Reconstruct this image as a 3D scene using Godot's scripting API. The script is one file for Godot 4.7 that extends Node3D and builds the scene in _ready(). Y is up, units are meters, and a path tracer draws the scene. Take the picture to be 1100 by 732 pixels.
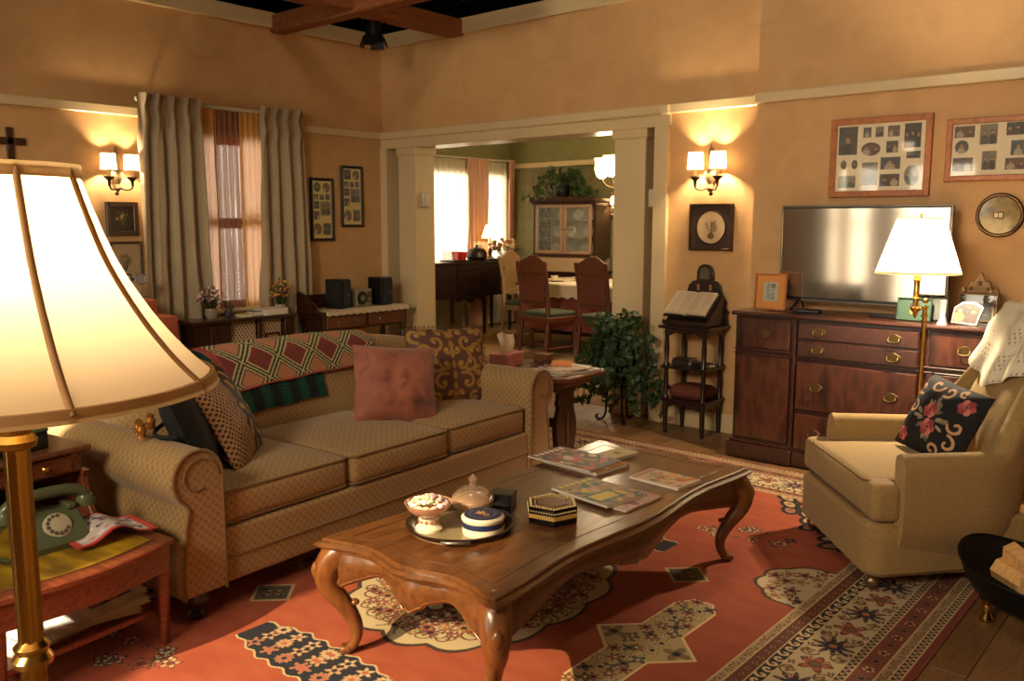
extends Node3D
# A living room set with an adjoining dining room. x runs along the back wall, z towards the camera, y is up.
var M := {}
var taken := {}

func _ready():
	setup_view()
	make_materials()
	build_room()
	build_dining()
	build_left_side()
	build_sofa()
	build_coffee_table()
	build_right_side()
	build_armchair()
	build_small_things()

# ---------------------------------------------------------------- view and light
func setup_view():
	var cam := Camera3D.new()
	cam.name = "camera"
	cam.fov = 43.1
	cam.position = Vector3(6.184, 1.42, 5.316)
	cam.rotation_degrees = Vector3(-7.77, 40.9, 0.12)
	cam.near = 0.05
	add_child(cam)
	cam.current = true
	var env := Environment.new()
	env.background_mode = Environment.BG_COLOR
	env.background_color = Color(1.0, 0.95, 0.84)
	env.background_energy_multiplier = 9.0
	env.tonemap_mode = Environment.TONE_MAPPER_LINEAR
	env.tonemap_exposure = 1.0
	env.sdfgi_enabled = true
	env.ssao_enabled = true
	env.ssil_enabled = true
	var we := WorldEnvironment.new()
	we.name = "environment"
	we.environment = env
	add_child(we)
	# film crew soft boxes: one over the open top, plus an added low fill
	soft_box(Vector3(3.9, 5.5, 4.0), Vector3(3.4, 0.0, 3.0), 1.0, 1.0, Color(1.0, 0.92, 0.80), 0.38, "square soft box hung high over the middle of the room")
	soft_box(Vector3(4.9, 2.95, 7.6), Vector3(4.4, 1.3, 0.0), 1.4, 1.0, Color(1.0, 0.92, 0.80), 1.65, "wide soft box added as unseen fill on the side of the room facing the television")
	spot_lamp(Vector3(3.85, 3.15, 7.9), Vector3(4.15, 0.02, 3.72), 7.2, 66.0, "tall black studio spotlight on a stand facing the coffee table", Color(1, 0.89, 0.68))
	# unseen black flag, added to keep the wide soft box off the window wall
	var fg := thing("light_flag", "unseen black cloth flag added on a stand to cut the light on the window wall", "light flag", Vector3(2.2, 0, 5.4), 48)
	ob(fg, "flag_cloth", box(2.0, 1.3, 0.01, 0.002), mat("flag_black", Color(0.02, 0.02, 0.02), 0.95), T(0, 3.2, 0))
	ob(fg, "stand_pole", tube([Vector3(0, 0.02, 0.02), Vector3(0, 4.1, 0.02)], 0.014, 8), mat("flag_black", Color(0.02, 0.02, 0.02), 0.95))
	for k in 3:
		ob(fg, "stand_leg", tube([Vector3(0, 0.5, 0.02), Vector3(cos(k * 2.1) * 0.4, 0.012, sin(k * 2.1) * 0.4)], 0.01, 6), mat("flag_black", Color(0.02, 0.02, 0.02), 0.95))
	spot_lamp(Vector3(3.2, 1.12, 7.6), Vector3(3.38, 0.2, 4.37), 1.8, 300.0, "unseen black spotlight added on a low stand to brighten the newspapers")  # extra spot added for the bright patch on the newspapers
	spot_lamp(Vector3(2.35, 2.5, 7.7), Vector3(2.52, 0.64, 3.90), 1.9, 110.0, "unseen smaller black spotlight added to brighten the rear of the sofa arm")  # extra spot added for the glow at the rear of the sofa arm

func soft_box(at: Vector3, aim: Vector3, w: float, h: float, c: Color, e: float, label: String):
	var t := thing("soft_box", label, "studio light", at)
	t.look_at_from_position(at, aim, Vector3(0.01, 0, -1) if absf((aim - at).normalized().y) > 0.98 else Vector3.UP)
	ob(t, "housing", box(w + 0.08, h + 0.08, 0.2, 0.01), mat("soft_housing", Color(0.03, 0.03, 0.03), 0.7), T(0, 0, 0.11))
	var m := mat("soft_glow" + str(e), Color(0.9, 0.9, 0.85), 0.8)
	m.emission_enabled = true
	m.emission = c
	m.emission_energy_multiplier = e * 0.25
	ob(t, "light_diffuser", box(w, h, 0.01, 0.002), m)
	var l := AreaLight3D.new()
	l.name = "soft_light"
	l.area_size = Vector2(w, h)
	l.area_normalize_energy = true
	l.light_color = c
	l.light_energy = e * 10.0
	l.area_range = 20.0
	l.shadow_enabled = true
	l.position = Vector3(0, 0, -0.02)
	t.add_child(l)

func spot_lamp(at: Vector3, aim: Vector3, cone: float, e: float, label: String, c := Color(1, 0.95, 0.86)):
	var t := thing("studio_spotlight", label, "studio light", at)
	t.look_at_from_position(at, aim)
	var k := mat("spot_black", Color(0.02, 0.02, 0.02), 0.5)
	ob(t, "housing", lathe([V2(0.0, -0.26), V2(0.09, -0.25), V2(0.115, -0.2), V2(0.115, 0.08), V2(0.105, 0.08), V2(0.105, -0.1), V2(0, -0.1)], 20), k, T(0, 0, 0, 0, -90))
	for a in 4:
		ob(t, "barn_door", box(0.16, 0.14, 0.004, 0.001), k, Transform3D(Basis(Vector3(0, 0, 1), a * PI / 2), Vector3.ZERO) * T(0, 0.15, -0.14, 0, -25))
	var m := mat("spot_glass", Color(1, 1, 0.95), 0.3)
	m.emission_enabled = true
	m.emission = Color(1, 0.9, 0.75)
	m.emission_energy_multiplier = 6.0
	ob(t, "lamp_lens", lathe([V2(0, 0.01), V2(0.06, 0.0), V2(0.1, -0.01)], 20), m, T(0, 0, -0.02, 0, -90))
	ob(t, "yoke", tube([Vector3(-0.14, 0, 0), Vector3(-0.14, -0.2, 0), Vector3(0.14, -0.2, 0), Vector3(0.14, 0, 0)], 0.012, 6), k)
	ob(t, "stand", tube([Vector3(0, -0.2, 0), t.transform.affine_inverse() * Vector3(at.x, 0.02, at.z)], 0.016, 8), k)
	var l := SpotLight3D.new()
	l.name = "spot_light"
	l.light_color = c
	l.light_energy = e
	l.spot_range = 30.0
	l.spot_attenuation = 2.0
	l.spot_angle = cone
	l.spot_angle_attenuation = 0.15
	l.light_size = 0.035
	l.shadow_enabled = true
	l.position = Vector3(0, 0, -0.06)
	t.add_child(l)

# ---------------------------------------------------------------- nodes
func numbered(n: String) -> String:
	if not taken.has(n):
		taken[n] = 0
		return n
	taken[n] += 1
	return "%s_%03d" % [n, taken[n]]

func thing(called: String, label: String, category: String, at := Vector3.ZERO, turn := 0.0, group := "") -> Node3D:
	var o := Node3D.new()
	o.name = numbered(called)
	add_child(o)
	o.position = at
	o.rotation_degrees.y = turn
	tag(o, label, category, group)
	return o

func tag(o: Node, label: String, category: String, group := ""):
	o.set_meta("label", label)
	o.set_meta("category", category)
	if group != "":
		o.set_meta("group", group)

func ob(parent: Node, called: String, mesh: Mesh, m: Material, xf := Transform3D(), label := "") -> MeshInstance3D:
	var o := MeshInstance3D.new()
	o.name = called
	o.mesh = mesh
	o.material_override = m
	o.transform = xf
	parent.add_child(o, true)
	if label != "":
		o.set_meta("label", label)
	return o

func single(called: String, label: String, category: String, mesh: Mesh, m: Material, xf := Transform3D(), group := "") -> MeshInstance3D:
	var o := ob(self, numbered(called), mesh, m, xf)
	tag(o, label, category, group)
	return o

func struct(called: String, mesh: Mesh, m: Material, xf := Transform3D(), label := "") -> MeshInstance3D:
	var o := ob(self, numbered(called), mesh, m, xf, label)
	o.set_meta("kind", "structure")
	return o

func copy_of(src: Node3D, at: Vector3, turn: float, label := "") -> Node3D:
	var c: Node3D = src.duplicate()
	c.name = numbered(String(src.name))
	add_child(c)
	c.position = at
	c.rotation_degrees.y = turn
	if label != "":
		c.set_meta("label", label)
	return c

# ---------------------------------------------------------------- maths
func V2(x: float, y: float) -> Vector2:
	return Vector2(x, y)

func V(x: float, y: float, z: float) -> Vector3:
	return Vector3(x, y, z)

func T(x: float, y: float, z: float, ry := 0.0, rx := 0.0, rz := 0.0) -> Transform3D:
	return Transform3D(Basis.from_euler(Vector3(deg_to_rad(rx), deg_to_rad(ry), deg_to_rad(rz))), Vector3(x, y, z))

func TS(x: float, y: float, z: float, s: Vector3, ry := 0.0) -> Transform3D:
	return Transform3D(Basis.from_euler(Vector3(0, deg_to_rad(ry), 0)).scaled_local(s), Vector3(x, y, z))

# ---------------------------------------------------------------- meshes
func tri_(st: SurfaceTool, a: Vector3, b: Vector3, c: Vector3, ua := Vector2.ZERO, ub := Vector2.ZERO, uc := Vector2.ZERO):
	st.set_uv(ua)
	st.add_vertex(a)
	st.set_uv(uc)
	st.add_vertex(c)
	st.set_uv(ub)
	st.add_vertex(b)

func quad_(st: SurfaceTool, a: Vector3, b: Vector3, c: Vector3, d: Vector3, ua := Vector2(0, 1), ub := Vector2(1, 1), uc := Vector2(1, 0), ud := Vector2(0, 0)):
	tri_(st, a, b, c, ua, ub, uc)
	tri_(st, a, c, d, ua, uc, ud)

func begin() -> SurfaceTool:
	var st := SurfaceTool.new()
	st.begin(Mesh.PRIMITIVE_TRIANGLES)
	st.set_smooth_group(-1)
	return st

func done(st: SurfaceTool) -> ArrayMesh:
	st.generate_normals()
	return st.commit()

# chamfered box, centred; each face carries its own 0..1 texture coordinates
func box(sx: float, sy: float, sz: float, b := 0.004) -> ArrayMesh:
	var st := begin()
	var h := Vector3(sx, sy, sz) / 2
	b = minf(b, minf(h.x, minf(h.y, h.z)) * 0.9)
	var p := func(s: Vector3, axis: int) -> Vector3:
		var q := Vector3(s.x * (h.x - b), s.y * (h.y - b), s.z * (h.z - b))
		q[axis] = s[axis] * h[axis]
		return q
	for axis in 3:
		for s in [-1.0, 1.0]:
			var u := (axis + 1) % 3
			var w := (axis + 2) % 3
			var c: Array[Vector3] = []
			for k in [[-1.0, -1.0], [1.0, -1.0], [1.0, 1.0], [-1.0, 1.0]]:
				var d := Vector3.ZERO
				d[axis] = s
				d[u] = k[0]
				d[w] = k[1]
				c.append(p.call(d, axis))
			var uvs: Array[Vector2] = []
			for q in c:
				match axis:
					0: uvs.append(Vector2(0.5 - s * q.z / sz, 0.5 - q.y / sy))
					1: uvs.append(Vector2(0.5 + q.x / sx, 0.5 + q.z / sz))
					_: uvs.append(Vector2(0.5 + s * q.x / sx, 0.5 - q.y / sy))
			if s > 0:
				quad_(st, c[0], c[1], c[2], c[3], uvs[0], uvs[1], uvs[2], uvs[3])
			else:
				quad_(st, c[3], c[2], c[1], c[0], uvs[3], uvs[2], uvs[1], uvs[0])
	var sg := [-1.0, 1.0]
	for axis in 3:
		var u := (axis + 1) % 3
		var w := (axis + 2) % 3
		for su in sg:
			for sw in sg:
				var d0 := Vector3.ZERO
				d0[u] = su
				d0[w] = sw
				var d1 := d0
				d0[axis] = -1
				d1[axis] = 1
				var e: Array[Vector3] = [p.call(d0, u), p.call(d1, u), p.call(d1, w), p.call(d0, w)]
				if su * sw < 0:
					e.reverse()
				quad_(st, e[3], e[2], e[1], e[0])
	for x in sg:
		for y in sg:
			for z in sg:
				var d := Vector3(x, y, z)
				var e: Array[Vector3] = [p.call(d, 0), p.call(d, 1), p.call(d, 2)]
				if x * y * z < 0:
					e.reverse()
				tri_(st, e[0], e[1], e[2])
	return done(st)

# a box given by its corners
func span(a: Vector3, b: Vector3, bevel := 0.003) -> Array:
	var s := (b - a).abs()
	return [box(s.x, s.y, s.z, bevel), Transform3D(Basis(), (a + b) / 2)]

func join(list: Array) -> ArrayMesh:
	var st := SurfaceTool.new()
	st.begin(Mesh.PRIMITIVE_TRIANGLES)
	for e in list:
		st.append_from(e[0], 0, e[1] if e.size() > 1 else Transform3D())
	return st.commit()

# surface of revolution about y; profile from bottom to top, outside seen
func lathe(pts: Array, n := 24, squash := 1.0) -> ArrayMesh:
	var st := begin()
	var g := 1
	for j in pts.size() - 1:
		var a: Vector2 = pts[j]
		var b: Vector2 = pts[j + 1]
		if j > 0:
			var c: Vector2 = pts[j - 1]
			if absf((a - c).angle_to(b - a)) > 0.7:
				g += 1
		st.set_smooth_group(g)
		for i in n:
			var t0 := TAU * i / n
			var t1 := TAU * (i + 1) / n
			var d0 := Vector3(cos(t0), 0, -sin(t0) * squash)
			var d1 := Vector3(cos(t1), 0, -sin(t1) * squash)
			if i == n - 1:
				d1 = Vector3(1, 0, -0.0)
			var va := 1.0 - float(j) / (pts.size() - 1)
			var vb := 1.0 - float(j + 1) / (pts.size() - 1)
			var u0 := float(i) / n
			var u1 := float(i + 1) / n
			if a.x > 0.00001:
				tri_(st, d0 * a.x + Vector3(0, a.y, 0), d1 * a.x + Vector3(0, a.y, 0), d1 * b.x + Vector3(0, b.y, 0), V2(u0, va), V2(u1, va), V2(u1, vb))
			if b.x > 0.00001:
				tri_(st, d0 * a.x + Vector3(0, a.y, 0), d1 * b.x + Vector3(0, b.y, 0), d0 * b.x + Vector3(0, b.y, 0), V2(u0, va), V2(u1, vb), V2(u0, vb))
	return done(st)

# smooth grid f(u, v) -> Vector3, u to the right and v upwards seen from outside
func surf(nu: int, nv: int, f: Callable, us := 1.0, vs := 1.0) -> ArrayMesh:
	var st := SurfaceTool.new()
	st.begin(Mesh.PRIMITIVE_TRIANGLES)
	st.set_smooth_group(0)
	for j in nv + 1:
		for i in nu + 1:
			var u := float(i) / nu
			var v := float(j) / nv
			st.set_uv(Vector2(u * us, (1.0 - v) * vs))
			st.add_vertex(f.call(u, v))
	for j in nv:
		for i in nu:
			var a := j * (nu + 1) + i
			var b := a + 1
			var d := a + nu + 1
			for k in [a, d + 1, b, a, d, d + 1]:
				st.add_index(k)
	st.generate_normals()
	return st.commit()

# sheet with thickness th: f gives the middle surface
func sheet(nu: int, nv: int, f: Callable, th: float, us := 1.0, vs := 1.0) -> ArrayMesh:
	var pts: Array[Vector3] = []
	for j in nv + 1:
		for i in nu + 1:
			pts.append(f.call(float(i) / nu, float(j) / nv))
	var nrm: Array[Vector3] = []
	for j in nv + 1:
		for i in nu + 1:
			var l: Vector3 = pts[j * (nu + 1) + maxi(i - 1, 0)]
			var r: Vector3 = pts[j * (nu + 1) + mini(i + 1, nu)]
			var dn: Vector3 = pts[maxi(j - 1, 0) * (nu + 1) + i]
			var up: Vector3 = pts[mini(j + 1, nv) * (nu + 1) + i]
			nrm.append((r - l).cross(up - dn).normalized())
	var side := func(s: float) -> Callable:
		return func(u: float, v: float) -> Vector3:
			var k := roundi(v * nv) * (nu + 1) + roundi((u if s > 0 else 1.0 - u) * nu)
			return pts[k] + nrm[k] * (th * 0.5 * s)
	var st := SurfaceTool.new()
	st.begin(Mesh.PRIMITIVE_TRIANGLES)
	st.append_from(surf(nu, nv, side.call(1.0), us, vs), 0, Transform3D())
	st.append_from(surf(nu, nv, side.call(-1.0), us, vs), 0, Transform3D())
	var rim := begin()
	var loop: Array[int] = []
	for i in nu:
		loop.append(i)
	for j in nv:
		loop.append(j * (nu + 1) + nu)
	for i in nu:
		loop.append(nv * (nu + 1) + nu - i)
	for j in nv:
		loop.append((nv - j) * (nu + 1))
	for k in loop.size():
		var a: int = loop[k]
		var b: int = loop[(k + 1) % loop.size()]
		var h := th * 0.5
		quad_(rim, pts[a] - nrm[a] * h, pts[b] - nrm[b] * h, pts[b] + nrm[b] * h, pts[a] + nrm[a] * h, Vector2.ZERO, Vector2.ZERO, Vector2.ZERO, Vector2.ZERO)
	st.append_from(done(rim), 0, Transform3D())
	return st.commit()

# round bar along points; radius a number or one per point
func tube(path: Array, r, n := 8, caps := true) -> ArrayMesh:
	var rr: Array = r if r is Array else []
	var frames: Array = []
	var ref := Vector3.UP
	for k in path.size():
		var d: Vector3 = (path[mini(k + 1, path.size() - 1)] - path[maxi(k - 1, 0)]).normalized()
		if k == 0 and absf(d.dot(ref)) > 0.9:
			ref = Vector3.RIGHT
		var x := ref.cross(d).normalized()
		ref = d.cross(x).normalized()
		frames.append([x, ref])
	var rad := func(k: int) -> float: return rr[k] if rr.size() else float(r)
	var st := SurfaceTool.new()
	st.begin(Mesh.PRIMITIVE_TRIANGLES)
	st.append_from(surf(n, path.size() - 1, func(u: float, v: float) -> Vector3:
		var k := roundi(v * (path.size() - 1))
		var i := roundi(u * n) % n
		var a := TAU * i / n
		return path[k] + (frames[k][0] * cos(a) + frames[k][1] * sin(a)) * rad.call(k)), 0, Transform3D())
	if caps:
		var cp := begin()
		for e in [0, path.size() - 1]:
			for i in n:
				var a0 := TAU * i / n
				var a1 := TAU * (i + 1) / n
				var p0: Vector3 = path[e] + (frames[e][0] * cos(a0) + frames[e][1] * sin(a0)) * rad.call(e)
				var p1: Vector3 = path[e] + (frames[e][0] * cos(a1) + frames[e][1] * sin(a1)) * rad.call(e)
				if e == 0:
					tri_(cp, path[e], p1, p0)
				else:
					tri_(cp, path[e], p0, p1)
		st.append_from(done(cp), 0, Transform3D())
	return st.commit()

func spline(pts: Array, n := 6) -> Array:
	var out: Array = []
	for k in pts.size() - 1:
		var p0: Vector3 = pts[maxi(k - 1, 0)]
		var p1: Vector3 = pts[k]
		var p2: Vector3 = pts[k + 1]
		var p3: Vector3 = pts[mini(k + 2, pts.size() - 1)]
		for i in n:
			out.append(p1.cubic_interpolate(p2, p0, p3, float(i) / n))
	out.append(pts[-1])
	return out

func spline2(pts: Array, n := 6) -> Array:
	var q: Array = []
	for e in pts:
		q.append(Vector3(e.x, e.y, 0))
	var out: Array = []
	for e in spline(q, n):
		out.append(Vector2(e.x, e.y))
	return out

# flat outline in x, y, pulled from -d/2 to d/2 in z, edges chamfered by b
func ext(poly: Array, d: float, b := 0.0) -> ArrayMesh:
	var pts := PackedVector2Array(poly)
	if Geometry2D.is_polygon_clockwise(pts):
		pts.reverse()
	# is_polygon_clockwise works in y-down axes: here keep a positive signed area
	var area := 0.0
	for i in pts.size():
		area += pts[i].cross(pts[(i + 1) % pts.size()])
	if area < 0:
		pts.reverse()
	var n := pts.size()
	var ins := PackedVector2Array()
	for i in n:
		var e0 := (pts[i] - pts[(i + n - 1) % n]).normalized()
		var e1 := (pts[(i + 1) % n] - pts[i]).normalized()
		var m := Vector2(-e0.y - e1.y, e0.x + e1.x)
		var l := maxf(m.length_squared() * 0.5, 0.35)
		ins.append(pts[i] + m / l * b)
	var idx := Geometry2D.triangulate_polygon(pts)
	var mn := pts[0]
	var mx := pts[0]
	for q in pts:
		mn = mn.min(q)
		mx = mx.max(q)
	var uv := func(q: Vector2) -> Vector2: return Vector2((q.x - mn.x) / (mx.x - mn.x), 1.0 - (q.y - mn.y) / (mx.y - mn.y))
	var st := begin()
	var h := d / 2
	for k in range(0, idx.size(), 3):
		var a := ins[idx[k]]
		var c := ins[idx[k + 1]]
		var e := ins[idx[k + 2]]
		if (c - a).cross(e - a) < 0:
			var t := c
			c = e
			e = t
		tri_(st, V(a.x, a.y, h), V(c.x, c.y, h), V(e.x, e.y, h), uv.call(a), uv.call(c), uv.call(e))
		tri_(st, V(a.x, a.y, -h), V(e.x, e.y, -h), V(c.x, c.y, -h), uv.call(a), uv.call(e), uv.call(c))
	var g := 1
	for i in n:
		var a := pts[i]
		var c := pts[(i + 1) % n]
		var z := pts[(i + n - 1) % n]
		if absf((a - z).angle_to(c - a)) > 0.6:
			g += 1
		var hb := h - b
		st.set_smooth_group(g)
		quad_(st, V(a.x, a.y, -hb), V(c.x, c.y, -hb), V(c.x, c.y, hb), V(a.x, a.y, hb), uv.call(a), uv.call(c), uv.call(c), uv.call(a))
		if b > 0:
			st.set_smooth_group(-1)
			var ia := ins[i]
			var ic := ins[(i + 1) % n]
			quad_(st, V(a.x, a.y, hb), V(c.x, c.y, hb), V(ic.x, ic.y, h), V(ia.x, ia.y, h), uv.call(a), uv.call(c), uv.call(ic), uv.call(ia))
			quad_(st, V(ia.x, ia.y, -h), V(ic.x, ic.y, -h), V(c.x, c.y, -hb), V(a.x, a.y, -hb), uv.call(ia), uv.call(ic), uv.call(c), uv.call(a))
	return done(st)

# the same outline lying flat: x, z outline pulled up in y from 0 to d
func slab(poly: Array, d: float, b := 0.0) -> ArrayMesh:
	var q: Array = []
	for e in poly:
		q.append(Vector2(e.x, -e.y))
	return join([[ext(q, d, b), T(0, d / 2, 0, 0, -90)]])

# padded block: rounded edges of radius r, faces swelling by bulge
func soft(size: Vector3, r: float, bulge := Vector3.ZERO, mid := 4) -> ArrayMesh:
	var h := size / 2
	var lists: Array = []
	for a in 3:
		var l: Array[float] = []
		var e := minf(r, h[a] * 0.98)
		for k in [0.0, 0.3, 0.7]:
			l.append(-h[a] + e * k)
		for k in mid + 1:
			l.append(lerpf(-h[a] + e, h[a] - e, float(k) / mid))
		for k in [0.7, 0.3, 0.0]:
			l.append(h[a] - e * k)
		lists.append(l)
	var fix := func(c: Vector3) -> Vector3:
		var e := Vector3(minf(r, h.x * 0.98), minf(r, h.y * 0.98), minf(r, h.z * 0.98))
		var inn := c.clamp(-h + e, h - e)
		var d := (c - inn) / e
		var p := inn
		if d.length() > 0.0001:
			p = inn + d.normalized() * e
		var q := c / h
		p.x += signf(c.x) * bulge.x * maxf(0, absf(q.x)) * (1 - q.y * q.y) * (1 - q.z * q.z)
		p.y += signf(c.y) * bulge.y * absf(q.y) * (1 - q.x * q.x) * (1 - q.z * q.z)
		p.z += signf(c.z) * bulge.z * absf(q.z) * (1 - q.y * q.y) * (1 - q.x * q.x)
		return p
	var st := SurfaceTool.new()
	st.begin(Mesh.PRIMITIVE_TRIANGLES)
	st.set_smooth_group(0)
	for axis in 3:
		var u := (axis + 1) % 3
		var w := (axis + 2) % 3
		var lu: Array = lists[u]
		var lw: Array = lists[w]
		for s in [-1.0, 1.0]:
			for i in lu.size() - 1:
				for j in lw.size() - 1:
					var c: Array[Vector3] = []
					var t: Array[Vector2] = []
					for k in [[0, 0], [1, 0], [1, 1], [0, 1]]:
						var q := Vector3.ZERO
						q[axis] = h[axis] * s
						q[u] = lu[i + k[0]]
						q[w] = lw[j + k[1]]
						c.append(fix.call(q))
						match axis:
							0: t.append(Vector2(0.5 - s * q.z / size.z, 0.5 - q.y / size.y))
							1: t.append(Vector2(0.5 + q.x / size.x, 0.5 + q.z / size.z))
							_: t.append(Vector2(0.5 + s * q.x / size.x, 0.5 - q.y / size.y))
					if s > 0:
						quad_(st, c[0], c[1], c[2], c[3], t[0], t[1], t[2], t[3])
					else:
						quad_(st, c[3], c[2], c[1], c[0], t[3], t[2], t[1], t[0])
	return done(st)

# throw pillow standing in x, y with its swelling in z
func pillow(w: float, h: float, d: float, n := 14, seed_ := 1) -> ArrayMesh:
	var noise := FastNoiseLite.new()
	noise.seed = seed_
	noise.frequency = 3.0
	var f := func(s: float) -> Callable:
		return func(u: float, v: float) -> Vector3:
			var x := (u * 2 - 1) * s
			var y := v * 2 - 1
			var e := pow(maxf(0, 1 - pow(absf(x), 2.6)), 0.55) * pow(maxf(0, 1 - pow(absf(y), 2.6)), 0.55)
			var pull := 1.0 - 0.06 * (1 - absf(x)) * absf(y) * 1.0
			var pull2 := 1.0 - 0.06 * (1 - absf(y)) * absf(x) * 1.0
			return Vector3(x * w / 2 * pull2, y * h / 2 * pull, s * (e * d / 2 * (1 + 0.16 * noise.get_noise_2d(x, y * 1.3)) + 0.001))
	return join([[surf(n, n, f.call(1.0))], [surf(n, n, f.call(-1.0))]])

func ball(r: float, n := 12, sy := 1.0) -> ArrayMesh:
	var p: Array = []
	for k in n + 1:
		var a := -PI / 2 + PI * k / n
		p.append(V2(maxf(0.0, cos(a) * r), sin(a) * r * sy))
	p[0].x = 0
	p[n].x = 0
	return lathe(p, n + 4)

# ---------------------------------------------------------------- materials
func mat(called: String, c: Color, rough := 0.6, metal := 0.0) -> StandardMaterial3D:
	if M.has(called):
		return M[called]
	var m := StandardMaterial3D.new()
	m.resource_name = called
	m.albedo_color = c
	m.roughness = rough
	m.metallic = metal
	M[called] = m
	return m

func noise_tex(sz: int, freq: float, cols: Array, seed_: int, oct := 4, kind := FastNoiseLite.TYPE_SIMPLEX_SMOOTH, warp := 0.0) -> NoiseTexture2D:
	var n := FastNoiseLite.new()
	n.seed = seed_
	n.noise_type = kind
	n.frequency = freq
	n.fractal_octaves = oct
	if warp > 0:
		n.domain_warp_enabled = true
		n.domain_warp_amplitude = warp
		n.domain_warp_frequency = freq * 0.6
	var t := NoiseTexture2D.new()
	t.width = sz
	t.height = sz
	t.seamless = true
	t.noise = n
	var g := Gradient.new()
	var off := PackedFloat32Array()
	var cc := PackedColorArray()
	for k in cols.size():
		off.append(float(k) / (cols.size() - 1))
		cc.append(cols[k])
	g.offsets = off
	g.colors = cc
	t.color_ramp = g
	return t

func triplanar(m: StandardMaterial3D, s: Vector3, world := false):
	m.uv1_triplanar = true
	m.uv1_world_triplanar = world
	m.uv1_scale = s

func noisy(called: String, cols: Array, rough: float, freq: float, scale: Vector3, seed_ := 1, warp := 0.0, oct := 4) -> StandardMaterial3D:
	var m := mat(called, Color.WHITE, rough)
	m.albedo_texture = noise_tex(256, freq, cols, seed_, oct, FastNoiseLite.TYPE_SIMPLEX_SMOOTH, warp)
	triplanar(m, scale)
	return m

func painted(w: int, h: int, f: Callable) -> ImageTexture:
	var im := Image.create(w, h, false, Image.FORMAT_RGBA8)
	for y in h:
		for x in w:
			im.set_pixel(x, y, f.call((x + 0.5) / w, (y + 0.5) / h))
	return ImageTexture.create_from_image(im)

func printed(called: String, t: Texture2D, rough := 0.7) -> StandardMaterial3D:
	var m := mat(called, Color.WHITE, rough)
	m.albedo_texture = t
	return m

func C8(r: int, g: int, b: int) -> Color:
	return Color8(r, g, b)

func dot(im: Image, cx: float, cy: float, rx: float, ry: float, rot: float, c: Color):
	var w := im.get_width()
	var h := im.get_height()
	var r := maxf(rx, ry)
	var cs := cos(rot)
	var sn := sin(rot)
	for y in range(maxi(0, floori(cy - r)), mini(h, ceili(cy + r) + 1)):
		for x in range(maxi(0, floori(cx - r)), mini(w, ceili(cx + r) + 1)):
			var dx := x + 0.5 - cx
			var dy := y + 0.5 - cy
			var a := (dx * cs + dy * sn) / rx
			var b := (-dx * sn + dy * cs) / ry
			if a * a + b * b <= 1.0:
				im.set_pixel(x, y, c)

func flower(im: Image, cx: float, cy: float, r: float, n: int, edge: Color, petal: Color, eye: Color, rot := 0.0):
	var w := im.get_width()
	var h := im.get_height()
	for y in range(maxi(0, floori(cy - r)), mini(h, ceili(cy + r) + 1)):
		for x in range(maxi(0, floori(cx - r)), mini(w, ceili(cx + r) + 1)):
			var dx := x + 0.5 - cx
			var dy := y + 0.5 - cy
			var d := sqrt(dx * dx + dy * dy) / r
			var s := 0.72 + 0.28 * cos(n * (atan2(dy, dx) + rot))
			if d < s:
				im.set_pixel(x, y, eye if d < 0.27 else (edge if d > s * 0.78 or d < 0.36 else petal))

func line(im: Image, pts: Array, wd: float, c: Color):
	for k in pts.size() - 1:
		var a: Vector2 = pts[k]
		var b: Vector2 = pts[k + 1]
		var n := maxi(1, ceili(a.distance_to(b) / maxf(0.7, wd * 0.6)))
		for i in n + 1:
			var q := a.lerp(b, float(i) / n)
			dot(im, q.x, q.y, wd, wd, 0, c)

func curl(im: Image, cx: float, cy: float, r: float, rot: float, hand: float, wd: float, c: Color):
	var p: Array = []
	for k in 15:
		var t := k / 14.0
		var a := rot + hand * t * 5.2
		p.append(Vector2(cx, cy) + Vector2(cos(a), sin(a)) * r * (1.0 - 0.8 * t))
	line(im, p, wd, c)

func wood(called: String, dark: Color, light: Color, rough: float, scale: Vector3, seed_ := 3, coat := 0.0) -> StandardMaterial3D:
	var m := noisy(called, [dark, dark.lerp(light, 0.45), light, dark.lerp(light, 0.55), dark.lerp(light, 0.2)], rough, 0.018, scale, seed_, 18.0, 5)
	if coat > 0:
		m.clearcoat_enabled = true
		m.clearcoat = coat
		m.clearcoat_roughness = 0.16
	return m

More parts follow.
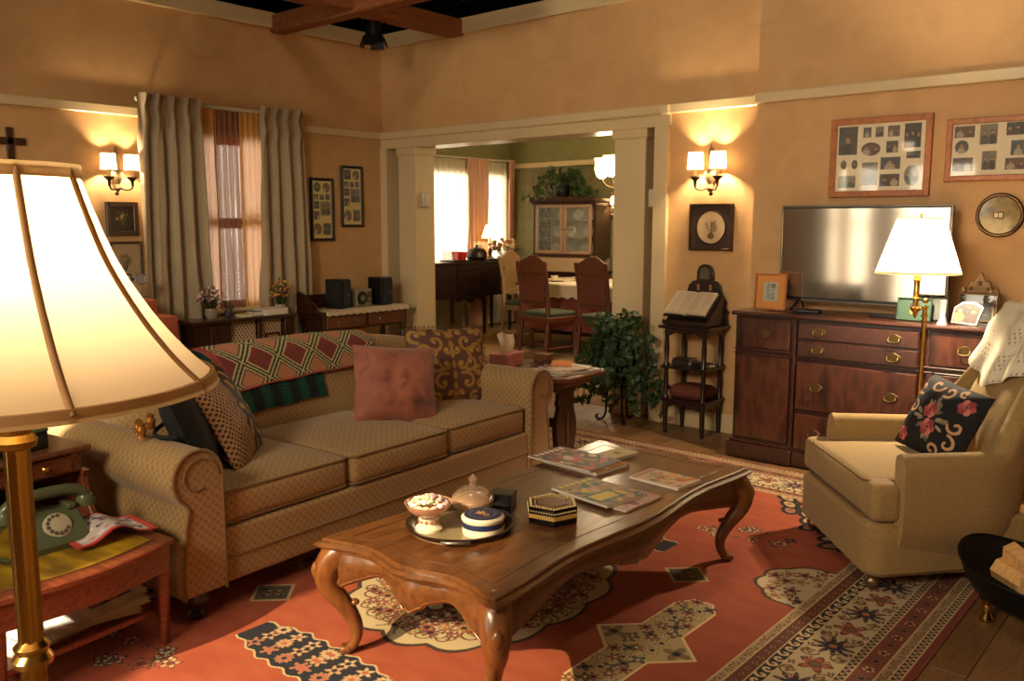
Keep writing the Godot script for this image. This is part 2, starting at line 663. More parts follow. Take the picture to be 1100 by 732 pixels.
func make_materials():
	var wt := noise_tex(256, 0.012, [C8(196, 153, 100), C8(207, 165, 112), C8(201, 158, 105), C8(210, 170, 117)], 5, 5)
	var w := mat("peach_plaster", Color.WHITE, 0.62)
	w.albedo_texture = wt
	triplanar(w, Vector3.ONE * 0.55, true)
	mat("cream_paint", C8(214, 192, 148), 0.32)
	mat("white_paint", C8(205, 195, 170), 0.3)
	noisy("green_plaster", [C8(124, 122, 76), C8(136, 132, 84), C8(130, 126, 80)], 0.8, 0.02, Vector3.ONE * 0.6, 9)
	mat("black_cloth", C8(7, 7, 8), 0.95)
	wood("floor_wood_a", C8(104, 72, 44), C8(138, 100, 64), 0.42, V(9, 1, 1.1), 21)
	wood("floor_wood_b", C8(98, 66, 40), C8(126, 92, 58), 0.42, V(9, 1, 1.1), 22)
	wood("floor_wood_c", C8(112, 80, 50), C8(146, 108, 70), 0.42, V(9, 1, 1.1), 23)
	noisy("tan_carpet", [C8(128, 98, 64), C8(146, 114, 78), C8(136, 105, 70)], 0.95, 0.06, Vector3.ONE * 2.0, 4)
	wood("beam_wood", C8(112, 62, 34), C8(152, 92, 52), 0.7, V(1.2, 7, 7), 31)
	wood("dark_wood", C8(36, 20, 12), C8(66, 36, 20), 0.32, V(6, 1.2, 6), 41, 0.3)
	wood("black_wood", C8(22, 13, 9), C8(42, 24, 15), 0.35, V(6, 1.2, 6), 42, 0.3)
	wood("brown_wood", C8(70, 38, 22), C8(112, 66, 38), 0.4, V(6, 1.2, 6), 43, 0.3)
	wood("table_wood", C8(64, 36, 17), C8(106, 65, 32), 0.30, V(4, 4, 0.7), 44, 0.35)
	wood("leg_wood", C8(72, 40, 19), C8(122, 74, 36), 0.3, V(3, 1, 3), 45, 0.4)
	wood("mahogany", C8(38, 18, 12), C8(62, 33, 23), 0.3, V(5, 1.1, 5), 46, 0.4)
	wood("flame_mahogany", C8(34, 16, 11), C8(80, 43, 29), 0.28, V(1.7, 0.45, 1.7), 47, 0.45)
	wood("red_wood", C8(84, 36, 22), C8(130, 66, 40), 0.32, V(1, 6, 6), 48, 0.3)
	wood("chair_wood", C8(74, 36, 20), C8(112, 58, 34), 0.38, V(6, 1.2, 6), 49, 0.2)
	wood("frame_wood", C8(146, 82, 34), C8(182, 110, 52), 0.4, V(3, 3, 3), 50)
	wood("pink_wood", C8(140, 62, 38), C8(176, 90, 58), 0.5, V(1, 6, 6), 51)
	wood("log_wood", C8(186, 130, 72), C8(226, 178, 112), 0.8, V(1, 8, 8), 52)
	var brass := mat("brass", C8(210, 172, 96), 0.24, 1.0)
	brass.albedo_texture = noise_tex(128, 0.02, [C8(220, 210, 190), C8(255, 255, 255)], 61)
	mat("old_brass", C8(104, 84, 52), 0.45, 1.0)
	mat("bronze", C8(74, 56, 36), 0.42, 0.8)
	mat("black_iron", C8(14, 13, 12), 0.5, 0.4)
	mat("black_plastic", C8(14, 14, 15), 0.35)
	mat("white_paper", C8(222, 214, 196), 0.85)
	mat("ivory_mat", C8(244, 230, 196), 0.85)
	mat("glass_pane", Color(0.9, 0.95, 0.92, 0.08), 0.02).transparency = BaseMaterial3D.TRANSPARENCY_ALPHA
	mat("cover_glass", Color(0.95, 0.97, 0.95, 0.05), 0.04).transparency = BaseMaterial3D.TRANSPARENCY_ALPHA
	# sofa cloth: a small lattice of diamonds
	var st := painted(96, 96, func(u: float, v: float) -> Color:
		var a := fposmod(u + v, 0.5) * 2.0
		var b := fposmod(u - v, 0.5) * 2.0
		var e := minf(minf(a, 1 - a), minf(b, 1 - b))
		var base := C8(152, 121, 74)
		var o := maxf(absf(a - 0.5), absf(b - 0.5))
		if e < 0.1:
			base = C8(162, 131, 82)
		elif o < 0.12:
			base = C8(150, 116, 72)
		elif o < 0.24:
			base = C8(132, 98, 60)
		elif o > 0.33:
			base = C8(147, 115, 70)
		return base)
	var sm := printed("sofa_cloth", st, 0.85)
	sm.rim_enabled = true
	sm.rim = 0.25
	triplanar(sm, Vector3.ONE * 15.0)
	var pip := mat("sofa_piping", C8(118, 86, 48), 0.9)
	pip.rim_enabled = true
	var tw := noisy("tweed", [C8(74, 55, 28), C8(142, 114, 67), C8(164, 134, 84), C8(100, 76, 41)], 0.95, 0.2, V(2.6, 2.6, 2.6), 71, 0.0, 3)
	tw.rim_enabled = true
	tw.rim = 0.2
	for e in [["drape", C8(176, 158, 128), 0.2], ["peach_drape", C8(222, 172, 138), 0.6], ["gold_sheer", C8(238, 180, 84), 0.9], ["white_sheer", C8(236, 222, 190), 1.1]]:
		var d := mat(e[0], e[1], 0.9)
		d.backlight_enabled = true
		d.backlight = Color(1, 1, 1) * e[2]
	# lace of the window: threads and holes
	var lt := painted(128, 128, func(u: float, v: float) -> Color:
		var a := sin(u * TAU * 6) * sin(v * TAU * 6)
		var q := Vector2(fposmod(u * 2, 1.0) - 0.5, fposmod(v * 2, 1.0) - 0.5)
		var s := 0.26 + 0.14 * cos(5 * atan2(q.y, q.x))
		var solid := a > -0.05 or q.length() < s * 0.8
		return Color(0.66, 0.46, 0.36, 0.97 if solid else 0.15))
	var lm := printed("window_lace", lt, 0.9)
	lm.transparency = BaseMaterial3D.TRANSPARENCY_ALPHA
	lm.backlight_enabled = true
	lm.backlight = Color(0.42, 0.35, 0.3)
	lm.uv1_scale = V(4.0, 26, 1)
	var dt := painted(128, 128, func(u: float, v: float) -> Color:
		var a := sin(u * TAU * 9) * sin(v * TAU * 9)
		var row := fposmod(v * 3, 1.0)
		return Color(0.86, 0.82, 0.72, 0.0 if a > 0.45 and row > 0.3 else 1.0))
	var dm := printed("crochet_white", dt, 0.95)
	dm.transparency = BaseMaterial3D.TRANSPARENCY_ALPHA_SCISSOR
	dm.uv1_scale = V(2.5, 2.5, 1)
	for e in [["shade_white", C8(236, 220, 186), 1.3], ["shade_yellow", C8(226, 188, 96), 1.0], ["shade_silk", C8(236, 208, 152), 1.2]]:
		var d := mat(e[0], e[1], 0.85)
		d.backlight_enabled = true
		d.backlight = Color(1, 0.94, 0.82) * e[2]
	var leaf := mat("ivy_leaf", C8(38, 62, 28), 0.5)
	leaf.backlight_enabled = true
	leaf.backlight = Color(0.2, 0.3, 0.1)
	mat("ivy_leaf_light", C8(90, 108, 60), 0.5)
	mat("ivy_leaf_dark", C8(24, 44, 24), 0.5)
	mat("stem_green", C8(54, 62, 30), 0.7)
	mat("telephone_green", C8(80, 86, 58), 0.28)
	mat("candle_cream", C8(226, 204, 150), 0.6)
	for k in 7:
		M["photo%d" % k] = printed("photo%d" % k, photo_print(k), 0.6)
	M["rug"] = printed("rug_wool", rug_print(), 0.97)

func photo_print(k: int) -> ImageTexture:
	var rng := RandomNumberGenerator.new()
	rng.seed = 100 + k
	var im := Image.create(60, 76, false, Image.FORMAT_RGBA8)
	var bg: Color = [C8(58, 54, 46), C8(86, 60, 38), C8(34, 40, 30), C8(120, 104, 80), C8(62, 34, 28), C8(52, 62, 74), C8(16, 14, 12)][k]
	im.fill(bg)
	for i in 40:
		dot(im, rng.randf_range(0, 60), rng.randf_range(0, 76), rng.randf_range(3, 9), rng.randf_range(3, 9), 0, bg.lerp(Color(rng.randf(), rng.randf(), rng.randf()), 0.16))
	var people: int = [1, 2, 3, 2, 2, 1, 2][k]
	for i in people:
		var x := 60.0 * (i + 0.5) / people + rng.randf_range(-2, 2)
		var s := 1.0 if people == 1 else 0.72
		var y := 34.0 + rng.randf_range(-4, 6)
		dot(im, x, y + 36 * s, 17 * s, 28 * s, 0, [C8(24, 24, 30), C8(178, 160, 134), C8(92, 36, 30), C8(40, 52, 44)][(i + k) % 4] if k < 6 else [C8(120, 104, 40), C8(40, 22, 18)][i])
		dot(im, x, y - 3 * s, 9.5 * s, 11 * s, 0, C8(40, 28, 20))
		dot(im, x, y, 7.5 * s, 9.5 * s, 0, C8(170, 128, 96) if k < 6 else C8(112, 78, 56))
	return ImageTexture.create_from_image(im)

# a Persian rug, drawn a quarter at a time: (0, 0) is the middle of the rug
func rug_print() -> ImageTexture:
	var W := 512
	var H := 792
	var S := 341.0
	var im := Image.create(W, H, false, Image.FORMAT_RGBA8)
	var rng := RandomNumberGenerator.new()
	rng.seed = 7
	var red := C8(142, 62, 37)
	var ivory := C8(180, 160, 124)
	var navy := C8(26, 26, 36)
	var brown := C8(96, 50, 32)
	var olive := C8(104, 88, 52)
	var rose := C8(158, 84, 62)
	im.fill(red)
	var fn := FastNoiseLite.new()
	fn.seed = 4
	fn.frequency = 0.012
	for y in range(0, H, 2):
		for x in range(0, W, 2):
			var c := red.lerp(C8(154, 76, 45), clampf(fn.get_noise_2d(x, y * 2.5) * 0.9 + 0.4, 0, 1))
			im.fill_rect(Rect2i(x, y, 2, 2), c)
	# central medallion with a scalloped edge
	for y in range(0, 230):
		for x in range(0, 175):
			var a := x / (0.45 * S)
			var b := y / (0.58 * S)
			var r := pow(pow(a, 2.4) + pow(b, 2.4), 1 / 2.4)
			var th := atan2(b, a)
			var s := 1.0 - 0.07 + 0.07 * absf(cos(th * 7.0))
			if r < s:
				im.set_pixel(x, y, ivory if r < s * 0.965 else C8(60, 40, 30))
	for i in 120:
		var a := rng.randf_range(0, PI / 2)
		var r := sqrt(rng.randf()) * 0.9
		var x := cos(a) * r * 0.43 * S
		var y := sin(a) * r * 0.56 * S
		curl(im, x, y, rng.randf_range(10, 20), rng.randf_range(0, TAU), [-1.0, 1.0][i % 2], 1.2, [brown, olive][i % 2])
	for i in 60:
		var a := PI / 2 * fposmod(i * 0.618, 1.0)
		var r := sqrt((i + 1.5) / 62.0) * 0.9
		flower(im, cos(a) * r * 0.43 * S, sin(a) * r * 0.55 * S, rng.randf_range(7, 13), 5 + i % 3, [brown, olive, C8(60, 52, 50)][i % 3], [rose, C8(176, 106, 66), C8(150, 60, 44)][i % 3], [ivory, navy][i % 2], rng.randf_range(0, 6))
	flower(im, 0, 92, 36, 12, navy, C8(120, 60, 40), ivory)
	flower(im, 0, 0, 52, 12, navy, rose, ivory)
	# navy bars above and below it
	for y in range(int(0.70 * S), int(0.93 * S)):
		for x in range(0, int(0.36 * S)):
			var e := 0.115 * S * (1.0 - 0.35 * smoothstep(0.45, 1.0, x / (0.36 * S))) * (0.93 + 0.07 * cos(x * 0.22))
			var d := absf(y - 0.815 * S)
			if d < e:
				im.set_pixel(x, y, navy if d < e - 3 else ivory)
	for i in 16:
		flower(im, fposmod(i * 29.0, 116) + 3, 0.815 * S + [-21, 18, -2][i % 3], 11.5, 5, C8(150, 110, 84), [ivory, rose, C8(176, 140, 100)][i % 3], [rose, navy][i % 2], i)
	# ivory bars at its sides, with a square knot in the middle of each
	for y in range(0, int(0.42 * S)):
		for x in range(int(0.52 * S), int(0.94 * S)):
			var d := absf(x - 0.735 * S)
			var e := 0.085 * S * (1.0 - 0.5 * smoothstep(0.8, 1.0, y / (0.42 * S)))
			var k := d + y
			if d < e or k < 0.20 * S:
				im.set_pixel(x, y, C8(160, 136, 92) if (d < e - 3 and y < 0.41 * S) or k < 0.185 * S else C8(206, 176, 126))
	for i in 24:
		flower(im, 0.735 * S + [-19, 17, 0, -6, 9][i % 5], 5 + i * 5.7, 9.5, 4 + i % 3, [navy, olive, brown][i % 3], [C8(132, 70, 48), olive, ivory][(i + 1) % 3], [ivory, navy][i % 2], i)
	for s in [-1.0, 1.0]:
		flower(im, (0.735 + s * 0.125) * S, 0, 17, 4, olive, C8(120, 92, 60), navy)
	# small squares between the bars
	for y in range(int(0.45 * S), int(0.75 * S)):
		for x in range(int(0.42 * S), int(0.70 * S)):
			var k := absf(x - 0.555 * S) / (0.105 * S) + absf(y - 0.60 * S) / (0.105 * S)
			if k < 1.0:
				im.set_pixel(x, y, C8(176, 146, 102) if k > 0.82 else C8(70, 62, 40))
	flower(im, 0.555 * S, 0.60 * S, 17, 4, navy, C8(120, 92, 60), brown)
	# sprays in the field
	for c in [[0.42, 1.17], [0.60, 1.20], [0.0, 1.42]]:
		for i in 9:
			flower(im, (c[0] + rng.randf_range(-0.12, 0.12)) * S, (c[1] + rng.randf_range(-0.09, 0.09)) * S, rng.randf_range(7, 15), 5, [brown, navy][i % 2], [C8(184, 146, 106), ivory, rose][i % 3], brown, i)
	flower(im, 0.72 * S, 1.24 * S, 11, 4, navy, navy, rose)
	# half rosette on the border
	for y in range(int(0.52 * S), int(1.08 * S)):
		for x in range(int(0.70 * S), int(1.04 * S)):
			var dx := (x - 1.02 * S) / (0.25 * S)
			var dy := (y - 0.80 * S) / (0.225 * S)
			var r := sqrt(dx * dx + dy * dy)
			var s := 0.92 + 0.08 * absf(cos(atan2(dy, dx) * 4.5))
			if r < s:
				im.set_pixel(x, y, ivory if r < s * 0.94 else C8(70, 46, 34))
	for i in 14:
		var a := PI / 2 + PI * fposmod(i * 0.37, 1.0)
		var r := 0.2 + 0.62 * sqrt(i / 14.0)
		flower(im, (1.02 + 0.25 * cos(a) * r) * S, (0.8 + 0.225 * sin(a) * r) * S, 12, 5, [brown, olive, navy][i % 3], [rose, C8(178, 140, 96)][i % 2], [navy, rose][i % 2], i)
	# corner of dark leaves
	for j in 9:
		for i in 9:
			var x := (0.42 + i * 0.085 + (j % 2) * 0.04) * S
			var y := (1.22 + j * 0.085) * S
			var q := V2(x / S - 1.04, y / S - 1.90)
			if pow(absf(q.x) / 0.66, 1.3) + pow(absf(q.y) / 0.68, 1.3) < 1.0:
				dot(im, x, y, 24, 15, 0.5 + j * 0.3, C8(18, 17, 18))
				dot(im, x, y, 15.5, 8.5, 0.5 + j * 0.3, [C8(150, 96, 66), C8(178, 140, 96), rose][(i + j) % 3])
				flower(im, x, y, 6, 4, navy, ivory, navy)
	# borders, from the inside out: [width in metres, ground]
	var at := 1.5 - 0.48
	var bands := [[0.035, C8(156, 132, 94)], [0.05, brown], [0.045, navy], [0.16, ivory], [0.03, navy], [0.07, C8(116, 62, 46)], [0.035, C8(150, 126, 90)], [0.03, navy], [0.025, C8(118, 52, 40)]]
	for b in bands.size():
		var o := int(at * S)
		var wd: float = bands[b][0]
		var y0 := int((at + 2.32 - 1.5) * S)
		im.fill_rect(Rect2i(o, 0, W - o, y0), bands[b][1])
		im.fill_rect(Rect2i(0, y0, W, H - y0), bands[b][1])
		im.fill_rect(Rect2i(o - 1, 0, 2, y0), C8(190, 160, 112))
		im.fill_rect(Rect2i(0, y0 - 1, o, 2), C8(190, 160, 112))
		var mid := (at + wd / 2) * S
		var my := mid + (2.32 - 1.5) * S
		var step: float = [11.0, 16.0, 15.0, 54.0, 10.0, 24.0, 11.0, 10.0, 999.0][b]
		var n := int(800 / step) + 1
		for i in n:
			for side in 2:
				var q := V2(mid, step * (i + 0.5)) if side == 0 else V2(step * (i + 0.5), my)
				if (side == 0 and q.y > my + 12) or (side == 1 and q.x > mid + 12):
					continue
				match b:
					0, 6: curl(im, q.x, q.y, wd * S * 0.42, i * 1.7, 1.0, 0.9, C8(110, 70, 46))
					1: flower(im, q.x, q.y, 6, 4, C8(60, 36, 26), C8(166, 112, 74), brown, i)
					2: curl(im, q.x, q.y, wd * S * 0.46, i * PI, [-1.0, 1.0][i % 2], 1.9, C8(196, 166, 118))
					3:
						if i % 2 == 0:
							flower(im, q.x, q.y, 25, 10, C8(70, 44, 34), C8(170, 120, 82), C8(150, 66, 48))
							flower(im, q.x, q.y, 18, 10, navy, C8(44, 46, 66), C8(176, 104, 70))
						else:
							flower(im, q.x, q.y, 20, 5, brown, rose, olive, i)
						for s in [-1.0, 1.0]:
							var p := q + (V2(s * 18, step * 0.5) if side == 0 else V2(step * 0.5, s * 18))
							flower(im, p.x, p.y, 8, 4, olive, C8(160, 80, 56), navy, i)
							curl(im, p.x, p.y, 13, i + s, s, 1.1, C8(92, 72, 46))
							for m in 3:
								var p2 := q + (V2(s * (10 + m * 6), step * (0.2 + m * 0.3)) if side == 0 else V2(step * (0.2 + m * 0.3), s * (10 + m * 6)))
								flower(im, p2.x, p2.y, 5, 4, [brown, olive, navy][m], [rose, C8(150, 110, 76), C8(120, 60, 44)][m], ivory, m)
					4, 7: line(im, [q + (V2(-4, -4) if side == 0 else V2(-4, -4)), q + V2(4, 0), q + V2(-3, 4)], 1.2, C8(186, 154, 108))
					5: flower(im, q.x, q.y, 9.5, 5, C8(84, 40, 32), [C8(190, 140, 100), C8(120, 84, 58)][i % 2], navy, i)
		at += wd
	var full := Image.create(W * 2, H * 2, false, Image.FORMAT_RGBA8)
	full.blit_rect(im, Rect2i(0, 0, W, H), Vector2i(W, H))
	im.flip_x()
	full.blit_rect(im, Rect2i(0, 0, W, H), Vector2i(0, H))
	im.flip_y()
	full.blit_rect(im, Rect2i(0, 0, W, H), Vector2i(0, 0))
	im.flip_x()
	full.blit_rect(im, Rect2i(0, 0, W, H), Vector2i(W, 0))
	return ImageTexture.create_from_image(full)

# ---------------------------------------------------------------- the room
const RAIL0 := 2.166
const RAIL1 := 2.231
const TOP := 3.07
const JOG := 0.08

func build_room():
	var peach: Material = M.peach_plaster
	var cream: Material = M.cream_paint
	var black: Material = M.black_cloth
	# floor of boards
	var fl := struct("floor", box(9.6, 0.1, 13.0, 0.0), mat("subfloor", C8(40, 26, 16), 0.9), T(2.6, -0.075, 2.1))
	var lens := [2.6, 3.1, 2.75]
	var plank := [box(0.138, 0.025, 2.6, 0.0015), box(0.138, 0.025, 3.1, 0.0015), box(0.138, 0.025, 2.75, 0.0015)]
	for i in 53:
		var z := -0.16
		var k := i % 3
		for j in 3:
			var l: float = lens[k]
			ob(fl, "plank", plank[k], M[["floor_wood_a", "floor_wood_b", "floor_wood_c"][(i * 7 + j * 5 + i / 3) % 3]], T(0.069 + i * 0.14 - 2.6, 0.0625, z + l / 2 - 2.1))
			z += l + 0.002
			k = (k + 1) % 3
	# left wall with its window
	var wl := join([span(V(-0.12, 0, 1.92), V(0, TOP, 8.4), 0.0), span(V(-0.12, 0, 0), V(0, TOP, 1.16), 0.0), span(V(-0.12, 2.12, 1.16), V(0, TOP, 1.92), 0.0), span(V(-0.12, 0, 1.16), V(0, 0.74, 1.92), 0.0)])
	struct("wall_left", wl, peach)
	# back wall: lintel over the opening, pier at its right, then a shallow breast
	struct("wall_back", join([span(V(-0.12, RAIL1, -0.2), V(3.02, TOP, 0), 0.0), span(V(3.02, 0, -0.2), V(3.70, TOP, 0), 0.0), span(V(3.69, 0, -0.2), V(7.4, TOP, JOG), 0.0)]), peach)
	struct("wall_right", join([span(V(7.3, 0, 0), V(7.42, TOP, 8.4), 0.0)]), peach)
	struct("wall_front", join([span(V(0, 0, 8.2), V(1.15, TOP, 8.32), 0.0), span(V(1.85, 0.2, 8.2), V(2.15, 2.3, 8.32), 0.0), span(V(3.3, 0, 8.2), V(7.3, TOP, 8.32), 0.0), span(V(1.15, 2.3, 8.2), V(3.3, TOP, 8.32), 0.0), span(V(1.15, 0, 8.2), V(3.3, 0.2, 8.32), 0.0)]), peach)
	# picture rail and cap along the top
	var rails := [["trim_1", V(0, RAIL0, 0), V(0.028, RAIL1, 8.2)], ["trim_2", V(3.02, RAIL0, 0), V(3.69, RAIL1, 0.028)], ["trim_3", V(3.68, RAIL0, JOG), V(7.3, RAIL1, JOG + 0.028)],
		["trim_4", V(-0.13, 2.963, 0), V(0.03, TOP + 0.015, 8.2)], ["trim_5", V(0, 2.963, -0.1), V(3.69, TOP + 0.015, 0.03)], ["trim_6", V(3.68, 2.963, -0.1), V(7.3, TOP + 0.015, JOG + 0.03)]]
	for r in rails:
		var e := span(r[1], r[2], 0.006)
		struct(r[0], join([e]), cream)
	struct("baseboard_back", join([span(V(3.02, 0, 0), V(3.69, 0.13, 0.018)), span(V(3.69, 0, JOG), V(7.3, 0.13, JOG + 0.018))]), cream)
	struct("baseboard_left", join([span(V(0, 0, 0), V(0.018, 0.13, 8.2))]), cream)
	# the opening to the dining room: header, casings, two square posts with a gap beside each
	var wp: Material = M.cream_paint
	struct("trim_7", join([span(V(-0.0, RAIL0 - 0.085, -0.24), V(3.03, RAIL0 + 0.005, 0.02)), span(V(-0.0, RAIL0 - 0.005, -0.1), V(3.03, RAIL1, 0.045), 0.01)]), wp, Transform3D(), "cream header over the dining room opening")
	struct("trim_8", join([span(V(0.0, 0, -0.22), V(0.088, RAIL0 - 0.08, 0.03))]), wp)
	struct("trim_9", join([span(V(2.91, 0, -0.22), V(3.02, RAIL0 - 0.08, 0.03))]), wp)
	for x in [[0.213, 0.447], [2.557, 2.824]]:
		struct("trim_10", join([span(V(x[0], 0, -0.23), V(x[1], RAIL0 - 0.08, 0.0), 0.006), span(V(x[0] - 0.015, RAIL0 - 0.15, -0.245), V(x[1] + 0.015, RAIL0 - 0.08, 0.015), 0.008)]), wp, Transform3D(), "square cream post")
	for x in [[0.08, 0.22], [2.815, 2.92]]:
		struct("wall_slot", join([span(V(x[0], 0, -0.24), V(x[1], RAIL0 - 0.08, -0.21))]), M.green_plaster)
	single("wall_switch", "small white switch box on the inner face of the left post", "switch", soft(V(0.03, 0.13, 0.08), 0.012), M.white_paint, T(0.46, 1.62, -0.1))
	single("wall_switch", "small white box bridging the gap beside the right post", "switch", soft(V(0.06, 0.13, 0.04), 0.012), M.white_paint, T(2.88, 1.595, -0.02))
	# window in the left wall: frame, two sashes, panes, sill
	var wn := ob(self, numbered("window_1"), join([span(V(-0.12, 0.74, 1.16), V(0.03, 2.12, 1.22), 0.005), span(V(-0.12, 0.74, 1.86), V(0.03, 2.12, 1.92), 0.005), span(V(-0.12, 2.06, 1.16), V(0.03, 2.12, 1.92), 0.005)]), cream)
	wn.set_meta("kind", "structure")
	ob(wn, "window_sill", join([span(V(-0.12, 0.71, 1.1), V(0.08, 0.745, 1.98), 0.008)]), cream)
	for s in [[0.75, 1.42, -0.045], [1.4, 2.07, -0.08]]:
		var sash := ob(wn, "sash", join([span(V(s[2], s[0], 1.21), V(s[2] + 0.03, s[1], 1.26)), span(V(s[2], s[0], 1.82), V(s[2] + 0.03, s[1], 1.87)), span(V(s[2], s[0], 1.21), V(s[2] + 0.03, s[0] + 0.05, 1.87)), span(V(s[2], s[1] - 0.05, 1.21), V(s[2] + 0.03, s[1], 1.87))]), M.brown_wood)
		ob(sash, "pane", join([span(V(s[2] + 0.012, s[0] + 0.05, 1.26), V(s[2] + 0.016, s[1] - 0.05, 1.82), 0.0)]), M.glass_pane)
	# window behind the camera, mirrored in the television
	for wx in [[1.15, 1.85], [2.15, 3.3]]:
		var w3 := ob(self, numbered("window_3"), join([span(V(wx[0], 0.2, 8.18), V(wx[0] + 0.06, 2.3, 8.32)), span(V(wx[1] - 0.06, 0.2, 8.18), V(wx[1], 2.3, 8.32)), span(V(wx[0], 0.2, 8.18), V(wx[1], 0.26, 8.32)), span(V(wx[0], 2.24, 8.18), V(wx[1], 2.3, 8.32)), span(V(wx[0], 1.38, 8.2), V(wx[1], 1.42, 8.3))]), cream)
		w3.set_meta("kind", "structure")
		ob(w3, "pane", join([span(V(wx[0] + 0.05, 0.25, 8.25), V(wx[1] - 0.05, 2.25, 8.254), 0.0)]), M.glass_pane)
	var sw := func(x0: float, x1: float, n: int, m: Material, lb: String):
		single("window_drape", lb, "curtain", sheet(n * 8, 10, func(u: float, v: float) -> Vector3: return V(lerpf(x0, x1, u) + 0.25 * (1.0 - v) * (x1 - x0), lerpf(0.03, 2.4, v), 8.08 + 0.045 * sin(u * n * TAU)), 0.004), m)
	sw.call(0.9, 1.25, 4, M.drape, "grey drape beside the narrow window that faces the television")
	sw.call(1.36, 1.58, 4, M.gold_sheer, "gold drape hanging in the narrow window that faces the television")
	sw.call(3.1, 3.5, 5, M.drape, "grey drape beside the broad window that faces the television")
	# beams on the open top of the set
	single("ceiling_beam", "brown timber beam resting on the cap of the window wall", "beam", box(2.4, 0.14, 0.14, 0.012), M.beam_wood, T(1.14, 3.0, 1.08))
	single("ceiling_beam", "brown timber beam resting on the cap above the dining opening", "beam", box(2.9, 0.13, 0.18, 0.012), M.beam_wood, T(0.965, 3.012, 1.4, 90))
	# dark studio around the open top
	struct("ceiling", box(16, 0.1, 20, 0), black, T(2.6, 5.9, 1.5))
	struct("wall_studio_left", box(0.1, 3.2, 18, 0), black, T(-4.0, 4.4, 1.0))
	struct("wall_studio_right", box(0.1, 3.2, 18, 0), black, T(9.6, 4.4, 1.0))
	struct("wall_studio_back", box(14, 3.2, 0.1, 0), black, T(2.6, 4.4, -7.6))
	struct("wall_studio_front", box(14, 3.2, 0.1, 0), black, T(2.6, 4.4, 9.9))
	struct("wall_sky_mask", join([span(V(-4, 2.78, -7.6), V(-0.12, 2.9, 9.9), 0), span(V(-0.12, 2.78, -7.6), V(7.4, 2.9, -0.2), 0), span(V(7.4, 2.78, -7.6), V(9.6, 2.9, 9.9), 0), span(V(-0.12, 2.78, 8.3), V(7.4, 2.9, 9.9), 0)]), black, Transform3D(), "unseen black mask added around the set to keep sky light out")  # added canopy: sky light enters only through the windows
	for e in [[V(-3.5, 4.25, -3.6), V(0.5, 4.25, -2.2), "upper"], [V(-3.5, 4.2, -2.95), V(0.8, 4.2, -2.9), "lower"], [V(-1.2, 4.45, -5), V(-1.2, 4.45, 6), "long"]]:
		single("lighting_pipe", "thin grey steel pipe of the dark studio grid, the %s one" % e[2], "pipe", tube([e[0], e[1]], 0.022, 8), mat("pipe_steel", C8(70, 66, 58), 0.5, 0.6))
	var sl := thing("stage_lamp", "unlit black stage lamp hanging in the corner above the walls", "studio light", V(0.86, 2.93, 0.8), 35)
	ob(sl, "housing", lathe([V2(0, 0.06), V2(0.05, 0.05), V2(0.06, -0.02), V2(0.075, -0.12), V2(0.07, -0.12), V2(0.0, -0.02)], 16), M.black_plastic)
	for a in 4:
		ob(sl, "barn_door", box(0.11, 0.09, 0.003, 0.001), M.black_plastic, T(0, 0, 0, a * 90) * T(0, -0.13, 0.085, 0, -22))
	ob(sl, "yoke", tube([V(-0.09, 0, 0), V(-0.09, 0.1, 0), V(0.09, 0.1, 0), V(0.09, 0, 0)], 0.008, 6), M.black_plastic)
	ob(sl, "hanger", tube([V(0, 0.1, 0), V(0, 1.5, 0)], 0.014, 6), mat("pipe_steel", C8(70, 66, 58), 0.5, 0.6))
	# the rug
	var rm := join([[box(3.0, 0.008, 4.64, 0.002)]])
	single("persian_rug", "salmon red Persian rug with ivory medallion and wide border under the coffee table", "rug", rm, M.rug, T(3.98, 0.0045, 2.93))
	single("floor_cable", "thin black cable lying across the rug edge behind the armchair", "cable", tube(spline([V(5.15, 0.013, 0.85), V(5.4, 0.013, 1.02), V(5.75, 0.006, 1.05), V(6.2, 0.006, 1.2), V(6.6, 0.006, 1.1)], 6), 0.0045, 6), M.black_plastic)

# gathered cloth hanging in a wall plane: from z0 to z1 at x, or along x when along_x
func hang(x: float, z0: float, z1: float, y0: float, y1: float, folds: float, amp: float, seed_ := 1, pleat_top := 0.0, thick := 0.004, drift := 0.0) -> ArrayMesh:
	var nz := FastNoiseLite.new()
	nz.seed = seed_
	nz.frequency = 1.0
	return sheet(int(folds * 14), 24, func(u: float, v: float) -> Vector3:
		var ph := u * folds * TAU + 1.6 * nz.get_noise_2d(u * 3.0, v * 0.7)
		var grow := 1.0 - 0.25 * v
		var a := amp * grow * (1.0 + 0.5 * nz.get_noise_2d(u * 5, 3.0))
		var off := a * sin(ph) + a * 0.35 * sin(ph * 2.1 + 1.0)
		if pleat_top > 0 and v > 0.86:
			var pin := pow(maxf(0.0, sin(ph)), 6.0)
			var tight := exp(-pow((v - 0.945) / 0.03, 2.0))
			var flat := smoothstep(0.86, 0.92, v)
			off = lerpf(off, amp * (1.5 * pin * (1.0 - 0.6 * tight) + 0.25 * sin(ph * 3.0) * (v - 0.94) * 12.0), flat)
		return V(x + off, lerpf(y0, y1, v), lerpf(z1, z0, u) + drift * (1.0 - v) * (0.5 - u)), thick)

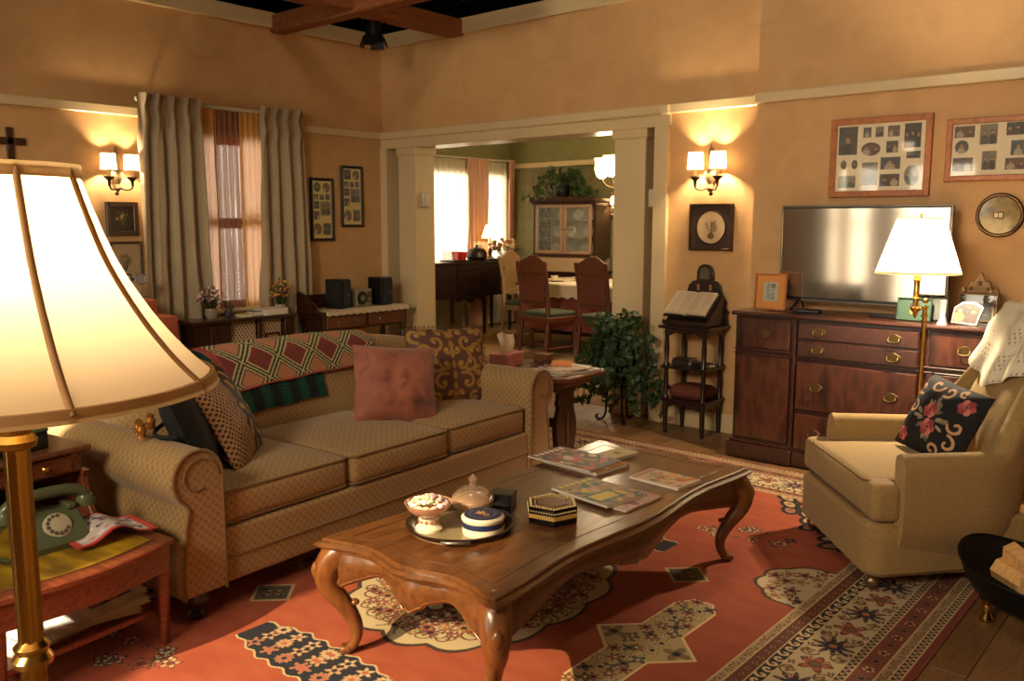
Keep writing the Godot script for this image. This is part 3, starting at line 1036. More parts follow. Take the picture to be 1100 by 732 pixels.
func build_dining():
	var green: Material = M.green_plaster
	var cream: Material = M.cream_paint
	# wallpaper under the rail: faded leaves on grey green
	var wp := painted(128, 128, func(u: float, v: float) -> Color:
		var c := C8(120, 116, 78)
		for k in 9:
			var q := V2(fposmod(k * 0.37 + 0.1, 1.0), fposmod(k * 0.61 + 0.2, 1.0))
			var d := V2(u, v) - q
			d = d.rotated(k * 1.1)
			if pow(d.x / 0.12, 2.0) + pow(d.y / 0.05, 2.0) < 1.0:
				c = [C8(92, 94, 60), C8(146, 134, 92), C8(132, 104, 78)][k % 3]
		return c)
	var paper := printed("leaf_wallpaper", wp, 0.85)
	triplanar(paper, Vector3.ONE * 6.0, true)
	struct("floor_dining", box(5.4, 0.03, 4.1, 0), M.tan_carpet, T(0.65, -0.012, -2.2))
	struct("wall_dining_left", join([span(V(-2.02, 0, -1.3), V(-1.9, 2.78, -0.2)), span(V(-2.02, 0, -4.1), V(-1.9, 2.78, -3.9)), span(V(-2.02, 2.12, -3.9), V(-1.9, 2.78, -1.3)), span(V(-2.02, 0, -3.9), V(-1.9, 0.75, -1.3))]), green)
	struct("wall_dining_back", join([span(V(-2.02, 0, -4.1), V(3.3, RAIL0, -3.95))]), paper)
	struct("wall_dining_top", join([span(V(-2.02, RAIL0, -4.1), V(3.3, 2.78, -3.95)), span(V(-1.2, RAIL0, -3.96), V(3.3, 2.78, -3.9))]), green)
	struct("wall_dining_right", join([span(V(3.2, 0, -4.1), V(3.32, 2.78, -0.2))]), paper)
	struct("wall_dining_front", join([span(V(-2.02, 0, -0.25), V(-0.1, 2.78, -0.13))]), green)
	struct("ceiling_dining", box(5.6, 0.06, 3.9, 0), cream, T(0.62, 2.75, -2.2))
	struct("trim_11", join([span(V(-1.9, RAIL0, -3.95), V(-1.19, RAIL1, -3.92)), span(V(-1.2, RAIL0, -3.95), V(3.2, RAIL1, -3.87)), span(V(-1.9, 0, -3.95), V(-1.87, RAIL0, -3.88))]), cream)
	var w2 := ob(self, numbered("window_2"), join([span(V(-2.02, 0.75, -3.9), V(-1.88, 2.12, -3.83)), span(V(-2.02, 0.75, -1.37), V(-1.88, 2.12, -1.3)), span(V(-2.02, 2.05, -3.9), V(-1.88, 2.12, -1.3)), span(V(-2.02, 0.75, -3.27), V(-1.88, 2.12, -3.12)), span(V(-2.02, 0.75, -3.9), V(-1.88, 0.8, -1.3))]), cream)
	w2.set_meta("kind", "structure")
	for z in [[-3.83, -3.27], [-3.12, -1.37]]:
		ob(w2, "pane", join([span(V(-1.96, 0.8, z[0]), V(-1.955, 2.05, z[1]), 0)]), M.glass_pane)
	single("sheer_curtain", "bright white sheer curtain over the wide dining room window", "curtain", hang(-1.85, -3.05, -1.4, 0.03, 2.24, 16, 0.02, 3, 0, 0.002), M.white_sheer)
	single("sheer_curtain", "bright white sheer curtain over the narrow dining room window", "curtain", hang(-1.85, -3.85, -3.35, 0.03, 2.24, 6, 0.02, 4, 0, 0.002), M.white_sheer)
	single("peach_drape", "peach drape hanging between the two dining room windows", "curtain", hang(-1.79, -3.4, -2.99, 0.03, 2.27, 5, 0.035, 5, 1.0), M.peach_drape)
	single("peach_drape", "peach drape in the corner beside the china cabinet", "curtain", hang(-1.79, -3.93, -3.82, 0.03, 2.28, 3, 0.03, 6, 1.0), M.peach_drape)
	single("curtain_rod", "white curtain rod above the dining room windows", "curtain rod", tube([V(-1.78, 2.26, -3.92), V(-1.78, 2.26, -1.3)], 0.012, 8), M.white_paint)
	# the dark sideboard
	var bw: Material = M.black_wood
	var sb := thing("sideboard", "nearly black sideboard on tall tapered legs before the dining windows", "sideboard", V(-1.3, 0, -2.55))
	ob(sb, "top", box(0.45, 0.025, 1.72, 0.006), bw, T(-0.175, 0.925, 0.05))
	ob(sb, "body", box(0.39, 0.42, 1.64, 0.004), bw, T(-0.175, 0.705, 0.05))
	for d in [[0.62, -0.45, 0.34], [0.62, 0.55, 0.34]]:
		var dd := ob(sb, "door", box(0.018, d[2], 0.5, 0.004), bw, T(0.028, 0.71, d[1]))
		ob(dd, "knob", ball(0.014, 8), M.old_brass, T(0.018, 0.02, -0.18 * signf(d[1])))
	for y in [0.805, 0.645]:
		var dr := ob(sb, "drawer", box(0.018, 0.14, 0.46, 0.004), bw, T(0.03, y, 0.05))
		for z in [-0.13, 0.13]:
			ob(dr, "knob", ball(0.014, 8), M.old_brass, T(0.018, 0, z))
	var apron: Array = [V2(-0.24, 0.0)]
	for k in 17:
		var t := k / 16.0
		apron.append(V2(-0.24 + 0.48 * t, -0.05 - 0.03 * cos(t * TAU * 2.0) * sin(t * PI)))
	apron.append(V2(0.24, 0.0))
	ob(sb, "apron", ext(apron, 0.02), bw, T(0.02, 0.5, 0.05, 90))
	for z in [-0.74, -0.24, 0.34, 0.84]:
		ob(sb, "leg", lathe([V2(0, 0), V2(0.014, 0), V2(0.02, 0.08), V2(0.027, 0.5), V2(0.0, 0.5)], 4), bw, T(-0.01, 0, z, 45))
	for z in [-0.74, 0.84]:
		ob(sb, "leg", lathe([V2(0, 0), V2(0.014, 0), V2(0.02, 0.08), V2(0.027, 0.5), V2(0.0, 0.5)], 4), bw, T(-0.34, 0, z, 45))
	# on the sideboard
	var y := 0.9375
	var rg := mat("red_glass", C8(190, 62, 52), 0.15)
	rg.backlight_enabled = true
	rg.backlight = Color(0.9, 0.4, 0.3)
	var cs := thing("casserole_dish", "red glass dish on a dark tray on the dark sideboard", "dish", V(-1.45, y, -2.42))
	ob(cs, "tray", box(0.26, 0.02, 0.32, 0.006), M.black_wood, T(0, 0.01, 0))
	ob(cs, "bowl", lathe([V2(0, 0.02), V2(0.085, 0.02), V2(0.1, 0.12), V2(0.094, 0.12), V2(0.08, 0.03), V2(0, 0.03)], 20), rg, T(0, 0, -0.06))
	ob(cs, "glass_box", box(0.16, 0.11, 0.12, 0.004), mat("pink_glass", Color(0.9, 0.5, 0.45, 0.35), 0.1), T(0, 0.076, 0.1))
	M.pink_glass.transparency = BaseMaterial3D.TRANSPARENCY_ALPHA
	var pot := thing("cooking_pot", "dark brown lidded pot on the dark sideboard", "pot", V(-1.45, y, -2.8))
	ob(pot, "body", lathe([V2(0, 0), V2(0.1, 0), V2(0.14, 0.05), V2(0.135, 0.1), V2(0.12, 0.12), V2(0, 0.12)], 20), mat("pot_brown", C8(40, 26, 18), 0.35))
	ob(pot, "lid", lathe([V2(0.125, 0.12), V2(0.1, 0.155), V2(0.02, 0.17), V2(0.015, 0.185), V2(0.024, 0.2), V2(0, 0.205)], 20), mat("pot_brown", C8(40, 26, 18), 0.35))
	single("serving_plate", "dark flat plate on the sideboard beside the pot", "plate", lathe([V2(0, 0), V2(0.09, 0), V2(0.13, 0.02), V2(0.125, 0.022), V2(0.08, 0.008), V2(0, 0.008)], 20), mat("slate", C8(36, 40, 46), 0.3), T(-1.42, y, -3.05))
	single("white_jug", "small white jug behind the pot on the sideboard", "jug", lathe([V2(0, 0), V2(0.05, 0), V2(0.06, 0.08), V2(0.04, 0.17), V2(0.045, 0.2), V2(0.04, 0.2), V2(0.0, 0.15)], 16), mat("china", C8(222, 210, 186), 0.2), T(-1.6, y, -3.02))
	table_lamp(V(-1.58, y, -3.2))
	flower_pot("flower_bowl", "low bowl of dried flowers on the sideboard under the small lamp", V(-1.34, y, -3.24), 0.13, 0.06, 60, [C8(190, 170, 120), C8(170, 110, 80), C8(110, 110, 66), C8(216, 196, 150)], 11, mat("china", C8(222, 210, 186), 0.2))
	# dining table under two cloths
	var dt := thing("dining_table", "dining table seen under its cloths in the next room", "table", V(0.62, 0, -2.66))
	ob(dt, "table_top", box(1.7, 0.03, 1.05, 0.006), M.brown_wood, T(0, 0.735, 0))
	for sx in [-0.7, 0.7]:
		for sz in [-0.4, 0.4]:
			ob(dt, "leg", lathe([V2(0, 0), V2(0.025, 0), V2(0.03, 0.3), V2(0.045, 0.5), V2(0.035, 0.72), V2(0, 0.72)], 12), M.brown_wood, T(sx, 0, sz))
	var cloth := func(hx: float, hz: float, drop: float, wave: float, y0: float, scal: float) -> ArrayMesh:
		return surf(96, 14, func(u: float, v: float) -> Vector3:
			var a := -u * TAU
			var d := V2(cos(a), sin(a))
			var q := pow(pow(absf(d.x), 8.0) + pow(absf(d.y), 8.0), -1.0 / 8.0)
			var w := 1.0 - v
			var e := V2(d.x * q * hx, d.y * q * hz)
			if w < 0.5:
				return V(e.x * w * 2, y0, e.y * w * 2)
			var f := (w - 0.5) * 2
			var out := 1.0 + wave * f * (0.6 + 0.4 * sin(u * TAU * 14.0))
			return V(e.x * out, y0 - f * drop * (1.0 + scal * absf(sin(u * TAU * 22.0))), e.y * out))
	single("tablecloth", "dusty rose tablecloth hanging over the dining table", "tablecloth", cloth.call(0.86, 0.54, 0.5, 0.06, 0.756, 0.0), noisy("rose_cloth", [C8(126, 58, 52), C8(150, 76, 66)], 0.9, 0.05, Vector3.ONE * 3, 13), T(0.62, 0, -2.66))
	single("lace_tablecloth", "white scalloped lace cloth over the rose tablecloth", "tablecloth", cloth.call(0.875, 0.555, 0.13, 0.04, 0.7625, 0.22), noisy("lace_white", [C8(196, 180, 150), C8(222, 208, 180), C8(180, 160, 128)], 0.9, 0.12, Vector3.ONE * 3, 14), T(0.62, 0, -2.66))
	var ch := mat("china", C8(222, 210, 186), 0.2)
	for e in [[0.12, -2.42], [0.62, -2.42]]:
		var pl := thing("place_setting", "white plate with cup on the lace cloth %s" % ("near the pale end chair" if e[0] < 0.3 else "between the two carved red brown chairs"), "tableware", V(e[0], 0.767, e[1]), 0, "white tableware on the dining table")
		ob(pl, "plate", lathe([V2(0, 0), V2(0.08, 0), V2(0.13, 0.014), V2(0.128, 0.018), V2(0.07, 0.006), V2(0, 0.006)], 24), ch)
		ob(pl, "cup", lathe([V2(0, 0.006), V2(0.03, 0.006), V2(0.045, 0.06), V2(0.042, 0.06), V2(0.026, 0.014), V2(0, 0.014)], 16), ch)
	single("serving_plate", "white oval serving plate in the middle of the dining table", "plate", lathe([V2(0, 0), V2(0.12, 0), V2(0.19, 0.03), V2(0.186, 0.034), V2(0.1, 0.01), V2(0, 0.01)], 24, 0.7), ch, T(0.36, 0.767, -2.7))
	# carved dining chairs
	var c1 := dining_chair("carved dining chair whose back is next to the china cabinet, green seat", V(0.50, 0, -1.83), 173)
	copy_of(c1, V(1.20, 0, -1.92), 171, "carved dining chair half hidden by the right post, green seat")
	var c3 := copy_of(c1, V(-0.46, 0, -2.62), 100, "pale wooden dining chair at the table end beside the dark sideboard")
	for p in c3.get_children():
		if not String(p.name).begins_with("seat_cushion"):
			p.material_override = wood("pale_chair_wood", C8(120, 92, 60), C8(160, 128, 88), 0.45, V(6, 1.2, 6), 54)
	flower_pot("flower_vase", "small vase with one pink flower on the floor under the dining chairs", V(0.35, 0.003, -1.42), 0.05, 0.09, 14, [C8(190, 92, 96), C8(40, 60, 34), C8(60, 80, 40)], 12, M.black_plastic)
	# china cabinet in the corner
	china_cabinet()
	# lights of the dining room
	var cd := thing("chandelier", "brass chandelier with glass tulip shades over the dining table", "chandelier", V(1.22, 1.86, -2.3), 12)
	ob(cd, "stem", lathe([V2(0, -0.12), V2(0.02, -0.1), V2(0.04, -0.03), V2(0.02, 0.03), V2(0.05, 0.08), V2(0.012, 0.14), V2(0.012, 0.86), V2(0.06, 0.88), V2(0, 0.9)], 14), M.old_brass)
	for k in 5:
		var a := TAU * k / 5 + PI
		var d := V(cos(a), 0, sin(a))
		ob(cd, "arm", tube(spline([d * 0.03, d * 0.16 + V(0, -0.08, 0), d * 0.29 + V(0, -0.05, 0), d * 0.34 + V(0, 0.02, 0)], 5), 0.009, 6), M.old_brass)
		var gs := ob(cd, "lamp_shade", lathe([V2(0.02, 0.02), V2(0.055, 0.05), V2(0.075, 0.12), V2(0.07, 0.19), V2(0.085, 0.23)], 16), shade_glass(), T(d.x * 0.34, 0, d.z * 0.34))
		bulb(gs, V(0, 0.1, 0), 0.028, Color(1, 0.9, 0.74), 1.4 if k == 0 else 0.8)
	sconce(V(-0.13, 1.52, -3.94), 0, "small lit sconce on the dining room back wall", 0.25)

func shade_glass() -> StandardMaterial3D:
	if not M.has("tulip_glass"):
		var m := mat("tulip_glass", Color(1.0, 0.95, 0.85, 0.35), 0.2)
		m.transparency = BaseMaterial3D.TRANSPARENCY_ALPHA
		m.backlight_enabled = true
		m.backlight = Color(0.8, 0.75, 0.6)
	return M.tulip_glass

func bulb(parent: Node3D, at: Vector3, r: float, c: Color, e: float) -> void:
	var key := "bulb_%d" % int(e * 1000)
	var m := mat(key, Color(1, 0.9, 0.7), 0.5)
	m.emission_enabled = true
	m.emission = c
	m.emission_energy_multiplier = 12.0
	ob(parent, "light_bulb", ball(r, 8, 1.3), m, Transform3D(Basis(), at))
	var l := OmniLight3D.new()
	l.name = "bulb_light"
	l.light_color = c
	l.light_energy = e
	l.light_size = r
	l.omni_range = 20.0
	l.omni_attenuation = 2.0
	l.shadow_enabled = true
	l.position = at
	parent.add_child(l)

func table_lamp(at: Vector3):
	var t := thing("table_lamp", "small lamp with a yellow shade on the dark sideboard", "lamp", at)
	ob(t, "base", lathe([V2(0, 0), V2(0.06, 0), V2(0.055, 0.02), V2(0.02, 0.05), V2(0.03, 0.1), V2(0.012, 0.16), V2(0.01, 0.3), V2(0, 0.3)], 16), M.old_brass)
	var s := ob(t, "lamp_shade", lathe([V2(0.12, 0.28), V2(0.055, 0.46)], 20), M.shade_yellow)
	bulb(s, V(0, 0.35, 0), 0.022, Color(1, 0.88, 0.66), 0.15)

func flower_pot(called: String, label: String, at: Vector3, r: float, h: float, n: int, cols: Array, seed_: int, pm: Material, spread := 1.6, rise := 1.0):
	var t := thing(called, label, "flowers", at)
	ob(t, "pot", lathe([V2(0, 0), V2(r * 0.6, 0), V2(r * 0.9, h * 0.5), V2(r * 0.75, h), V2(r * 0.68, h), V2(r * 0.6, h * 0.6), V2(0, h * 0.6)], 16), pm)
	var rng := RandomNumberGenerator.new()
	rng.seed = seed_
	var stems: Array = []
	var heads := {}
	for k in n:
		var a := rng.randf() * TAU
		var rr := sqrt(rng.randf()) * r * spread
		var y := h + r * rise * (0.5 + 1.3 * rng.randf() * (1.0 - 0.4 * rr / (r * spread)))
		var p := V(cos(a) * rr, y, sin(a) * rr)
		stems.append([tube([V(cos(a) * r * 0.3, h * 0.6, sin(a) * r * 0.3), p], 0.0018, 4)])
		var c := rng.randi() % cols.size()
		if not heads.has(c):
			heads[c] = []
		var s := rng.randf_range(0.75, 1.3)
		heads[c].append([ball(r * 0.2 * s, 5, 0.7), Transform3D(Basis.from_euler(V(rng.randf(), rng.randf(), 0)), p)])
	ob(t, "stems", join(stems), M.stem_green)
	for c in heads:
		var o := ob(t, "blossoms", join(heads[c]), mat("petal_%s" % cols[c].to_html(), cols[c], 0.8))
		o.set_meta("kind", "stuff")

func dining_chair(label: String, at: Vector3, turn: float) -> Node3D:
	# faces local +z; the tall back is at -z
	var w: Material = M.chair_wood
	var t := thing("dining_chair", label, "chair", at, turn, "carved dining chairs around the dining table")
	for s in [-1.0, 1.0]:
		ob(t, "leg", tube([V(s * 0.2, 0, -0.24), V(s * 0.2, 0.42, -0.19), V(s * 0.2, 0.75, -0.21), V(s * 0.205, 1.02, -0.26)], [0.02, 0.024, 0.022, 0.02], 8), w)
		ob(t, "leg", lathe([V2(0, 0), V2(0.022, 0), V2(0.028, 0.03), V2(0.018, 0.06), V2(0.026, 0.2), V2(0.02, 0.34), V2(0.03, 0.4), V2(0, 0.43)], 10), w, T(s * 0.21, 0, 0.2))
		ob(t, "stretcher", tube([V(s * 0.2, 0.12, -0.22), V(s * 0.21, 0.12, 0.2)], 0.013, 6), w)
	ob(t, "stretcher", tube([V(-0.2, 0.12, 0.0), V(0.2, 0.12, 0.0)], 0.013, 6), w)
	ob(t, "seat_frame", box(0.46, 0.06, 0.45, 0.006), w, T(0, 0.42, 0.0))
	ob(t, "seat_cushion", soft(V(0.42, 0.06, 0.42), 0.025, V(0, 0.015, 0)), mat("green_seat", C8(62, 70, 50), 0.7), T(0, 0.468, 0.01))
	var crest: Array = [V2(-0.2, 0.0), V2(0.2, 0.0), V2(0.205, 0.09)]
	for k in 17:
		var a := 1.0 - k / 8.0
		crest.append(V2(a * 0.2, 0.11 + 0.075 * pow(cos(a * PI / 2), 1.4) + 0.012 * absf(sin(a * PI * 3))))
	crest.append(V2(-0.205, 0.09))
	ob(t, "crest_rail", ext(crest, 0.03, 0.005), w, T(0, 0.9, -0.24, 0, 7))
	ob(t, "back_panel", box(0.36, 0.3, 0.03, 0.006), noisy("chair_leather", [C8(96, 44, 30), C8(118, 58, 40)], 0.5, 0.03, Vector3.ONE * 3, 15), T(0, 0.76, -0.225, 0, 7))
	var low: Array = [V2(-0.19, 0.05), V2(0.19, 0.05)]
	for k in 17:
		var a := 1.0 - k / 8.0
		low.append(V2(a * 0.19, 0.0 - 0.018 * absf(sin(a * PI * 2.5)) - 0.012 * cos(a * PI)))
	ob(t, "back_rail", ext(low, 0.025, 0.004), w, T(0, 0.58, -0.205, 0, 5))
	return t

func china_cabinet():
	var w: Material = M.mahogany
	var t := thing("china_cabinet", "mahogany corner china cabinet with leaded glass doors and ivy on top", "cabinet", V(-0.56, 0, -3.62), 8)
	ob(t, "base_cabinet", box(0.9, 0.78, 0.5, 0.008), w, T(0, 0.39, 0))
	ob(t, "desk_panel", box(0.8, 0.2, 0.04, 0.006), mat("pale_wood", C8(176, 148, 110), 0.5), T(0, 0.9, 0.2))
	ob(t, "ledge", box(0.94, 0.03, 0.54, 0.008), w, T(0, 0.795, 0))
	for s in [-1.0, 1.0]:
		ob(t, "side_panel", box(0.03, 0.7, 0.42, 0.004), w, T(s * 0.44, 1.34, -0.02))
	ob(t, "back_panel", box(0.88, 0.9, 0.02, 0.003), mat("lit_cabinet_back", C8(168, 146, 116), 0.7), T(0, 1.25, -0.22))  # panel colour raised to stand in for bright light on the door glass
	for y in [1.0, 1.22, 1.44]:
		ob(t, "shelf", box(0.85, 0.016, 0.38, 0.003), w, T(0, y, -0.02))
	ob(t, "cornice", box(0.98, 0.07, 0.52, 0.02), w, T(0, 1.71, 0))
	ob(t, "cornice", box(0.92, 0.03, 0.46, 0.01), w, T(0, 1.665, 0))
	ob(t, "bottom_rail", box(0.9, 0.05, 0.44, 0.006), w, T(0, 1.0, 0))
	var lead := mat("lead_came", C8(150, 140, 116), 0.35, 0.7)
	for s in [-1.0, 1.0]:
		var fr := ob(t, "door", join([span(V(-0.2, -0.31, -0.012), V(-0.16, 0.31, 0.012)), span(V(0.16, -0.31, -0.012), V(0.2, 0.31, 0.012)), span(V(-0.2, 0.27, -0.012), V(0.2, 0.31, 0.012)), span(V(-0.2, -0.31, -0.012), V(0.2, -0.27, 0.012))]), mat("door_pine", C8(156, 124, 100), 0.35), T(s * 0.205, 1.34, 0.2))
		ob(fr, "pane", box(0.33, 0.55, 0.004, 0), M.glass_pane)
		var bars: Array = []
		for k in 3:
			for q in [-1.0, 1.0]:
				var pts: Array = []
				for i in 13:
					var a := i / 12.0
					pts.append(V(q * (0.03 + 0.05 * absf(sin(a * PI * 3))) + (k - 1) * 0.09, -0.27 + 0.54 * a, 0.006))
				bars.append([tube(pts, 0.0028, 4)])
		for y in [-0.14, 0.0, 0.14]:
			bars.append([tube([V(-0.16, y, 0.006), V(0.16, y, 0.006)], 0.0028, 4)])
		ob(fr, "lead_lattice", join(bars), lead)
		ob(fr, "knob", ball(0.011, 8), M.old_brass, T(-s * 0.18, 0, 0.02))
	var ch := mat("china", C8(222, 210, 186), 0.2)
	for e in [[-0.28, 1.008], [-0.1, 1.008], [0.15, 1.008], [0.3, 1.008], [-0.25, 1.228], [-0.05, 1.228], [0.2, 1.228], [-0.2, 1.448], [0.05, 1.448], [0.27, 1.448]]:
		var wpos: Vector3 = t.transform * V(e[0], e[1] + 0.08, -0.12)
		single("display_plate", "white plate standing upright on the %s shelf of the china cabinet" % ("bottom" if e[1] < 1.1 else ("middle" if e[1] < 1.3 else "top")), "plate", lathe([V2(0, 0), V2(0.05, 0), V2(0.075, 0.012), V2(0.072, 0.015), V2(0.045, 0.005), V2(0, 0.005)], 16), ch, Transform3D(Basis(Vector3.UP, deg_to_rad(8)) * Basis(Vector3.RIGHT, deg_to_rad(78)), wpos), "plates in the china cabinet")
	ivy("potted_ivy", "dense trailing ivy in a dark pot on top of the china cabinet", V(-0.66, 1.75, -3.56), 0.12, 0.15, 470, 0.5, 0.2, 0.2, 31, M.black_plastic)

# a pot of trailing leaves: reach sideways, up and how far the trails hang
func ivy(called: String, label: String, at: Vector3, r: float, h: float, n: int, reach: float, up: float, fall: float, seed_: int, pm: Material, squash := 0.7) -> Node3D:
	var t := thing(called, label, "plant", at)
	ob(t, "pot", lathe([V2(0, 0), V2(r * 0.7, 0), V2(r, h), V2(r * 0.92, h), V2(r * 0.85, h * 0.8), V2(0, h * 0.8)], 18), pm)
	var rng := RandomNumberGenerator.new()
	rng.seed = seed_
	var leaves: Array = []
	var big: Array = []
	for e in [1.0]:
		for k in 3:
			var st := begin()
			var out := [V2(0, 0), V2(0.42, 0.02), V2(0.30, 0.32), V2(0.5, 0.46), V2(0.2, 0.62), V2(0, 1.0), V2(-0.2, 0.62), V2(-0.5, 0.46), V2(-0.30, 0.32), V2(-0.42, 0.02)]
			var c := V(0, 0.4, 0.1 + 0.05 * k)
			for i in out.size():
				var a: Vector2 = out[i]
				var b: Vector2 = out[(i + 1) % out.size()]
				tri_(st, c, V(a.x, a.y, -0.06 * absf(a.x)), V(b.x, b.y, -0.06 * absf(b.x)))
			big.append(done(st))
	var trails: Array = []
	var groups: Array = [[], [], []]
	var per := 11
	for k in n / per:
		var a := rng.randf() * TAU
		var l := reach * rng.randf_range(0.45, 1.0)
		var d := V(cos(a), 0, sin(a) * squash)
		var p0 := V(0, h * 0.85, 0) + d * r * 0.4
		var p1 := p0 + d * l * 0.4 + V(0, up * rng.randf_range(0.3, 1.2), 0)
		var p2 := p0 + d * l * 0.8 + V(0, up * 0.3 - fall * rng.randf_range(0, 0.6), 0)
		var p3 := p0 + d * l + V(0, -fall * rng.randf_range(0.3, 1.0), 0)
		var sp := spline([p0, p1, p2, p3], 6)
		trails.append([tube(sp, 0.0025, 4)])
		for i in per:
			var f := (i + 0.7) / per * (sp.size() - 1)
			var q: Vector3 = sp[int(f)].lerp(sp[mini(int(f) + 1, sp.size() - 1)], f - int(f)) + V(rng.randf_range(-1, 1), rng.randf_range(-0.6, 1), rng.randf_range(-1, 1)) * 0.035
			var s := rng.randf_range(0.045, 0.085)
			var bs := Basis.from_euler(V(rng.randf_range(-1.3, 0.5), a + rng.randf_range(-1.6, 1.6), rng.randf_range(-0.9, 0.9) + PI)).scaled(Vector3.ONE * s)
			groups[rng.randi() % 3 if rng.randf() < 0.6 else 0].append(Transform3D(bs, q))
	ob(t, "stems", join(trails), M.stem_green)
	var count := 0
	for g in 3:
		for x in groups[g]:
			if count < 290:
				ob(t, "leaf", big[count % 3], [M.ivy_leaf, M.ivy_leaf_light, M.ivy_leaf_dark][g], x)
			else:
				leaves.append([big[count % 3], x])
			count += 1
	if leaves.size():
		ob(t, "leaves", join(leaves), M.ivy_leaf).set_meta("kind", "stuff")
	return t

# two candle arms with small drum shades on a carved back plate; the plate hangs in z = 0 facing +z
func sconce(at: Vector3, turn: float, label: String, e: float):
	var t := thing("wall_sconce", label, "wall lamp", at, turn)
	var m: Material = M.bronze
	ob(t, "back_plate", join([[lathe([V2(0, -0.03), V2(0.012, -0.02), V2(0.028, 0.0), V2(0.02, 0.03), V2(0.042, 0.07), V2(0.046, 0.11), V2(0.024, 0.15), V2(0.026, 0.19), V2(0.018, 0.25), V2(0.006, 0.285), V2(0, 0.295)], 12, 0.7), T(0, 0, 0.034)]]), noisy("plate_bronze", [C8(70, 54, 36), C8(128, 102, 70), C8(92, 72, 48)], 0.45, 0.06, Vector3.ONE * 12, 16))
	ob(t, "finial", ball(0.014, 8), m, T(0, -0.035, 0.02))
	for s in [-1.0, 1.0]:
		ob(t, "arm", tube(spline([V(0, 0.02, 0.03), V(s * 0.04, -0.01, 0.06), V(s * 0.076, 0.0, 0.09), V(s * 0.082, 0.05, 0.09)], 5), 0.006, 6), m)
		ob(t, "drip_cup", lathe([V2(0, 0.0), V2(0.008, -0.02), V2(0.012, 0.02), V2(0.036, 0.045), V2(0.034, 0.05), V2(0, 0.045)], 14), m, T(s * 0.082, 0.03, 0.09))
		ob(t, "candle_sleeve", lathe([V2(0.013, 0.07), V2(0.013, 0.14), V2(0, 0.14)], 10), M.candle_cream, T(s * 0.082, 0, 0.09))
		var sh := ob(t, "lamp_shade", lathe([V2(0.054, 0.125), V2(0.047, 0.235)], 20), M.shade_white, T(s * 0.082, 0, 0.09))
		ob(sh, "shade_rim", join([[lathe([V2(0.053, 0.123), V2(0.0555, 0.125), V2(0.053, 0.128)], 20)], [lathe([V2(0.046, 0.233), V2(0.0485, 0.236), V2(0.046, 0.239)], 20)]]), m)
		bulb(sh, V(0, 0.175, 0), 0.016, Color(1, 0.88, 0.70), e)

func frame_rect(w: float, h: float, b: float, d: float) -> ArrayMesh:
	return join([span(V(-w / 2, -h / 2, 0), V(-w / 2 + b, h / 2, d), 0.003), span(V(w / 2 - b, -h / 2, 0), V(w / 2, h / 2, d), 0.003), span(V(-w / 2 + b * 0.9, h / 2 - b, 0), V(w / 2 - b * 0.9, h / 2, d), 0.003), span(V(-w / 2 + b * 0.9, -h / 2, 0), V(w / 2 - b * 0.9, -h / 2 + b, d), 0.003)])

# framed picture: hangs in z = 0 facing +z; photos = [[x, y, w, h, print, oval], ...] as shares of the mat
func picture(called: String, label: String, category: String, at: Vector3, turn: float, w: float, h: float, b: float, fm: Material, mm: Material, photos: Array, tilt := 0.0, glass := true) -> Node3D:
	var t := thing(called, label, category, at, turn)
	t.rotation_degrees.x = tilt
	ob(t, "frame", frame_rect(w, h, b, 0.022), fm)
	ob(t, "mat_board", box(w - b * 1.8, h - b * 1.8, 0.006, 0), mm, T(0, 0, 0.006))
	var iw := w - 2 * b
	var ih := h - 2 * b
	for p in photos:
		var m: Material = M["photo%d" % p[4]] if p[4] is int else p[4]
		if p[5]:
			var pts: Array = []
			for k in 20:
				pts.append(V2(cos(TAU * k / 20) * p[2] * iw / 2, sin(TAU * k / 20) * p[3] * ih / 2))
			ob(t, "photo", ext(pts, 0.002), m, T((p[0] - 0.5) * iw, (0.5 - p[1]) * ih, 0.0102))
		else:
			ob(t, "photo", box(p[2] * iw, p[3] * ih, 0.002, 0), m, T((p[0] - 0.5) * iw, (0.5 - p[1]) * ih, 0.0102))
	if glass:
		ob(t, "glass", box(iw, ih, 0.002, 0), M.cover_glass, T(0, 0, 0.015))
	return t

func bunch(im: Image, cx: float, cy: float, s: float, cols: Array, seed_: int):
	var rng := RandomNumberGenerator.new()
	rng.seed = seed_
	for k in 10:
		var a := rng.randf_range(-2.6, -0.5)
		line(im, [V2(cx, cy + s * 0.9), V2(cx, cy) + V2(cos(a), sin(a)) * s * 0.7], 1.0, C8(74, 78, 44))
	for k in 14:
		var q := V2(cx + rng.randf_range(-0.7, 0.7) * s, cy - rng.randf_range(-0.4, 0.8) * s)
		flower(im, q.x, q.y, s * rng.randf_range(0.12, 0.26), 5, cols[k % cols.size()].darkened(0.3), cols[k % cols.size()], C8(200, 180, 110), k)

func cornered(r: float) -> Array:
	return [V2(r, 0)]

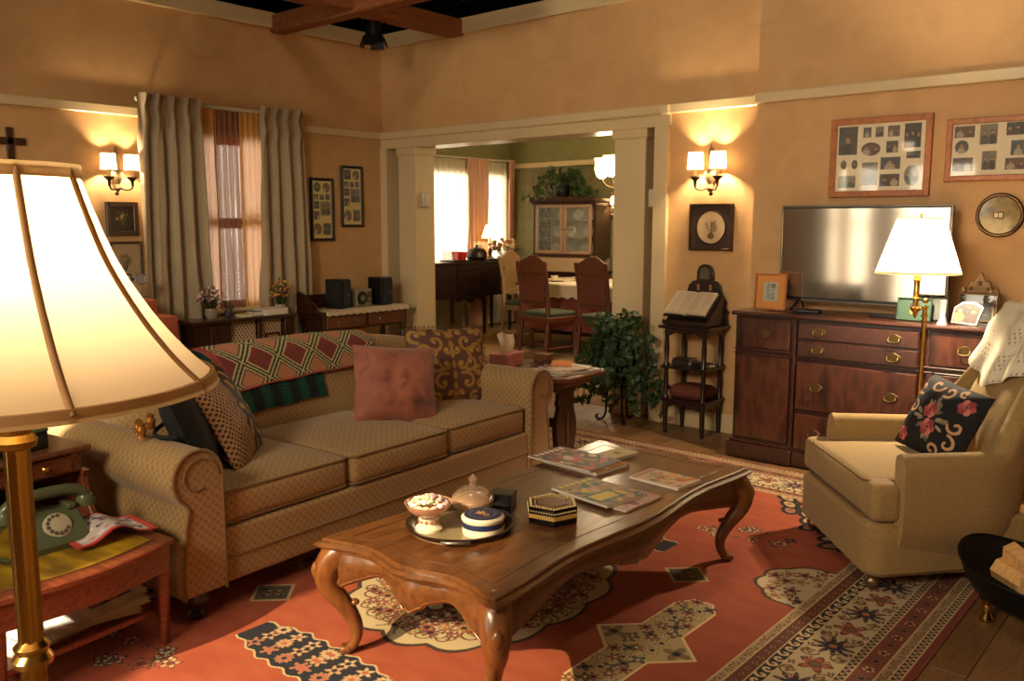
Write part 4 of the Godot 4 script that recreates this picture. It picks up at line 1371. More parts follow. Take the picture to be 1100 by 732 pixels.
func build_left_side():
	# drapes and sheers of the living room window
	var rod := thing("curtain_rod", "pale curtain track above the living room window", "curtain rod", V(0.08, 2.285, 1.62))
	ob(rod, "track", box(0.03, 0.03, 1.42, 0.005), M.white_paint)
	for z in [-0.6, 0.6]:
		ob(rod, "bracket", box(0.09, 0.02, 0.02, 0.003), M.white_paint, T(-0.035, 0, z))
	single("window_drape", "grey beige pleated drape on the sconce side of the lit window", "curtain", hang(0.11, 1.85, 2.33, 0.03, 2.325, 4.5, 0.058, 21, 1.0, 0.005, 0.1), M.drape)
	single("window_drape", "grey beige pleated drape on the side of the black photo frames", "curtain", hang(0.11, 0.94, 1.35, 0.03, 2.325, 4, 0.058, 22, 1.0, 0.005, 0.1), M.drape)
	single("sheer_curtain", "amber sheer curtain strip next to the sconce side drape", "curtain", hang(0.055, 1.70, 1.88, 0.6, 2.27, 4, 0.012, 23, 0, 0.002), M.gold_sheer)
	single("sheer_curtain", "amber sheer curtain strip on the side of the photo frames", "curtain", hang(0.055, 1.31, 1.50, 0.6, 2.27, 4, 0.012, 24, 0, 0.002), M.gold_sheer)
	single("lace_curtain", "mauve lace curtain in the middle of the lit living room window", "curtain", hang(0.045, 1.48, 1.72, 0.6, 2.27, 5, 0.01, 25, 0, 0.002), M.window_lace)
	# on the wall
	sconce(V(0, 1.655, 2.47), 90, "lit twin sconce on the window wall beside the grey drape", 0.42)
	single("wall_cross", "plain dark wooden cross hanging on the window wall", "cross", join([span(V(0, -0.15, -0.022), V(0.02, 0.14, 0.022)), span(V(0, 0.03, -0.095), V(0.02, 0.075, 0.095))]), M.dark_wood, T(0.001, 1.885, 3.14))
	var im := Image.create(96, 104, false, Image.FORMAT_RGBA8)
	im.fill(C8(40, 28, 20))
	bunch(im, 48, 52, 34, [C8(190, 160, 100), C8(150, 110, 70), C8(120, 110, 60)], 3)
	picture("framed_painting", "dark framed painting of pale flowers below the left sconce", "picture", V(0.004, 1.442, 2.44), 90, 0.23, 0.24, 0.035, M.dark_wood, printed("flower_painting", ImageTexture.create_from_image(im), 0.4), [], 0.0, false)
	im = Image.create(96, 110, false, Image.FORMAT_RGBA8)
	im.fill(C8(176, 152, 116))
	bunch(im, 46, 60, 30, [C8(140, 118, 92), C8(112, 96, 80)], 5)
	picture("framed_print", "thin dark framed pale print hanging under the flower painting", "picture", V(0.004, 1.142, 2.43), 90, 0.23, 0.28, 0.016, M.dark_wood, printed("pale_print", ImageTexture.create_from_image(im), 0.5), [], 0.0, false)
	var tall := func(n: int) -> Array:
		return [[0.27, 0.11, 0.36, 0.17, 0, n == 1], [0.74, 0.12, 0.36, 0.17, 1, true], [0.2, 0.285, 0.22, 0.1, 5, false], [0.5, 0.285, 0.22, 0.09, 3, false], [0.8, 0.28, 0.22, 0.1, 0, false], [0.22, 0.42, 0.28, 0.13, 2, false], [0.68, 0.48, 0.5, 0.24, 3, false], [0.22, 0.6, 0.28, 0.14, 4, false], [0.26, 0.84, 0.4, 0.2, 1, true], [0.74, 0.84, 0.38, 0.2, 2, false]]
	var yel := mat("yellow_mat", C8(230, 204, 126), 0.8)
	picture("photo_collage", "narrow black collage frame nearer the grey drape", "picture", V(0.004, 1.53, 0.70), 90, 0.245, 0.535, 0.022, M.black_plastic, yel, tall.call(1))
	picture("photo_collage", "narrow black collage frame hung higher, beside the dining opening", "picture", V(0.004, 1.648, 0.372), 90, 0.245, 0.535, 0.022, M.black_plastic, yel, tall.call(0))
	build_console()
	build_desk()
	build_pink_chest()
	build_near_lamp()
	build_step_table()

func build_console():
	var w: Material = M.dark_wood
	var t := thing("console_cabinet", "low dark console with lattice panels under the living room window", "cabinet", V(0.265, 0, 1.695))
	ob(t, "top", box(0.25, 0.025, 0.9, 0.006), w, T(0.012, 0.6875, 0))
	ob(t, "base", box(0.2, 0.1, 0.86, 0.004), w, T(0, 0.05, 0))
	ob(t, "back_panel", box(0.02, 0.6, 0.86, 0.002), w, T(-0.09, 0.38, 0))
	ob(t, "shelf", box(0.19, 0.02, 0.84, 0.002), w, T(0, 0.3, 0))
	for z in [[0.28, 0.3], [-0.39, 0.09]]:
		ob(t, "side_panel", box(0.2, 0.59, z[1], 0.004), w, T(0, 0.385, z[0]))
	ob(t, "pilaster", lathe([V2(0, 0.1), V2(0.03, 0.1), V2(0.026, 0.14), V2(0.026, 0.62), V2(0.032, 0.66), V2(0, 0.67)], 14), w, T(0.10, 0, 0.29))
	ob(t, "mullion", box(0.03, 0.58, 0.03, 0.003), w, T(0.085, 0.385, -0.12))
	var lat := painted(64, 64, func(u: float, v: float) -> Color:
		var a := fposmod(u * 8 + v * 8, 1.0)
		var b := fposmod(u * 8 - v * 8, 1.0)
		return C8(206, 190, 160) if minf(minf(a, 1 - a), minf(b, 1 - b)) < 0.2 else C8(110, 66, 46))
	var lm := printed("lattice_print", lat, 0.7)
	ob(t, "lattice_panel", box(0.008, 0.34, 0.23, 0), lm, T(0.05, 0.5, 0.01))
	ob(t, "lattice_panel", box(0.008, 0.34, 0.2, 0), lm, T(0.05, 0.5, -0.235))
	var im := Image.create(48, 64, false, Image.FORMAT_RGBA8)
	im.fill(C8(176, 126, 60))
	bunch(im, 24, 34, 20, [C8(200, 60, 50), C8(220, 170, 80), C8(90, 60, 40)], 9)
	picture("small_painting", "small dark framed flower picture leaning in the console niche", "picture", V(0.325, 0.45, 1.45), 90, 0.13, 0.22, 0.014, M.dark_wood, printed("niche_print", ImageTexture.create_from_image(im), 0.5), [], 0.0, false)
	single("red_ornament", "small red and black cherry ornament before the lattice panel in the console", "ornament", join([[ball(0.022, 8), T(0, 0.022, -0.03)], [ball(0.026, 8), T(0, 0.026, 0.02)], [ball(0.018, 8), T(0, 0.05, 0.0)]]), mat("ornament_red", C8(120, 30, 24), 0.4), T(0.345, 0.31, 1.70))
	var y := 0.701
	var glass := mat("vase_glass", C8(150, 140, 120), 0.15)
	flower_pot("flower_vase", "glass vase of pale pink and white flowers on the console", V(0.27, y, 1.93), 0.055, 0.08, 70, [C8(200, 160, 150), C8(214, 200, 176), C8(150, 90, 96), C8(110, 110, 80)], 14, glass, 1.7, 1.8)
	flower_pot("flower_vase", "small purple pot of little pink flowers on the console", V(0.27, y, 1.79), 0.035, 0.05, 22, [C8(180, 130, 130), C8(140, 80, 100), C8(90, 90, 60)], 15, mat("purple_pot", C8(60, 44, 64), 0.4), 1.7, 1.5)
	flower_pot("flower_vase", "vase of yellow and rose flowers at the end of the console", V(0.27, y, 1.32), 0.05, 0.07, 80, [C8(214, 164, 40), C8(200, 110, 90), C8(180, 140, 50), C8(80, 90, 40)], 16, glass, 1.6, 2.4)
	book("white_book", "thick white book lying on the console between the flowers", V(0.3, y, 1.43), 4, 0.15, 0.05, 0.22, C8(206, 190, 162))
	book("yellow_booklet", "thin yellow booklet lying on the console", V(0.3, y, 1.68), -6, 0.12, 0.022, 0.1, C8(176, 150, 50))
	book("grey_box", "small grey green box lying on the console between the books", V(0.3, y, 1.585), 3, 0.1, 0.035, 0.08, C8(92, 96, 78))

# closed book lying flat: x size a, thickness h, z size l
func book(called: String, label: String, at: Vector3, turn: float, a: float, h: float, l: float, c: Color, cover: Material = null) -> Node3D:
	var t := thing(called, label, "book", at, turn)
	var cm: Material = cover if cover else mat("cover_" + c.to_html(false), c, 0.5)
	var th := 0.003 if h > 0.02 else 0.0012
	ob(t, "pages", box(a - 0.006, h - 2 * th, l - 0.008, 0.001), M.white_paper, T(0.001, h / 2, 0))
	ob(t, "front_cover", box(a, th, l, 0.0005), cm, T(0, h - th / 2, 0))
	ob(t, "back_cover", box(a, th, l, 0.0005), mat("cover_" + c.to_html(false), c, 0.5), T(0, th / 2, 0))
	ob(t, "spine", box(0.003, h, l, 0.0005), mat("cover_" + c.to_html(false), c, 0.5), T(-a / 2, h / 2, 0))
	return t

func build_desk():
	var w: Material = M.dark_wood
	var t := thing("writing_desk", "small dark two drawer desk with turned legs in the corner", "desk", V(0.345, 0, 0.63))
	ob(t, "desk_top", box(0.35, 0.022, 0.96, 0.006), w, T(0, 0.689, 0))
	ob(t, "body", box(0.31, 0.14, 0.9, 0.004), w, T(0, 0.608, 0))
	for z in [-0.22, 0.22]:
		var d := ob(t, "drawer", box(0.014, 0.1, 0.4, 0.004), M.brown_wood, T(0.157, 0.608, z))
		for k in [-0.1, 0.1]:
			ob(d, "knob", lathe([V2(0, 0), V2(0.006, 0), V2(0.012, 0.014), V2(0, 0.02)], 10), mat("steel", C8(160, 156, 150), 0.3, 1.0), T(0.006, 0, k, 0, 0, -90))
	for x in [-0.135, 0.135]:
		for z in [-0.42, 0.42]:
			ob(t, "leg", lathe([V2(0, 0), V2(0.014, 0), V2(0.02, 0.06), V2(0.014, 0.1), V2(0.026, 0.25), V2(0.018, 0.4), V2(0.028, 0.44), V2(0.018, 0.48), V2(0.03, 0.5), V2(0.03, 0.56), V2(0, 0.56)], 12), w, T(x, 0, z))
	var gal: Array = [V2(-0.17, 0), V2(0.12, 0), V2(0.08, 0.06), V2(0.0, 0.09), V2(-0.06, 0.13), V2(-0.17, 0.16)]
	ob(t, "gallery", ext(gal, 0.016, 0.003), w, T(0, 0.7, 0.465))
	ob(t, "gallery", box(0.016, 0.12, 0.94, 0.003), w, T(-0.167, 0.76, 0))
	var edge := func(u: float, v: float) -> Vector3:
		var z := lerpf(0.5, -0.5, u)
		var x := 0.0
		if v < 0.15:
			return V(0.182 + 0.003 * sin(u * 80), -0.04 * (1 - v / 0.15) * (0.75 + 0.25 * absf(sin(u * 40))) + 0.002, z * 0.9)
		return V(lerpf(0.18, -0.12, (v - 0.15) / 0.85), 0.003, z * 0.9)
	single("lace_runner", "white scalloped lace runner on the corner desk", "runner", sheet(80, 8, edge, 0.002), mat("lace_white2", C8(190, 170, 138), 0.9), T(0.345, 0.7005, 0.62))
	var blk: Material = M.black_plastic
	for e in [[0.80, 22, "black loudspeaker on the desk, on the side of the grey drape"], [0.34, 8, "black loudspeaker on the desk, on the side of the dining opening"]]:
		var s := thing("loudspeaker", e[2], "loudspeaker", V(0.335, 0.7045, e[0]), 90 + e[1], "pair of black loudspeakers on the desk")
		ob(s, "cabinet", box(0.15, 0.245, 0.16, 0.008), blk, T(0, 0.1225, 0))
		ob(s, "grille", box(0.132, 0.225, 0.012, 0.006), noisy("grille_cloth", [C8(9, 9, 10), C8(20, 20, 21)], 0.9, 0.3, Vector3.ONE * 12, 18), T(0, 0.1225, 0.084))
		ob(s, "name_plate", box(0.036, 0.007, 0.003, 0.0005), mat("steel", C8(160, 156, 150), 0.3, 1.0), T(0.02, 0.11, 0.0915))
	var p := thing("stereo_player", "silver stereo player standing between the black loudspeakers", "stereo", V(0.345, 0.7045, 0.57), 96)
	ob(p, "housing", box(0.19, 0.15, 0.1, 0.008), mat("stereo_silver", C8(150, 140, 120), 0.35, 0.5), T(0, 0.075, 0))
	ob(p, "disc_door", lathe([V2(0, 0), V2(0.058, 0), V2(0.056, 0.008), V2(0, 0.01)], 24), blk, T(-0.03, 0.075, 0.05, 0, 90))
	ob(p, "disc_hub", lathe([V2(0, 0), V2(0.028, 0), V2(0.026, 0.004), V2(0, 0.004)], 20), mat("steel", C8(160, 156, 150), 0.3, 1.0), T(-0.03, 0.075, 0.06, 0, 90))
	ob(p, "display", box(0.05, 0.05, 0.004, 0.001), mat("display_grey", C8(60, 62, 50), 0.3), T(0.06, 0.1, 0.051))
	for k in 3:
		ob(p, "button", box(0.012, 0.01, 0.005, 0.002), blk, T(0.042 + k * 0.018, 0.045, 0.051))

func build_pink_chest():
	var w: Material = M.pink_wood
	var t := thing("stepped_chest", "reddish wooden stepped chest behind the near lamp by the drape", "chest", V(0.38, 0, 2.62))
	ob(t, "body", box(0.4, 0.78, 0.52, 0.005), w, T(0, 0.39, 0))
	for k in 3:
		var d := ob(t, "drawer", box(0.012, 0.2, 0.46, 0.004), w, T(0.204, 0.14 + k * 0.235, 0))
		ob(d, "knob", ball(0.014, 8), M.old_brass, T(0.015, 0, 0))
	ob(t, "upper_step", box(0.36, 0.12, 0.4, 0.005), w, T(-0.02, 0.84, 0.06))
	var d2 := ob(t, "step_drawer", box(0.01, 0.08, 0.34, 0.003), w, T(0.162, 0.84, 0.06))
	ob(d2, "knob", ball(0.01, 8), M.old_brass, T(0.012, 0, 0))
	picture("small_photo_frame", "little dark photo frame standing on the reddish chest", "picture", V(0.35, 0.99, 2.62), 90, 0.12, 0.16, 0.014, M.dark_wood, M.ivory_mat, [[0.5, 0.5, 0.8, 0.8, 3, false]], -8)
	var mr := thing("vanity_mirror", "small round silver mirror on the reddish chest", "mirror", V(0.36, 0.9, 2.5), 80)
	ob(mr, "stand", lathe([V2(0, 0), V2(0.04, 0), V2(0.036, 0.008), V2(0.006, 0.02), V2(0.006, 0.1), V2(0, 0.1)], 14), mat("steel", C8(160, 156, 150), 0.3, 1.0))
	ob(mr, "mirror_glass", lathe([V2(0, -0.004), V2(0.034, -0.004), V2(0.034, 0.004), V2(0, 0.004)], 24), mat("mirror", C8(220, 215, 205), 0.4, 1.0), T(0, 0.13, 0, 0, 70))
	ob(mr, "rim", tube(range(25).map(func(k): return V(cos(TAU * k / 24) * 0.036, 0.13 + sin(TAU * k / 24) * 0.036, -sin(TAU * k / 24) * 0.011 + 0.003)), 0.006, 6), mat("steel", C8(160, 156, 150), 0.3, 1.0))

func build_near_lamp():
	var t := thing("floor_lamp", "brass floor lamp with a large ribbed bell shade", "floor lamp", V(5.08, 0, 4.945))
	var b: Material = M.brass
	ob(t, "base", lathe([V2(0, 0), V2(0.13, 0), V2(0.13, 0.02), V2(0.1, 0.035), V2(0.03, 0.05), V2(0.018, 0.09), V2(0, 0.09)], 28), b)
	var pole: Array = []
	for k in 40:
		pole.append(0)
	var st := surf(24, 1, func(u: float, v: float) -> Vector3:
		var i := roundi(u * 24) % 24
		var r := 0.0145 if i % 3 else 0.0125
		return V(cos(TAU * i / 24) * r, 0.08 + v * 1.1, -sin(TAU * i / 24) * r))
	ob(t, "pole", st, b)
	for y in [0.875, 0.1, 1.15]:
		ob(t, "collar", lathe([V2(0.012, 0), V2(0.022, 0.004), V2(0.024, 0.012), V2(0.018, 0.02), V2(0.021, 0.028), V2(0.013, 0.036)], 18), b, T(0, y, 0))
	var prof := spline2([V2(0.229, 1.228), V2(0.195, 1.262), V2(0.157, 1.312), V2(0.123, 1.372), V2(0.101, 1.43), V2(0.086, 1.478)], 4)
	var sh := ob(t, "lamp_shade", lathe(prof, 48), M.shade_silk)
	var trim := mat("shade_trim", C8(150, 112, 66), 0.8)
	trim.backlight_enabled = true
	trim.backlight = Color(0.45, 0.4, 0.3)
	for k in 8:
		var a := TAU * (k + 0.13) / 8
		var p: Array = []
		for e in prof:
			p.append(V(cos(a) * (e.x + 0.0005), e.y, sin(a) * (e.x + 0.0005)))
		ob(sh, "rib", tube(p, 0.0042, 6), trim)
	ob(sh, "rim_trim", lathe([V2(0.226, 1.222), V2(0.233, 1.222), V2(0.228, 1.236), V2(0.222, 1.236)], 48), trim)
	ob(sh, "rim_trim", lathe([V2(0.084, 1.47), V2(0.09, 1.47), V2(0.089, 1.486), V2(0.083, 1.486)], 48), trim)
	ob(t, "socket", lathe([V2(0, 1.17), V2(0.018, 1.17), V2(0.02, 1.22), V2(0, 1.25)], 14), b)
	bulb(sh, V(0, 1.395, 0), 0.028, Color(1, 0.88, 0.70), 0.15)

func build_step_table():
	var w: Material = M.red_wood
	var t := thing("step_end_table", "red brown two tier end table with a yellow leather top beside the sofa arm", "end table", V(3.53, 0.0088, 3.965), 8)
	var bow := func(inset: float) -> Array:
		var p: Array = [V2(-0.82 + inset, 0.6 - inset), V2(-0.82 + inset, inset)]
		for k in 13:
			var z := inset + (0.6 - 2 * inset) * k / 12.0
			p.append(V2(-inset + 0.055 * sin(PI * z / 0.6), z))
		return p
	ob(t, "lower_top", slab(bow.call(0.0), 0.024, 0.005), w, T(0, 0.346, 0))
	var im := Image.create(128, 128, false, Image.FORMAT_RGBA8)
	var nz := FastNoiseLite.new()
	nz.frequency = 0.03
	for y in 128:
		for x in 128:
			var q := nz.get_noise_2d(x * 0.5, y * 1.4)
			im.set_pixel(x, y, C8(122, 90, 20).lerp(C8(186, 146, 32), clampf(q * 1.3 + 0.45, 0, 1)))
	ob(t, "leather_inset", slab(bow.call(0.062), 0.003, 0.0), printed("yellow_leather", ImageTexture.create_from_image(im), 0.42), T(0, 0.3695, 0))
	var band: Array = []
	for e in bow.call(0.058):
		band.append(V(e.x, 0.3716, e.y))
	band.append(band[0])
	ob(t, "gilt_line", tube(band, 0.0022, 4), mat("gilt", C8(120, 92, 44), 0.5))
	# bowed apron
	var ap: Array = []
	for k in 13:
		var z := 0.02 + 0.56 * k / 12.0
		ap.append(V2(-0.02 + 0.055 * sin(PI * z / 0.6), z))
	for k in 13:
		var z := 0.58 - 0.56 * k / 12.0
		ap.append(V2(-0.045 + 0.055 * sin(PI * z / 0.6), z))
	ob(t, "front_apron", slab(ap, 0.085, 0.002), w, T(0, 0.262, 0))
	for z in [0.03, 0.57]:
		ob(t, "side_apron", box(0.72, 0.085, 0.022, 0.002), w, T(-0.41, 0.304, z))
	for e in [[-0.035, 0.035], [-0.035, 0.565], [-0.78, 0.035], [-0.78, 0.565]]:
		ob(t, "leg", lathe([V2(0, 0), V2(0.016, 0), V2(0.032, 0.345), V2(0, 0.345)], 4), w, T(e[0], 0, e[1], 45))
	ob(t, "bottom_shelf", box(0.7, 0.02, 0.52, 0.003), w, T(-0.42, 0.105, 0.3))
	for z in [0.012, 0.588]:
		ob(t, "side_panel", ext([V2(-0.82, 0.37), V2(-0.44, 0.37), V2(-0.47, 0.42), V2(-0.49, 0.5), V2(-0.47, 0.53), V2(-0.82, 0.53)], 0.022, 0.002), w, T(0, 0, z))
	ob(t, "back_panel", box(0.015, 0.18, 0.58, 0.002), M.black_wood, T(-0.81, 0.45, 0.3))
	ob(t, "upper_case", box(0.33, 0.075, 0.56, 0.003), w, T(-0.655, 0.565, 0.3))
	var d := ob(t, "drawer", box(0.012, 0.06, 0.48, 0.003), w, T(-0.487, 0.565, 0.3))
	for z in [-0.14, 0.14]:
		ob(d, "knob", lathe([V2(0, 0), V2(0.006, 0), V2(0.013, 0.012), V2(0.009, 0.018), V2(0, 0.02)], 12), M.brass, T(0.005, 0, z, 0, 0, -90))
	ob(t, "upper_top", box(0.37, 0.02, 0.61, 0.005), M.brown_wood, T(-0.645, 0.613, 0.3))
	var g := t.transform
	# newspapers on the shelf
	var np := Image.create(128, 160, false, Image.FORMAT_RGBA8)
	np.fill(C8(206, 198, 182))
	for k in 30:
		for c in 4:
			np.fill_rect(Rect2i(6 + c * 30, 40 + k * 4, 24 - (k * 7 + c * 5) % 6, 1), C8(120, 114, 104))
	np.fill_rect(Rect2i(6, 8, 114, 3), C8(60, 56, 50))
	np.fill_rect(Rect2i(16, 15, 90, 9), C8(96, 90, 82))
	for r in [Rect2i(8, 34, 50, 34), Rect2i(66, 56, 54, 40), Rect2i(10, 96, 40, 30), Rect2i(70, 112, 46, 34)]:
		np.fill_rect(r, C8(74, 70, 64))
		for i in 14:
			dot(np, r.position.x + (i * 13) % r.size.x, r.position.y + (i * 7) % r.size.y, 5, 4, 0, C8(110 + i * 4, 104 + i * 4, 96 + i * 3))
	var nm := printed("newsprint", ImageTexture.create_from_image(np), 0.8)
	for k in 6:
		var o := single("folded_newspaper", ["bottom newspaper of the pile under the end table", "second newspaper from the bottom of the pile under the end table", "third newspaper from the bottom of the pile under the end table", "third newspaper from the top of the pile under the end table", "newspaper just below the top of the pile under the end table", "printed newspaper on top of the pile under the end table"][k], "newspaper", sheet(12, 10, func(u: float, v: float) -> Vector3:
			return V((0.5 - v) * 0.36, 0.012 * sin(u * 3.0 + k) * u * u + 0.02 * v * v * maxf(0, u - 0.4), (0.5 - u) * 0.40), 0.011), nm if k == 5 else (M.white_paper if k % 2 else nm), g * T(-0.30 + 0.012 * k, 0.121 + k * 0.0125, 0.27 + [0.02, -0.02, 0.03, -0.03, 0.01, 0.0][k], [4, -9, 7, -4, 12, 2][k]), "pile of newspapers under the end table")
	# green telephone
	var ph := thing("telephone", "olive green rotary telephone on the yellow leather top", "telephone", g * V(-0.30, 0.3725, 0.25), 92)
	var tg: Material = M.telephone_green
	var side: Array = [V2(-0.105, 0.0), V2(0.105, 0.0), V2(0.108, 0.02), V2(0.075, 0.05), V2(0.03, 0.085), V2(0.0, 0.1), V2(-0.06, 0.1), V2(-0.09, 0.07), V2(-0.108, 0.02)]
	ob(ph, "body", ext(side, 0.19, 0.012), tg, T(0, 0, 0, -90))
	ob(ph, "dial", lathe([V2(0, 0), V2(0.044, 0), V2(0.042, 0.008), V2(0.026, 0.012), V2(0, 0.012)], 24), mat("dial_pale", C8(170, 158, 130), 0.35), T(0, 0.066, 0.055, 0, 50))
	for k in 10:
		var a := TAU * k / 13 + 0.6
		ob(ph, "finger_hole", lathe([V2(0, 0), V2(0.0065, 0), V2(0.006, 0.003), V2(0, 0.003)], 10), mat("dial_hole", C8(86, 76, 60), 0.4), T(0, 0.066, 0.055, 0, 50) * T(cos(a) * 0.031, 0.0105, sin(a) * 0.031))
	var hs := ob(ph, "handset", tube(spline([V(-0.13, 0.11, -0.02), V(-0.115, 0.14, -0.02), V(-0.06, 0.158, -0.02), V(0.06, 0.158, -0.02), V(0.115, 0.14, -0.02), V(0.13, 0.11, -0.02)], 4), 0.019, 10), tg)
	for s in [-1.0, 1.0]:
		ob(hs, "ear_cup", lathe([V2(0, 0.0), V2(0.033, 0.0), V2(0.034, 0.014), V2(0.024, 0.036), V2(0, 0.04)], 18), tg, T(s * 0.125, 0.092, -0.02))
		ob(ph, "cradle", box(0.03, 0.022, 0.07, 0.006), tg, T(s * 0.068, 0.106, -0.02))
	var coil: Array = []
	for k in 220:
		var f := k / 219.0
		var c := V(-0.13 - 0.07 * sin(f * PI), 0.011 + 0.08 * (1 - f) * (1 - f), -0.02 + 0.17 * f)
		coil.append(c + V(cos(k * 0.9), sin(k * 0.9), 0) * 0.0075)
	ob(ph, "coiled_cord", tube(coil, 0.0022, 5), tg)
	# open magazine lying face down
	var mg := Image.create(96, 96, false, Image.FORMAT_RGBA8)
	mg.fill(C8(196, 70, 62))
	mg.fill_rect(Rect2i(8, 8, 80, 80), C8(190, 176, 168))
	var rng := RandomNumberGenerator.new()
	rng.seed = 77
	for k in 60:
		dot(mg, rng.randf_range(10, 86), rng.randf_range(14, 84), rng.randf_range(2, 6), rng.randf_range(1.5, 4), rng.randf() * 3, [C8(90, 60, 80), C8(200, 120, 110), C8(230, 220, 210), C8(60, 60, 90)][k % 4])
	single("open_magazine", "open red edged magazine lying against the green telephone", "magazine", sheet(16, 8, func(u: float, v: float) -> Vector3:
		var s := u * 2 - 1
		return V((v - 0.5) * 0.2, 0.004 + 0.05 * exp(-s * s * 5.0) + 0.012 * absf(s), s * 0.13), 0.004), printed("magazine_red", ImageTexture.create_from_image(mg), 0.4), g * T(-0.2, 0.3725, 0.12, -8))
	# on the upper tier
	var bx := thing("lidded_box", "black box with a green top on the upper tier of the end table", "box", g * V(-0.62, 0.6235, 0.20), 14)
	ob(bx, "box_body", box(0.2, 0.06, 0.16, 0.004), M.black_plastic, T(0, 0.03, 0))
	ob(bx, "lid", box(0.204, 0.014, 0.164, 0.004), mat("box_green", C8(62, 86, 52), 0.5), T(0, 0.067, 0))
	for k in 4:
		single("drink_coaster", ["bottom", "lower middle", "upper middle", "topmost"][k] + " round cork coaster in the stack on the upper tier", "coaster", lathe([V2(0, 0), V2(0.045, 0), V2(0.045, 0.008), V2(0, 0.008)], 20), mat("cork", C8(176, 148, 104), 0.8), g * T(-0.54 + 0.002 * k, 0.6235 + k * 0.0085, 0.34), "stack of coasters on the upper tier")

func back_height(z: float) -> float:
	return 0.705 + 0.118 * (1.0 - pow(minf(1.0, absf(z) / 1.15), 2.6))

# outline of the sofa back in x, y at length z: s from 0 (low behind) over the top to 1 (down to the seat)
func back_section(z: float, s: float, off := 0.0) -> Vector3:
	var h := back_height(z)
	var pts := [V2(-0.93, 0.10), V2(-0.955, 0.45), V2(-0.975, h - 0.10), V2(-0.95, h - 0.025), V2(-0.895, h), V2(-0.835, h - 0.025), V2(-0.805, h - 0.09), V2(-0.745, 0.52), V2(-0.70, 0.30)]
	var f := clampf(s, 0, 1) * (pts.size() - 1)
	var k := mini(int(f), pts.size() - 2)
	var a: Vector2 = pts[maxi(k - 1, 0)]
	var b: Vector2 = pts[k]
	var c: Vector2 = pts[k + 1]
	var d: Vector2 = pts[mini(k + 2, pts.size() - 1)]
	var p := b.cubic_interpolate(c, a, d, f - k)
	var q := b.cubic_interpolate(c, a, d, minf(1.0, f - k + 0.05)) - b.cubic_interpolate(c, a, d, maxf(0.0, f - k - 0.05))
	var n := V2(-q.y, q.x).normalized()
	p += n * off
	return V(p.x, p.y, z)

# the same outline measured along its length: l metres from the top, forward positive
func back_arc(z: float, l: float, off: float) -> Vector3:
	var p := back_section(z, 0.5, off)
	var s := 0.5
	var step := 0.01 * signf(l)
	var left := absf(l)
	while left > 0.0 and s > 0.02 and s < 0.98:
		var q := back_section(z, s + step, off)
		var d := p.distance_to(q)
		if d >= left:
			return p.lerp(q, left / d)
		left -= d
		p = q
		s += step
	return p

func round_rect(hx: float, hz: float, r: float, y: float) -> Array:
	var p: Array = []
	for c in 4:
		var cx: float = (hx - r) * [1, -1, -1, 1][c]
		var cz: float = (hz - r) * [1, 1, -1, -1][c]
		for k in 5:
			var a := PI / 2 * (c + k / 4.0)
			p.append(V(cx + cos(a) * r, y, cz + sin(a) * r))
	p.append(p[0])
	return p

